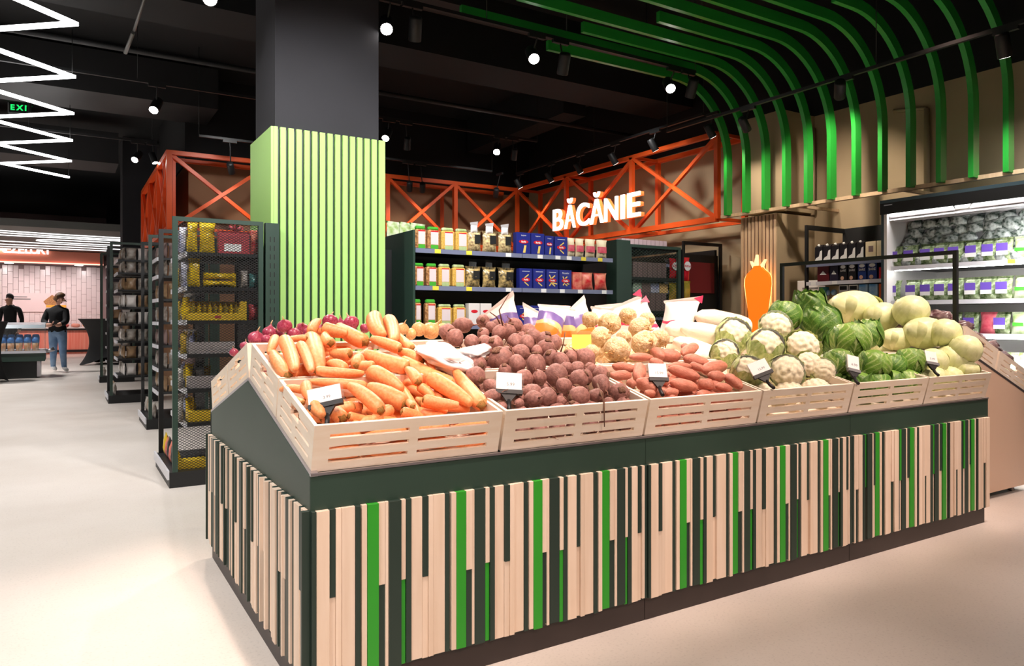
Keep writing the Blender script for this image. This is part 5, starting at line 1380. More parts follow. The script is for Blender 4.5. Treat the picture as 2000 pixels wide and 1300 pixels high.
def far_cap(idx, x0, x1, y0, y1, H, n, label, mats):
    lv = [0.14 + (H - 0.32) * (i + 1) / n for i in range(n)][:-1] + [H - 0.24]
    end_cap('aisle_end_shelf', x0, x1, y0, y1, H, lv, label, mesh=False, post=(idx == 2))
    nm = {2: 'second', 3: 'third', 4: 'farthest'}[idx]
    for li, z in enumerate([0.11] + lv):
        for k in range(5):
            y = y0 + 0.12 + k * (y1 - y0 - 0.24) / 4
            soft_pack((x0 + 0.17 if li else x0 + 0.06, y, z), 0.14, 0.17, mats[(k * 3 + li) % len(mats)], ('packet on the %s shelf from the floor of the %s aisle end' % (ORD[li], nm)), 'bag', 'packets on the %s aisle end' % nm, R(-78 - 14 * (k % 2)), 1 + k % 2, 0.045)
        if li:
            for k in range(2):
                soft_pack((x0 + 0.27 + k * 0.15, y0 + 0.10, z), 0.13, 0.17, mats[(k + li) % len(mats)], ('packet by the open side on the %s shelf of the %s aisle end' % (ORD[li], nm)), 'bag', 'packets on the %s aisle end' % nm, 0, 1, 0.06)
far_cap(2, 0.14, 0.74, 6.49, 7.39, 2.09, 7, 'second aisle end shelf with a tall black open side frame', [M['silver_pack'], M['tan_pack'], M['silver_pack'], M['brown_box']])
far_cap(3, -0.085, 0.52, 9.40, 10.2, 2.26, 8, 'third aisle end shelf, tall and black, stocked with pale packets', [M['silver_pack'], M['white_box'], M['tan_pack'], M['silver_pack']])
far_cap(4, -0.055, 0.5, 13.2, 13.55, 2.40, 8, 'farthest narrow aisle end shelf next to the black cloth table', [M['silver_pack'], M['tan_pack'], M['white_box']])
for k, (xa, xb, y, H) in enumerate(((0.90, 5.2, 6.65, 1.9), (0.66, 5.2, 9.0, 1.9))):
    pass
# ------------------------------------------------------------------ right aisle end with boxed goods
CX0, CX1 = 4.26, 4.99
t = thing('aisle_end_shelf', (4.62, 3.95, 0), 'dark green aisle end shelf of small cartons behind fine mesh, right of the pasta', 'shelving', 'aisle end shelves')
MB().box(CX0, CX1, 3.5, 4.4, 0, 0.11).build('base', M['black'], t)
fr_ = MB().box(CX0, CX0 + 0.04, 3.5, 3.53, 0.11, 1.95).box(CX1 - 0.04, CX1, 3.5, 3.53, 0.11, 1.95).box(CX0 + 0.04, CX1 - 0.04, 3.5, 3.53, 1.92, 1.95).build('side_frame', M['dgreen'], t)
lattice(CX0 + 0.04, CX1 - 0.04, 0.12, 1.92, 3.515, 0.024).build('metal_mesh', M['dgreen'], fr_)['kind'] = 'stuff'
MB().box(CX0, CX0 + 0.02, 3.53, 4.37, 0.11, 1.93).build('back_panel', M['black'], t)
MB().box(CX0, CX1, 4.37, 4.40, 0.11, 1.95).build('far_side', M['black'], t)
for z in (1.93, 1.62, 1.27, 0.95, 0.6): MB().box(CX0 + 0.02, CX1, 3.54, 4.36, z - 0.025, z).build('shelf', M['black'], t)
def N(a, b, n, z, h, m, lab, group, Y=3.58):
    xa, xb = atY(a, 600, Y).x, atY(b, 600, Y).x; w = (xb - xa) / n
    for k in range(n):
        g_box('small_carton', (xa + w * (k + .5), Y, z), w - 0.004, h, 0.09, m[k % len(m)], lab % ORD[k], 'box', group)
N(1214, 1303, 11, 1.93, 0.085, [C('pink_white', srgb(226, 196, 200), rough=0.5)], 'pink white carton on top of the green end shelf, %s from the left', 'pink white cartons')
N(1236, 1302, 7, 1.62, 0.16, [M['brown_box']], 'grey brown carton behind mesh, upper row, %s from the left', 'grey brown cartons, top row')
N(1236, 1302, 6, 1.27, 0.19, [M['brown_box']], 'tall grey brown carton behind mesh, lower row, %s from left', 'grey brown cartons, lower row')
N(1236, 1305, 4, 1.462, 0.10, [C('mint_pack', srgb(176, 200, 180), rough=0.4), M['brown_box'], M['white_pack'], C('peach_pack', srgb(226, 190, 120), rough=0.4)], 'mixed carton lying on the tall grey brown ones, %s from left', 'mixed small cartons')
# bags hung on its aisle side
def hung(px0, px1, y0, y1, Y, m, lab, txt=None):
    a, b = atY(px0, y1, Y), atY(px1, y0, Y)
    o = soft_pack(((a.x + b.x) / 2, Y, a.z), b.x - a.x, b.z - a.z, m, lab, 'bag', 'bags at the right aisle end', 0, 3, 0.06)
    if txt:
        w = b.x - a.x; h = b.z - a.z
        o2 = link('white_oval', ellipse(w * 0.42, h * 0.20, -0.036, -0.032, 0, h * 0.62).mesh('white_oval', M['paper']), o)
        text('brand_text', txt, w * 0.30, M['red_logo'], o2, (0, -0.0365, h * 0.62), (R(90), 0, 0), 0, 0.0012)
    return o
M['redfoil'] = mat('red_foil', srgb(204, 22, 40), 0.25, bump=0.4, bscale=14)
hung(1307, 1327, 505, 545, 3.56, M['redfoil'], 'red chocolate bag with a white oval logo at the right aisle end', 'KitKat')
hung(1331, 1346, 503, 548, 3.58, M['redfoil'], 'narrow red bag behind the thin black post', 'KitKat')
hung(1306, 1327, 552, 590, 3.56, M['gold_pack'], 'gold and green bag below the red chocolate bag'); hung(1331, 1348, 549, 588, 3.58, M['gold_pack'], 'gold bag to the right below the red bags')
_g = bpy.data.objects['aisle_end_shelf.004'] if 'aisle_end_shelf.004' in bpy.data.objects else t
for (x_, y_, z_) in ((4.95, 3.56, 1.80), (5.10, 3.575, 1.82), (4.95, 3.56, 1.555), (5.10, 3.575, 1.57)):
    MB().box(CX1 - 0.15, x_ + 0.06, y_ + 0.02, y_ + 0.03, z_, z_ + 0.012).build('display_peg', M['alu'], t)
tag(MB().box(5.01, 5.035, 3.5, 3.525, 0, 1.93).build('black_post', M['black']), 'thin black upright post at the corner of the green end shelf', 'post')
soft_pack(Vector((atY(1270, 592, 3.56).x, 3.60, 0.95)), 0.20, 0.22, M['navy_pack'], 'blue bag lying just above the pink printed bags', 'bag', None, 0.3)

# black shelving run along the wall, seen end on
t = thing('wall_shelving', (6.5, 5.0, 0), 'tall black shelving with a dark red side panel below the truss end', 'shelving')
MB().box(6.12, 6.15, 4.60, 4.63, 0, 2.18).build('front_post', M['black'], t); MB().box(6.79, 6.83, 4.60, 4.63, 0, 2.18).build('rear_post', M['black'], t); MB().box(6.15, 6.79, 4.60, 4.63, 2.14, 2.18).build('top_bar', M['black'], t)
MB().box(6.15, 6.79, 4.64, 4.66, 0.1, 2.02).build('side_panel', M['black'], t)
MB().box(6.20, 6.70, 4.62, 4.638, 1.52, 1.92).build('red_panel', M['dark_red'], t)
MB().box(6.75, 6.79, 4.66, 8.3, 0, 2.1).build('back_panel', M['black'], t)
for z in (0.15, 0.5, 0.85, 1.2, 1.55, 1.9): shelf(t, 6.15, 6.74, 4.67, 8.3, z, M['rail'], (), 'x')

# ------------------------------------------------------------------ small dairy shelf beside the chilled cabinet
DX, DY0, DY1 = 6.2, 1.96, 2.84
t = thing('open_shelf', (6.5, 2.4, 0), 'black open shelf of cartons between the slatted column and the chilled cabinet', 'shelving')
MB().box(6.86, 6.9, DY0, DY1, 0, 2.2).build('back_panel', M['black'], t)
MB().box(DX, DX + 0.03, DY1, DY1 + 0.03, 0, 2.2).build('post', M['black'], t); MB().box(6.87, 6.9, DY1, DY1 + 0.03, 0, 2.2).build('post', M['black'], t); MB().box(DX + 0.03, 6.87, DY1, DY1 + 0.03, 2.15, 2.2).build('top_bar', M['black'], t)
MB().box(DX, 6.9, DY0, DY1, 0, 0.12).build('base', M['black'], t)
ZD = [1.775, 1.578, 1.375, 1.16, 0.8, 0.45]
for z in ZD: shelf(t, DX, 6.84, DY0, DY1, z, M['railw'] if z < 1.7 else M['rail'], [(2.75, M['paper']), (2.5, M['paper']), (2.15, M['paper'])] if z < 1.7 else (), 'x')
def D(a, b, z, h, m, lab, d=0.07, name='carton'):
    ya, yb = atX(a, 600, DX + 0.02).y, atX(b, 600, DX + 0.02).y
    t = g_box(name, (DX + 0.02, (ya + yb) / 2, z), ya - yb - 0.004, h, d, m, lab, 'box', 'cartons on the open shelf', R(-90))
    t['w'] = 0; del t['w']
    return t, ya - yb - 0.004
for k in range(6):
    t, w = D(1591 + k * 16.2, 1606.6 + k * 16.2, ZD[0], 0.175, M['black_pack'], 'black carton with a white wave on the top open shelf, %s from the left' % ORD[k], name='drink_carton')
    MB().prism([(-w * 0.45, 0.005), (w * 0.45, 0.005), (w * 0.45, 0.14), (w * 0.2, 0.13), (w * 0.05, 0.075), (-w * 0.3, 0.06), (-w * 0.45, 0.04)], 1, -0.0015, 0).build('white_wave', M['white'], t, False)
    MB().prism([(0.0, 0.175), (0.07, 0.175), (0.035, 0.20)], 0, -w / 2 + 0.003, w / 2 - 0.003).build('gable_top', M['black_pack'], t, False)
    MB().tube([(0.0, 0.016, 0.18), (0.0, 0.0, 0.20)], 0.012, 8).build('cap', M['white'], t, False)
t, w = D(1690, 1711, ZD[0], 0.185, M['cream_pack'], 'cream carton with a square label at the right of the top open shelf'); MB().box(-w * .2, w * .25, -0.001, 0, 0.08, 0.14).build('label', M['brown_box'], t, False)
D(1712, 1722, ZD[0], 0.185, M['cream_pack'], 'cream carton cut off by the chilled cabinet')
SA = [(1596, 1619, 'red_black', 'dark red and black pouch on the second open shelf'), (1620, 1637, 'violet_black', 'black pouch with a violet badge on the second open shelf')]
for k, (a, b, mn, lab) in enumerate(SA):
    t, w = D(a, b, ZD[1], 0.165, C(mn, srgb(90, 24, 30) if k == 0 else srgb(40, 34, 52), rough=0.35), lab, name='pouch')
    MB().prism([(-w * .3, 0.075), (w * .3, 0.075), (0.0, 0.115)], 1, -0.001, 0).build('white_peak', M['white'], t, False)
for k, (a, b) in enumerate(((1639, 1654), (1656, 1672), (1675, 1692), (1694, 1713))):
    t, w = D(a, b, ZD[1], 0.17, M['black_pack'] if k < 2 else M['navy_pack'], ('left black salt pack', 'right black salt pack', 'left blue salt pack', 'right blue salt pack')[k] + ' on the second open shelf', name='salt_pack')
    ellipse(w * .34, 0.018, -0.0012, 0, 0, 0.145).build('oval_badge', M['paper'], t, False)
    text('word', 'SARE', w * 0.34, M['paper'], t, (0, -0.0015, 0.105), (R(90), 0, 0), 0, 0.0008)
    ellipse(w * .22, 0.020, -0.0012, 0, -w * .1, 0.03).build('picture', M['eggs'], t, False)
for k in range(2):
    for r_ in range(2):
        p = (DX + 0.07, 2.64 - k * 0.075, ZD[2] + 0.03 + r_ * 0.06)
        tag(link('egg_pack', blob(10, 8, lambda d, t_, v: d * 0.032, 'egg_pack', M['eggs' if r_ == 0 else 'cyan_pack']), None, p), 'round %s tub in the %s stack on the third open shelf' % (('brown', 'pale blue')[r_], ('left', 'right')[k]), 'tub', 'round tubs')
D(1599, 1612, ZD[2], 0.15, M['teal_pack'], 'teal pack at the left of the third open shelf')
for k in range(4):
    t, w = D(1638 + k * 19.5, 1656 + k * 19.5, ZD[2], 0.16, (M['white_box'], M['white_box'], M['cyan_pack'], M['cyan_pack'])[k], ('first white pack with black print', 'second white pack with black print', 'first light blue pack', 'second light blue pack')[k] + ' on the third open shelf')
    if k < 2: MB().box(-w * .4, w * .4, -0.001, 0, 0.11, 0.15).build('black_print', M['black_pack'], t, False)
D(1716, 1722, ZD[2], 0.16, M['orange_pack'], 'orange pack at the right end of the third open shelf')
D(1716, 1722, ZD[1], 0.12, M['red_logo'], 'red pack at the right end of the second open shelf')
# small counter with a card sign and a tissue box by the column
t = thing('white_sign_board', (6.55, 2.95, 1.35), 'white rounded sign board behind the thin black frame post', 'sign')
MB().bevbox(6.54, 6.55, 2.86, 3.22, 1.30, 1.62, 0.004).build('board', M['white'], t)
for z in (1.52, 1.47, 1.42): MB().box(6.537, 6.54, 2.95, 3.15, z, z + 0.02).build('print_line', M['grey'], t)
t = thing('low_shelf', (6.4, 3.05, 0), 'low black cabinet in front of the slatted column', 'cabinet')
MB().box(6.22, 6.6, 2.88, 3.28, 0, 1.24).build('body', M['black'], t); MB().box(6.205, 6.22, 2.88, 3.28, 1.20, 1.245).build('price_rail', M['railw'], t)
for k in range(2):
    t = g_box('pink_pack', (6.24, 3.18 - k * 0.14, 1.245), 0.13, 0.11, 0.12, M['lightpaper'], ('left', 'right')[k] + ' white and pink pack on the low cabinet', 'box', 'white and pink packs', R(-90))
    MB().box(-0.065, 0.065, -0.001, 0, 0.08, 0.11).build('pink_print', M['pinkband'], t, False)

# ------------------------------------------------------------------ chilled cabinet
FX0, FY0, FY1, FH = 6.0, -0.62, 1.88, 2.31
ZF = [1.68, 1.355, 1.06, 0.72]; ZF0 = ZF[0]
M['fridge_white'] = mat('white_enamel', srgb(236, 234, 232), 0.35)
M['soffitgrey'] = mat('grey_canopy', srgb(96, 90, 90), 0.5)
M['fridge_blue'] = mat('blue_grey_enamel', srgb(58, 76, 84), 0.35)
t = thing('chilled_cabinet', (6.45, 0.63, 0), 'tall open chilled cabinet of bagged salads at the right edge', 'refrigerator')
MB().box(6.86, 6.9, FY0, FY1, 0.1, FH).build('back_panel', M['fridge_white'], t)
MB().box(FX0, 6.9, FY1 - 0.03, FY1, 0.0, FH).build('side_wall', M['fridge_blue'], t)
MB().box(FX0 - 0.006, 6.86, FY1 - 0.06, FY1 - 0.031, 0.3, FH - 0.12).build('inner_side', M['fridge_white'], t)
MB().box(FX0, 6.9, FY0, FY0 + 0.05, 0.0, FH).build('side_wall', M['fridge_blue'], t)
MB().box(FX0 - 0.02, 6.9, FY0, FY1, FH - 0.03, FH).build('roof', M['fridge_blue'], t)
MB().box(FX0 - 0.02, FX0 + 0.02, FY0, FY1, FH - 0.135, FH - 0.03).build('black_fascia', M['black'], t)
MB().box(FX0 - 0.022, FX0 - 0.02, FY1 - 0.12, FY1 - 0.04, FH - 0.055, FH - 0.045).build('chrome_badge', M['alu'], t)
MB().box(FX0 + 0.02, FX0 + 0.30, FY0 + 0.05, FY1 - 0.06, FH - 0.17, FH - 0.13).build('canopy', M['soffitgrey'], t)
for k in range(3): MB().box(FX0 + 0.03 + k * 0.08, FX0 + 0.05 + k * 0.08, FY0 + 0.05, FY1 - 0.06, FH - 0.195, FH - 0.171).build('air_grille', M['railw'], t)
MB().tube([(FX0 + 0.0, 1.06, FH - 0.13), (FX0 - 0.01, 1.09, FH - 0.17), (FX0 - 0.01, 1.19, FH - 0.17), (FX0, 1.22, FH - 0.13)], 0.008, 6).build('blind_handle', M['white'], t)
M['fridgelight'] = glow('cabinet_light_and_fill', (1.0, 0.98, 0.96, 1), 26.0)
MB().box(FX0 + 0.0, FX0 + 0.02, FY0 + 0.06, FY1 - 0.08, FH - 0.155, FH - 0.137).build('light_tube', M['fridgelight'], t)
for z_, w_ in ((FH - 0.16, 20), (ZF0 + -0.04, 8), (1.355 - 0.04, 8), (1.02, 8)):
    ld = bpy.data.lights.new('cabinet_light_and_fill', 'AREA'); ld.shape = 'RECTANGLE'; ld.size = FY1 - FY0 - 0.2; ld.size_y = 0.02; ld.energy = w_; ld.color = (1, 0.98, 0.96)  # area lights added to brighten the cabinet; only the top one follows its tube
    lo = bpy.data.objects.new('cabinet_light_and_fill', ld); COL.objects.link(lo); lo.parent = t
    lo.location = Vector((FX0 + 0.045, (FY0 + FY1) / 2, z_ - 0.01)) - t.location; lo.rotation_euler = (0, R(40), R(0)); lo.rotation_euler = Vector((0.7, 0, -0.7)).to_track_quat('-Z', 'X').to_euler()
MB().box(FX0, 6.9, FY0, FY1, 0.02, 0.42).build('lower_body', M['fridge_blue'], t)

for z in ZF:
    s_ = shelf(t, FX0 + 0.06, 6.85, FY0 + 0.06, FY1 - 0.07, z, M['railw'], [(0.78, M['yellowtag'])] if z == ZF[0] else (), 'x')
for i, z in enumerate(ZF[1:]):
    MB().box(FX0 + 0.075, FX0 + 0.09, FY0 + 0.08, FY1 - 0.09, z + 0.285 if i < 2 else z + 0.30, z + 0.292 if i < 2 else z + 0.307).build('added_light_strip', M['fridgelight'], t)  # glowing strips added under the shelves to lift the dim interior
def salad(py, px, z, h, m, lab, group, lbl=True, w=0.135, x=FX0 + 0.10, tilt=-0.12):
    y = atX(px, 600, x).y
    t = thing('salad_bag', (x, y, z), lab, 'bag', group, (0, 0, R(-90)))
    link('bag_body', pil(m, w, h, 0.07, 1 + int(px) % 3, 0.10), t, (0, 0.03, 0), (tilt, 0, random.uniform(-.1, .1)))
    if lbl:
        MB().box(-w * .33, w * .33, -0.012, -0.010, h * .42, h * .74).build('purple_label', M['purple'], t, False)
        MB().box(-w * .33, w * .33, -0.012, -0.010, h * .24, h * .415).build('white_label', M['paper'], t, False)
    return t
Z7 = lambda x: 1720 + x / 3.825
for r_, (z, xs) in enumerate(((ZF[0], (95, 210, 335, 440, 545, 675, 800, 910, 1045)), (ZF[1], (85, 225, 335, 440, 545, 670, 790, 905, 1045)), (ZF[2], (330, 430, 530, 660, 785, 890, 1030)))):
    for k, x in enumerate(xs):
        last = k == len(xs) - 1
        m = M['palesalad'] if last or (r_ == 2 and k in (0, 1)) else (M['pinkband'] if (r_ == 2 and k == 4) else M['salad'])
        tt = salad(0, Z7(x), z, 0.20 if r_ < 2 else 0.19, m, '%s salad bag from the left on the %s shelf of the chilled cabinet' % (ORD[k], ('upper', 'middle', 'lower')[r_]), 'bagged salads in the chilled cabinet', not last and not (r_ == 2 and k == 4))
        if last: MB().box(-0.04, 0.04, -0.012, -0.010, 0.07, 0.10).build('green_label', M['green_cap'], tt, False)
for k in range(5): salad(0, 1960 + k * 14, ZF[3], 0.19, M['palesalad'], 'pale salad pack low in the chilled cabinet, %s from the left' % ORD[k], 'pale salads low in the cabinet', False)
for r_ in range(5):     # a bank of dark bagged leaves stacked at the back of the upper shelf
    for k in range(11):
        y = FY1 - 0.145 - k * 0.135 - 0.03 * (r_ % 2)
        o = link('leaf_bag', pil(M['darksalad_glints'], 0.15, 0.13, 0.09, 1 + (k + r_) % 4, 0.08), None, (FX0 + 0.13 + 0.045 * r_, y, ZF[0] + 0.02 + r_ * 0.085 if r_ else ZF[0]), (R(-35 + random.uniform(-14, 14)), random.uniform(-.4, .4), R(-90 + random.uniform(-25, 25))), (random.uniform(.9, 1.2), 1, random.uniform(.85, 1.1)))
        tag(o, 'dark leaf bag in layer %s of the bank, %s from the cabinet side' % (('one','two','three','four','five')[r_], ORD[k]), 'bag', 'dark leaf bags banked in the chilled cabinet')
    for k in range(6):
        if r_ < 2: 
            o = link('leaf_bag', pil(M['palesalad'], 0.15, 0.12, 0.08, 1 + (k + r_) % 4, 0.08), None, (FX0 + 0.24, FY1 - 0.2 - k * 0.2, ZF[1 + r_]), (R(-20), 0, R(-90)))
            tag(o, 'pale leaf bag behind the front row on the %s shelf of the chilled cabinet' % ('middle', 'lower')[r_], 'bag', 'pale leaf bags behind the front rows')
# ================================================================== lamps
M['lens'] = glow('lamp_lens', (1.0, 0.93, 0.88, 1), 40.0)
M['lensdim'] = glow('lamp_lens_edge_on', (1.0, 0.96, 0.92, 1), 12.0)
def track(name, p, q, label):
    p, q = Vector(p), Vector(q)
    t = thing(name, (p + q) / 2, label, 'lighting track')
    MB().bar(p, q, 0.035, 0.03).build('rail', M['black'], t)
    n = max(2, int((q - p).length // 2.2))
    for k in range(n + 1):
        a = p.lerp(q, k / n)
        MB().tube([a, (a.x, a.y, 4.8)], 0.004, 5).build('suspension_wire', M['black'], t)
    return t
track('light_track', (-2.6, 3.5, 3.86), (5.2, 3.5, 3.86), 'black lighting track running in front of the green fins')
track('light_track', (-2.6, 6.9, 3.84), (5.4, 6.9, 3.84), 'black lighting track over the middle aisle behind the pillar')
track('light_track', (-2.6, 10.0, 3.84), (0.5, 10.0, 3.84), 'black lighting track at far left beyond the zigzag lamp')
track('light_track', (0.9, 8.25, 3.62), (5.4, 8.25, 3.62), 'black lighting track just before the back side of the truss')
track('light_track', (5.85, 4.0, 3.62), (5.85, 8.2, 3.62), 'black lighting track along the lettered side of the truss')
track('light_track', (5.55, -1.0, 3.44), (5.55, 4.3, 3.44), 'black lighting track crossing in front of the fin bends')

HB = MB().lathe([(0.044, 0.0), (0.046, 0.004), (0.046, 0.15), (0.040, 0.165), (0.0, 0.166)], 16).mesh('lamp_body', M['black'])
HL = MB().lathe([(0.0, -0.001), (0.039, -0.001), (0.039, 0.002), (0.0, 0.002)], 16).mesh('lens', M['lens'])
HL2 = MB().lathe([(0.0, -0.001), (0.039, -0.001), (0.039, 0.002), (0.0, 0.002)], 16).mesh('lens', M['lensdim'])
def head(p, aim, ztop, watts, label, color=NEUT, angle=60, dim=False, size=1.0, line=None):
    """p: centre of the lens"""
    p = Vector(p); d = (Vector(aim) - p).normalized()
    t = thing('track_spotlight', p, label, 'spotlight', 'black track spotlights')
    rot = (-d).to_track_quat('Z', 'Y').to_euler()
    link('lamp_body', HB, t, None, rot, (size, size, size)); link('lens', HL2 if dim else HL, t, None, rot, (size, size, size))
    c = p - d * 0.09 * size
    tx, ty = c.x, c.y
    for kind, val in (('y', 3.5), ('y', 6.9), ('y', 10.0), ('y', 8.25), ('x', 5.85), ('x', 5.55)):
        if kind == 'y' and abs(c.y - val) < 0.16 and c.x < 5.5: ty = val
        if kind == 'x' and abs(c.x - val) < 0.16: tx = val
    mb = MB().tube([c, (tx, ty, ztop - 0.06), (tx, ty, ztop - 0.03)], 0.008, 6); mb.build('stem', M['black'], t)
    ax, ay = (0.018, 0.09) if tx != c.x else (0.09, 0.018)
    MB().box(tx - ax, tx + ax, ty - ay, ty + ay, ztop - 0.045, ztop - 0.0145).build('track_adapter', M['black'], t)
    if watts: spot(p + d * 0.03, aim, watts, color, angle, 0.7, 0.04, t)
    return t
# front track: four lamps turned towards the stand and the camera's aisle
T1 = [(410, -2, (-0.6, -0.6, 0.2), 'spotlight at the top edge left of the pillar'), (755, 57, (0.5, 0.6, 0.9), 'brightest spotlight glaring beside the dark pillar shaft'), (1043, 115, (2.0, 0.6, 0.9), 'bright spotlight under the ends of the green fins'), (1310, 173, (3.2, 0.6, 0.9), 'bright spotlight just before the fin bends')]
for px, py, aim, lab in T1: head(atY(px, py, 3.5), aim, 3.86, 260, lab, PINK, 60, size=1.25)
for px, py, lab in ((810, 80, 'dark spotlight turned away, right of the brightest one'), (1098, 145, 'dark spotlight turned away under the fin ends'), (1347, 190, 'dark spotlight turned away beside the fin bends')):
    p = atY(px, py, 3.5); head(p, p + Vector((0.35, 1.0, -1.6)), 3.86, 60, lab, NEUT, 60, True, 1.2)
for px, py, aim, lab in ((300, 215, (-1.2, 4.2, 0.3), 'bright spotlight left of the pillar at mid height'), (753, 270, (1.2, 5.0, 0.6), 'spotlight peeping past the upper right corner of the lime cladding'), (970, 297, (3.0, 4.6, 0.8), 'bright spotlight over the pasta shelves')):
    head(atY(px, py, 6.9), aim, 3.84, 90, lab, NEUT, 60, size=1.2)
for px, py, lab in ((795, 292, 'dark spotlight turned away over the bean bags'), (1003, 312, 'dark spotlight turned away right of the bright one over the pasta')):
    p = atY(px, py, 6.9); head(p, p + Vector((0.2, 0.6, -1)), 3.84, 0, lab, NEUT, 60, True)
head(atY(263, 312, 10.0), (-1.6, 7.0, 0.2), 3.84, 90, 'farthest bright spotlight, left of the orange truss end', NEUT, 60, size=1.2)
p = atY(303, 318, 10.0); head(p, p + Vector((0.3, -0.3, -1)), 3.84, 0, 'dark spotlight next to the orange truss corner', NEUT, 60, True)
for px, py, lab in ((453, 338, 'spotlight hanging before the left part of the truss'), (800, 372, 'left of two dark spotlights side by side before the truss'), (825, 374, 'right of two dark spotlights side by side before the truss'), (968, 384, 'dark spotlight near the inner corner of the truss')):
    p = atY(px, py, 8.25); head(p, (p.x + 0.3, 8.95, 2.5), 3.62, 24, lab, WARM, 85, True)
for px, py, lab in ((1017, 367, 'small spotlight at the inner corner of the truss'), (1078, 355, 'dark spotlight before the first letter side of the truss'), (1135, 338, 'dark spotlight above the middle of the sign'), (1203, 320, 'dark spotlight above the end of the sign'), (1281, 294, 'lit spotlight above the crossed braces right of the sign'), (1393, 268, 'spotlight at the near end of the truss')):
    p = atX(px, py, 5.85); head(p, (6.4, p.y - 0.15, 2.4), 3.62, 30, lab, WARM, 80, True)
p = atX(1963, 112, 5.55); head(p, (6.4, p.y + 0.1, 1.2), 3.44, 90, 'spotlight hanging among the fins at the right edge', NEUT, 85, True, 1.1)
p = atX(1640, 190, 5.55); head(p, (6.8, p.y + 0.9, 2.2), 3.44, 100, 'dark angled spotlight in front of the middle fins', WARM, 85, True, 1.1)
p = atX(1460, 255, 5.55); head(p, (6.6, p.y + 0.2, 2.2), 3.44, 40, 'spotlight almost hidden behind the far fins', WARM, 85, True, 1.0)

# zigzag LED line over the left aisle
zz = thing('zigzag_lamp', (-1.0, 7.0, 3.6), 'white zigzag LED line lamp hanging over the left aisle', 'lamp')
M['led'] = glow('white_led_line', (1.0, 1.0, 1.0, 1), 7.0)
apex = [atZ(137, y, 3.6) for y in (48, 152, 224, 276, 316, 346)]
sp = (apex[4] - apex[0]) / 4
XR, XL = -0.56, -1.46
y0 = apex[0].y
ptsz = []
for k in range(-3, 6):
    ptsz.append(Vector((XR, y0 + k * sp.y, 3.6)))
    if k < 5: ptsz.append(Vector((XL, y0 + (k + 0.5) * sp.y, 3.6)))
HWZ = 0.021
def mitre(i, side):
    q = ptsz[i]; d0 = (ptsz[i] - ptsz[max(i - 1, 0)]); d1 = (ptsz[min(i + 1, len(ptsz) - 1)] - ptsz[i])
    if d0.length < 1e-6: d0 = d1
    if d1.length < 1e-6: d1 = d0
    d0.normalize(); d1.normalize()
    n0 = Vector((-d0.y, d0.x, 0)); n1 = Vector((-d1.y, d1.x, 0)); m_ = (n0 + n1).normalized()
    return q + m_ * (side * HWZ / max(0.3, m_.dot(n0)))
for i in range(len(ptsz) - 1):
    cs = [mitre(i, -1), mitre(i, 1), mitre(i + 1, 1), mitre(i + 1, -1)]
    up_ = Vector((0, 0, 0.03))
    MB().add(cs + [c + up_ for c in cs], [(0, 1, 2, 3), (4, 5, 6, 7), (0, 1, 5, 4), (1, 2, 6, 5), (2, 3, 7, 6), (3, 0, 4, 7)]).build('led_bar', M['led'], zz)
for k in (0, 4, 8, 12, 16): MB().tube([ptsz[k] + Vector((0, 0, 0.03)), (ptsz[k].x, ptsz[k].y, 4.09)], 0.004, 5).build('suspension_wire', M['black'], zz)

# exit sign seen past the zigzag
ep = atD(40, 211, 12.2)
ex = thing('exit_sign', ep, 'green lit exit sign hanging behind the zigzag lamp', 'sign', None, (0, 0, -YAW * 0.4))
MB().box(-0.165, 0.165, 0, 0.04, -0.075, 0.075).build('black_panel', M['ink'], ex, False)
MB().box(-0.18, 0.18, -0.006, 0.05, -0.095, -0.076).box(-0.18, -0.166, -0.006, 0.05, -0.076, 0.08).build('frame', M['grey'], ex, False)
M['exitgreen'] = glow('exit_green', srgb(30, 240, 110), 1.2)
for ch, x in (('E', -0.115), ('X', -0.01), ('I', 0.075), ('T', 0.13)):
    text('letter', ch, 0.125, M['exitgreen'], ex, (x, -0.003, 0.0), (R(90), 0, 0), 0.001, 0.004)
MB().box(0.105, 0.17, -0.05, -0.008, -0.11, 0.10).build('bracket', M['ink'], ex, False)
MB().tube([(0, 0.02, 0.075), (0, 0.02, 4.8 - ep.z)], 0.006, 5).build('hanger', M['black'], ex, False)

# ================================================================== far end: meat counter
MY = 26.0
M['tilepink'] = mat('white_glazed_tile', srgb(226, 214, 214), 0.25, rand=0.05)
M['grout'] = mat('grey_grout', srgb(150, 130, 130), 0.9)
M['canopy'] = mat('grey_white_canopy', srgb(120, 120, 117), 0.7)
M['soffit'] = mat('dark_mauve_soffit', srgb(84, 60, 62), 0.7)
wf = struct('wall_far', MB().box(-6.0, 2.6, 28.02, 28.2, 0, 4.8), M['grout'])
random.seed(3)
TW, TH = 0.155, 0.42
tme = MB().bevbox(0, TW - 0.008, -0.02, 0, 0, TH - 0.008, 0.004).mesh('tile', M['tilepink'])
nt_ = 0
for i in range(24):
    x = -3.2 + i * TW; off = (0.0, 0.21, 0.1, 0.3)[i % 4]
    for j in range(7):
        z = 0.78 + j * TH - off
        if z + TH > 3.25: continue
        link('tile', tme, wf, (x, 28.02, z)); nt_ += 1
struct('wall_far', MB().box(0.55, 7.2, 25.0, 25.2, 0, 4.8), M['greypaint'])
cn = thing('meat_hall_canopy', (-2.0, 22.5, 3.4), 'pale suspended canopy with curving white LED lines before the meat counter', 'ceiling canopy')
MB().box(-7.0, 1.6, 18.8, 26.0, 3.40, 3.46).build('canopy_board', M['canopy'], cn)
MB().box(-7.0, 1.6, 18.76, 18.8, 3.38, 3.56).build('front_edge', M['canopy'], cn)
M['ledloop'] = glow('canopy_led', (1, 1, 1, 1), 2.0)
def loop(pts, r=0.013):
    MB().tube(pts, r, 6).build('led_line', M['ledloop'], cn)
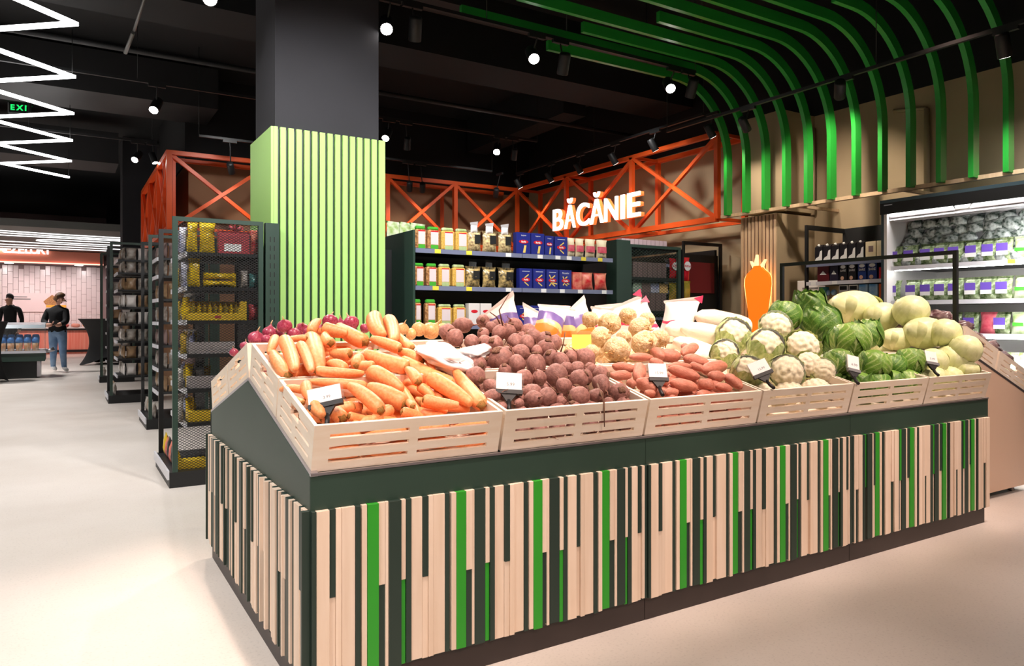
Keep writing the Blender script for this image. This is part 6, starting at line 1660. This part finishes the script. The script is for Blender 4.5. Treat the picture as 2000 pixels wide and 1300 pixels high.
def arc(cx, cy, rx, ry, a0, a1, n=20): return [Vector((cx + rx * math.cos(R(a0 + (a1 - a0) * i / n)), cy + ry * math.sin(R(a0 + (a1 - a0) * i / n)), 3.385)) for i in range(n + 1)]
loop([(-6, 20.0, 3.385), (-2.5, 20.0, 3.385), (-0.8, 20.35, 3.385), (1.4, 20.5, 3.385)])
loop([(-6, 20.6, 3.385), (-2.2, 20.6, 3.385), (-0.8, 20.9, 3.385), (1.4, 21.0, 3.385)])
loop(arc(-3.2, 22.2, 0.9, 0.75, 270, 90)[:0] + [Vector((1.4, 21.4, 3.385)), Vector((-0.6, 21.35, 3.385)), Vector((-2.2, 21.3, 3.385))] + arc(-2.2, 22.2, 0.8, 0.9, 270, 90) + [Vector((-1.2, 23.3, 3.385)), Vector((1.4, 23.6, 3.385))])
loop([Vector((1.4, 22.0, 3.385)), Vector((-0.2, 22.0, 3.385))] + arc(-0.4, 22.4, 0.9, 0.4, 270, 90) + [Vector((1.4, 22.9, 3.385))])
loop([(-6, 24.2, 3.385), (-2.0, 24.2, 3.385), (1.4, 24.3, 3.385)])
loop([(-6, 25.0, 3.385), (1.4, 25.1, 3.385)])
fs_ = thing('coral_fascia', (-2.0, 26.1, 3.0), 'coral lit fascia with cropped white letters over the meat counter', 'fascia')
M['coralglow'] = mat('coral_fascia_paint', srgb(240, 150, 124), 0.5)
MB().box(-6, 0.5, 26.02, 26.1, 2.97, 3.38).build('board', M['coralglow'], fs_)
M['coralled'] = glow('pink_led_strip', srgb(255, 170, 150), 2.5)
MB().box(-6, 0.5, 25.98, 26.02, 2.96, 3.0).build('led_strip', M['coralled'], fs_)
for k, ch in enumerate(('M', 'E', 'Z', 'E', 'L', 'U', 'R', 'I')):
    text('letter', ch, 0.36, M['letter'], fs_, Vector((atY(2 + k * 13, 493, 25.95).x, 25.95, 3.38)) - fs_.location, (R(90), 0, 0), 0.02, 0.01)
MB().box(-6, 0.5, 26.1, 28.0, 3.0, 3.05).build('soffit', M['soffit'], fs_)
M['dlight'] = glow('downlight', (1, 0.95, 0.9, 1), 6.0)
for px in (18, 154):
    p = atY(px, 514, 27.0); link('downlight', MB().lathe([(0, 0), (0.13, 0), (0.13, 0.012), (0, 0.012)], 14).mesh('downlight', M['dlight']), fs_, Vector((p.x, 26.9, 2.985)) - fs_.location)
for (x, y) in ((-2.4, 26.6), (-1.2, 26.6), (0.0, 26.6)):
    spot((x, y, 2.95), (x, 27.9, 1.4), 75, (1, 0.86, 0.84), 130, 0.9, 0.1)
for x in (-2.4, -0.6): spot((x, 24.0, 3.3), (x, 25.9, 0.5), 220, (1, 0.68, 0.62), 110, 0.9, 0.1)
for x in (-3.0, -1.0): spot((x, 21.5, 3.3), (x, 21.0, 0), 150, (1, 0.95, 0.93), 150, 0.9, 0.2)
ctr = thing('meat_counter', (-1.2, 26.4, 0), 'red lit glass meat counter below the tiled wall', 'counter')
M['redcounter'] = mat('red_counter_front', srgb(236, 130, 112), 0.4, c2=srgb(244, 170, 150), vscale=2, stretch=(8, 1, 0.3))
MB().box(-5, 0.5, 26.0, 26.9, 0.0, 0.82).build('front', M['redcounter'], ctr)
MB().box(-5, 0.5, 25.96, 26.0, 0.06, 0.14).build('lower_rail', M['black'], ctr); MB().box(-5, 0.5, 25.94, 26.0, 0.78, 0.84).build('upper_rail', M['black'], ctr)
MB().box(-5, 0.5, 26.0, 26.9, 0.84, 0.87).build('deck', M['white'], ctr)
MB().grid(2, 10, lambda u, v: Vector((-5 + 5.5 * u, 26.0 + 0.35 * (1 - math.cos(v * 1.4)), 0.87 + 0.45 * math.sin(v * 1.4)))).build('curved_glass', M['glass'], ctr)
C('meat', srgb(178, 46, 48), rough=0.35, c2=srgb(226, 140, 128), vscale=9); C('meatpale', srgb(230, 160, 140), rough=0.4); C('cheese', srgb(236, 176, 60), rough=0.4)
for k in range(9):
    x = -2.6 + k * 0.33
    o = link('meat_tray', crumple('meat', (M['meat'], M['meatpale'], M['cheese'])[k % 3], k, 0.14, 0.2, 0.07, 0.25, 12, 8), None, (x, 26.4, 0.94))
    tag(o, 'heap of %s on the meat counter deck, %s from the left' % (('red meat', 'pale cuts', 'yellow cheese')[k % 3], ORD[k]), 'meat', 'goods on the meat counter')
pn = thing('wall_poster', (atY(90, 590, 27.97).x, 27.97, 1.7), 'pale wall panel with a brown picture of meat on the tiled wall', 'poster')
c = pn.location
MB().box(c.x - 1.05, c.x + 0.55, 27.96, 27.985, 1.40, 2.05).build('panel', M['lightpaper'], pn)
MB().prism([(c.x - 0.08, 1.76), (c.x - 0.02, 1.66), (c.x + 0.35, 1.64), (c.x + 0.42, 1.78), (c.x + 0.30, 1.90), (c.x + 0.18, 2.0), (c.x + 0.02, 1.86)], 1, 27.95, 27.96).build('meat_picture', M['beans'], pn)
MB().box(c.x + 0.0, c.x + 0.6, 27.945, 27.95, 1.56, 1.64).build('yellow_board', M['cheese'], pn)
MB().box(c.x - 0.95, c.x - 0.45, 27.95, 27.96, 1.82, 1.86).box(c.x - 0.95, c.x - 0.55, 27.95, 27.96, 1.90, 1.93).build('print_line', M['grey'], pn)

# island freezer at the left edge
fz = atZ(74, 738, 0.0)
fr_ = thing('island_freezer', (fz.x - 1.0, fz.y + 0.5, 0), 'low island chiller with clear lids and rows of blue orange cups at the left edge', 'refrigerator')
x1, y0_, = fz.x + 0.02, fz.y
MB().box(x1 - 2.6, x1 - 0.05, y0_, y0_ + 1.0, 0.0, 0.34).build('base', M['black'], fr_)
MB().box(x1 - 2.6, x1 + 0.10, y0_ - 0.10, y0_ + 1.1, 0.34, 0.50).build('body', M['dgreen'], fr_)
MB().box(x1 - 2.6, x1 + 0.12, y0_ - 0.12, y0_ + 1.12, 0.50, 0.545).build('rim', M['railw'], fr_)
MB().box(x1 - 2.6, x1 + 0.10, y0_ - 0.08, y0_ - 0.07, 0.545, 1.0).build('front_glass', M['glass'], fr_)
MB().box(x1 + 0.09, x1 + 0.10, y0_ - 0.07, y0_ + 1.08, 0.545, 1.0).build('end_glass', M['glass'], fr_)
MB().prism([(y0_ - 0.08, 0.99), (y0_ + 0.1, 1.06), (y0_ + 0.9, 1.10), (y0_ + 1.08, 1.0), (y0_ + 0.9, 1.08), (y0_ + 0.1, 1.04)], 0, x1 - 2.6, x1 + 0.10).build('lid', C('grey_lid', srgb(170, 180, 186), rough=0.2), fr_)
MB().tube([(x1 + 0.12, y0_ - 0.14, 0.53), (x1 + 0.26, y0_ - 0.14, 0.58)], 0.04, 8).build('bumper_end', M['alu'], fr_)
MB().box(x1 - 0.04, x1 + 0.02, y0_ + 0.1, y0_ + 0.9, 0.02, 0.34).build('vent_panel', M['alu'], fr_)
for k in range(9):
    for j in range(2):
        x = x1 - 0.06 - k * 0.135; y = y0_ + 0.03 + j * 0.16
        t = thing('dessert_cup', (x, y, 0.545 + 0.05 * j), 'blue lidded orange cup in the island chiller, %s row, %s from its end' % (('front', 'back')[j], ORD[k]), 'cup', 'cups in the island chiller')
        MB().lathe([(0.05, 0), (0.064, 0.16)], 10).build('cup', C('cup_orange', srgb(240, 160, 100), rough=0.4, c2=srgb(240, 216, 190), vscale=14), t, False)
        MB().lathe([(0.067, 0.16), (0.067, 0.22), (0.052, 0.27), (0.0, 0.275)], 10).build('lid', C('cup_blue', srgb(96, 156, 232), rough=0.35), t, False)

# black stretch cloth tables
def cloth_table(loc, H, rt, label, ph):
    t = thing('cocktail_table', loc, label, 'table', 'black stretch cloth tables')
    M.setdefault('cloth', mat('black_stretch_cloth', srgb(18, 18, 20), 0.75))
    def fn(u, v):
        a = u * 2 * math.pi
        pinch = abs(math.cos(2 * (a - ph)))
        top = rt; bot = rt * (0.62 + 0.42 * pinch ** 3)
        mid = rt * (0.40 + 0.10 * pinch)
        r = (top * (1 - v) ** 2 + mid * 2 * v * (1 - v) * 0.9 + bot * v ** 2)
        z = H * (1 - v) + (0.16 * H * (1 - pinch ** 2) * v ** 3)
        return Vector((math.cos(a) * r, math.sin(a) * r, z + 0.005))
    MB().grid(48, 16, fn, True, True).build('stretch_cloth', M['cloth'], t, False)
    MB().lathe([(rt, H - 0.01), (rt, H + 0.012), (0, H + 0.013)], 32).build('top', M['cloth'], t, False)
    return t
cp = atZ(222, 710, 0)
cloth_table((cp.x, cp.y, 0), 1.16, 0.80, 'round table in black stretch cloth beside the farthest aisle end', 0.4)
sc_ = thing('table_screen', (cp.x - 0.1, cp.y - 0.3, 1.175), 'small lit screen on a stand on the black cloth table', 'screen')
MB().box(-0.07, 0.07, -0.01, 0.01, 0.16, 0.27).build('bezel', M['black'], sc_, False); MB().box(-0.06, 0.06, -0.013, -0.010, 0.17, 0.26).build('display', glow('screen_blue', srgb(150, 200, 255), 1.5), sc_, False); MB().box(-0.02, 0.02, -0.02, 0.02, 0, 0.16).build('stand', M['white'], sc_, False)
cp = atZ(-38, 748, 0)
cloth_table((cp.x, cp.y, 0), 1.12, 0.42, 'black stretch cloth table cut off at the left edge', 0.2)

# ================================================================== people
M['skin'] = mat('skin', srgb(206, 152, 128), 0.5); M['sweater'] = mat('black_knit', srgb(16, 16, 18), 0.85); M['jeans'] = mat('blue_denim', srgb(140, 168, 200), 0.8, c2=srgb(104, 136, 174), vscale=5); M['shoe'] = mat('white_shoe', srgb(224, 222, 220), 0.5)
M['hair'] = mat('light_brown_hair', srgb(122, 84, 52), 0.6, c2=srgb(84, 56, 36), vscale=20); M['darkhair'] = mat('dark_hair', srgb(34, 26, 24), 0.6)
def skin_body(name, J, bones, root, mats, pick, parent):
    names = list(J); idx = {n: i for i, n in enumerate(names)}
    me = bpy.data.meshes.new(name)
    me.from_pydata([J[n][0] for n in names], [(idx[a], idx[b]) for a, b in bones], [])
    o = bpy.data.objects.new(name, me); COL.objects.link(o)
    md = o.modifiers.new('skin', 'SKIN'); md.use_smooth_shade = True; md.branch_smoothing = 0.4
    for i, n in enumerate(names):
        r = J[n][1]; sv = me.skin_vertices[0].data[i]
        sv.radius = r if isinstance(r, tuple) else (r, r); sv.use_root = (n == root)
    sb = o.modifiers.new('sub', 'SUBSURF'); sb.levels = 2; sb.render_levels = 2
    dg = bpy.context.evaluated_depsgraph_get(); dg.update()
    m2 = bpy.data.meshes.new_from_object(o.evaluated_get(dg))
    bpy.data.objects.remove(o)
    m2.materials.clear()
    for m in mats: m2.materials.append(m)
    for p in m2.polygons: p.material_index = pick(p.center); p.use_smooth = True
    m2.name = name
    return link(name, m2, parent)
def finger(mb, pts, r): mb.tube(pts, r, 6)
# woman with a phone; local x = her right side of the picture, faces +x/-y
wp = atZ(112, 726, 0)
S = 1.72 / 1.70
w_ = thing('person', wp, 'person in a black sweater and light blue jeans walking while looking at a phone', 'person', None, (0, 0, -YAW * 0.9))
J = {'pelvis': ((0, 0, 0.92), (0.185, 0.15)), 'waist': ((0.0, 0, 1.06), (0.185, 0.15)), 'chest': ((-0.01, 0, 1.26), (0.20, 0.15)), 'shl': ((0.0, 0, 1.40), (0.13, 0.12)), 'neck': ((0.04, -0.01, 1.49), 0.062), 'skull': ((0.085, -0.02, 1.58), (0.085, 0.095)), 'crown': ((0.085, -0.01, 1.66), (0.075, 0.085)),
     'hipL': ((-0.09, 0, 0.84), 0.115), 'kneeL': ((-0.13, 0.08, 0.47), 0.078), 'ankL': ((-0.20, 0.20, 0.10), 0.052), 'toeL': ((-0.10, 0.12, 0.045), (0.05, 0.042)),
     'hipR': ((0.11, 0, 0.84), 0.115), 'kneeR': ((0.15, -0.06, 0.47), 0.078), 'ankR': ((0.17, -0.04, 0.09), 0.052), 'toeR': ((0.30, -0.16, 0.045), (0.05, 0.042)),
     'saL': ((-0.20, 0.02, 1.36), 0.082), 'elL': ((-0.26, -0.06, 1.10), 0.072), 'wrL': ((-0.05, -0.24, 1.03), 0.05), 'haL': ((0.04, -0.28, 1.05), 0.036),
     'saR': ((0.19, -0.02, 1.36), 0.082), 'elR': ((0.25, -0.10, 1.10), 0.072), 'wrR': ((0.15, -0.27, 1.03), 0.048), 'haR': ((0.11, -0.30, 1.06), 0.036)}
Bn = [('pelvis', 'waist'), ('waist', 'chest'), ('chest', 'shl'), ('shl', 'neck'), ('neck', 'skull'), ('skull', 'crown'), ('pelvis', 'hipL'), ('hipL', 'kneeL'), ('kneeL', 'ankL'), ('ankL', 'toeL'), ('pelvis', 'hipR'), ('hipR', 'kneeR'), ('kneeR', 'ankR'), ('ankR', 'toeR'),
      ('shl', 'saL'), ('saL', 'elL'), ('elL', 'wrL'), ('wrL', 'haL'), ('shl', 'saR'), ('saR', 'elR'), ('elR', 'wrR'), ('wrR', 'haR')]
def pickw(c):
    if c.z > 1.475: return 0
    if c.y < -0.235 and 0.95 < c.z < 1.15: return 0
    if c.z > 0.90: return 1
    if c.z > 0.11: return 2
    return 3
skin_body('body', J, Bn, 'pelvis', [M['skin'], M['sweater'], M['jeans'], M['shoe']], pickw, w_)
hm = MB()
hb = blob(16, 12, lambda d, t, v: Vector((d.x * 0.118, d.y * 0.118, d.z * 0.125)) * (1 + 0.08 * noise.noise(d * 4)), 'hair', M['hair'])
for v in hb.vertices:
    if v.co.x > 0.02 and v.co.z < 0.045: v.co *= 0.55
o = link('hair', hb, w_, (0.058, 0.012, 1.635))
o = link('hair_knot', blob(10, 8, lambda d, t, v: d * 0.06 * (1 + 0.1 * noise.noise(d * 5)), 'hair_knot', M['hair']), o, (-0.10, 0.03, -0.01))
MB().lathe([(0.001, 0.0), (0.016, 0.01), (0.012, 0.035), (0.004, 0.045)], 8, Matrix.Translation((0.168, -0.05, 1.565)) @ Matrix.Rotation(R(20), 4, 'Y')).build('nose', M['skin'], w_, False)
for dy in (-0.085,): MB().lathe([(0.001, 0), (0.009, 0.004), (0.001, 0.008)], 8, Matrix.Translation((0.15, dy, 1.60))).build('eye', M['ink'], w_, False)
MB().box(0.155, 0.165, -0.085, -0.045, 1.533, 1.540).build('mouth', M['redgift'], w_, False)
MB().lathe([(0.001, 0), (0.022, 0.006), (0.02, 0.014), (0.001, 0.016)], 8, Matrix.Translation((0.085, -0.112, 1.575)) @ Matrix.Rotation(R(90), 4, 'X')).build('ear', M['skin'], w_, False)
fg = MB()
for k in range(4): finger(fg, [(0.075, -0.30, 1.035 + k * 0.018), (0.105, -0.335, 1.04 + k * 0.018), (0.135, -0.325, 1.045 + k * 0.018)], [0.009, 0.0085, 0.007])
finger(fg, [(0.06, -0.29, 1.08), (0.085, -0.32, 1.11), (0.115, -0.335, 1.12)], [0.010, 0.009, 0.008])
fg.build('fingers', M['skin'], w_, False)
ph_ = thing('phone', w_.location + Matrix.Rotation(-YAW * 0.9, 3, 'Z') @ Vector((0.15, -0.335, 1.09)), 'dark phone held in the walking person\'s hands', 'phone', None, (R(35), R(15), R(30)))
MB().bevbox(-0.037, 0.037, -0.004, 0.004, -0.075, 0.075, 0.003).build('case', M['ink'], ph_, False); MB().box(-0.034, 0.034, 0.0041, 0.005, -0.07, 0.07).build('screen', glow('phone_screen', srgb(120, 140, 170), 0.5), ph_, False)
# man standing behind the island chiller, head turned left
mp = atD(20, 700, 19.0); mp.z = 0
m_ = thing('person', mp, 'short haired person in a dark shirt standing beyond the island chiller', 'person', None, (0, 0, -YAW * 0.7))
J2 = {'pelvis': ((0, 0, 0.95), (0.16, 0.13)), 'waist': ((0, 0, 1.10), (0.165, 0.12)), 'chest': ((0, 0, 1.32), (0.19, 0.13)), 'shl': ((0, 0, 1.45), (0.11, 0.10)), 'neck': ((-0.01, -0.01, 1.55), 0.058), 'skull': ((-0.02, -0.02, 1.64), (0.075, 0.09)), 'crown': ((-0.02, -0.01, 1.73), (0.07, 0.08)),
      'hipL': ((-0.09, 0, 0.88), 0.10), 'kneeL': ((-0.10, -0.02, 0.49), 0.068), 'ankL': ((-0.10, 0.02, 0.09), 0.048), 'toeL': ((-0.11, -0.13, 0.045), (0.048, 0.04)), 'hipR': ((0.09, 0, 0.88), 0.10), 'kneeR': ((0.10, -0.02, 0.49), 0.068), 'ankR': ((0.10, 0.02, 0.09), 0.048), 'toeR': ((0.11, -0.13, 0.045), (0.048, 0.04)),
      'saL': ((-0.21, 0, 1.43), 0.07), 'elL': ((-0.27, 0.03, 1.13), 0.055), 'wrL': ((-0.25, -0.10, 0.90), 0.04), 'haL': ((-0.24, -0.13, 0.82), 0.035), 'saR': ((0.21, 0, 1.43), 0.07), 'elR': ((0.27, 0.03, 1.13), 0.055), 'wrR': ((0.26, -0.08, 0.90), 0.04), 'haR': ((0.25, -0.11, 0.82), 0.035)}
def pickm(c):
    if c.z > 1.535 or (abs(c.x) > 0.2 and c.z < 0.89 and c.z > 0.7): return 0
    if c.z > 0.93: return 1
    if c.z > 0.10: return 2
    return 3
skin_body('body', J2, Bn, 'pelvis', [M['skin'], M['sweater'], M['sweater'], M['ink']], pickm, m_)
hb = blob(14, 10, lambda d, t, v: Vector((d.x * 0.09, d.y * 0.105, d.z * 0.10)), 'hair', M['darkhair'])
for v in hb.vertices:
    if v.co.y < -0.01 and v.co.z < 0.05: v.co *= 0.6
link('hair', hb, m_, (-0.015, 0.005, 1.735))
MB().lathe([(0.001, 0.0), (0.015, 0.01), (0.012, 0.035), (0.004, 0.045)], 8, Matrix.Translation((-0.06, -0.108, 1.63))).build('nose', M['skin'], m_, False)
for dx in (-0.085, -0.03): MB().lathe([(0.001, 0), (0.009, 0.004), (0.001, 0.008)], 8, Matrix.Translation((dx, -0.098, 1.67))).build('eye', M['ink'], m_, False)
MB().box(-0.08, -0.035, -0.104, -0.096, 1.593, 1.60).build('mouth', M['redgift'], m_, False)
for dx in (-0.1, 0.06): MB().lathe([(0.001, 0), (0.02, 0.006), (0.001, 0.014)], 8, Matrix.Translation((dx, 0.0, 1.645))).build('ear', M['skin'], m_, False)
fg = MB()
for sx in (-1, 1):
    for k in range(4): finger(fg, [(sx * 0.245, -0.145 + k * 0.016, 0.80), (sx * 0.24, -0.15 + k * 0.016, 0.765 - 0.006 * (k in (1, 2))), (sx * 0.23, -0.148 + k * 0.016, 0.74 - 0.006 * (k in (1, 2)))], [0.009, 0.008, 0.007])
    finger(fg, [(sx * 0.235, -0.15, 0.83), (sx * 0.22, -0.17, 0.805), (sx * 0.215, -0.175, 0.785)], [0.010, 0.009, 0.008])
fg.build('fingers', M['skin'], m_, False)
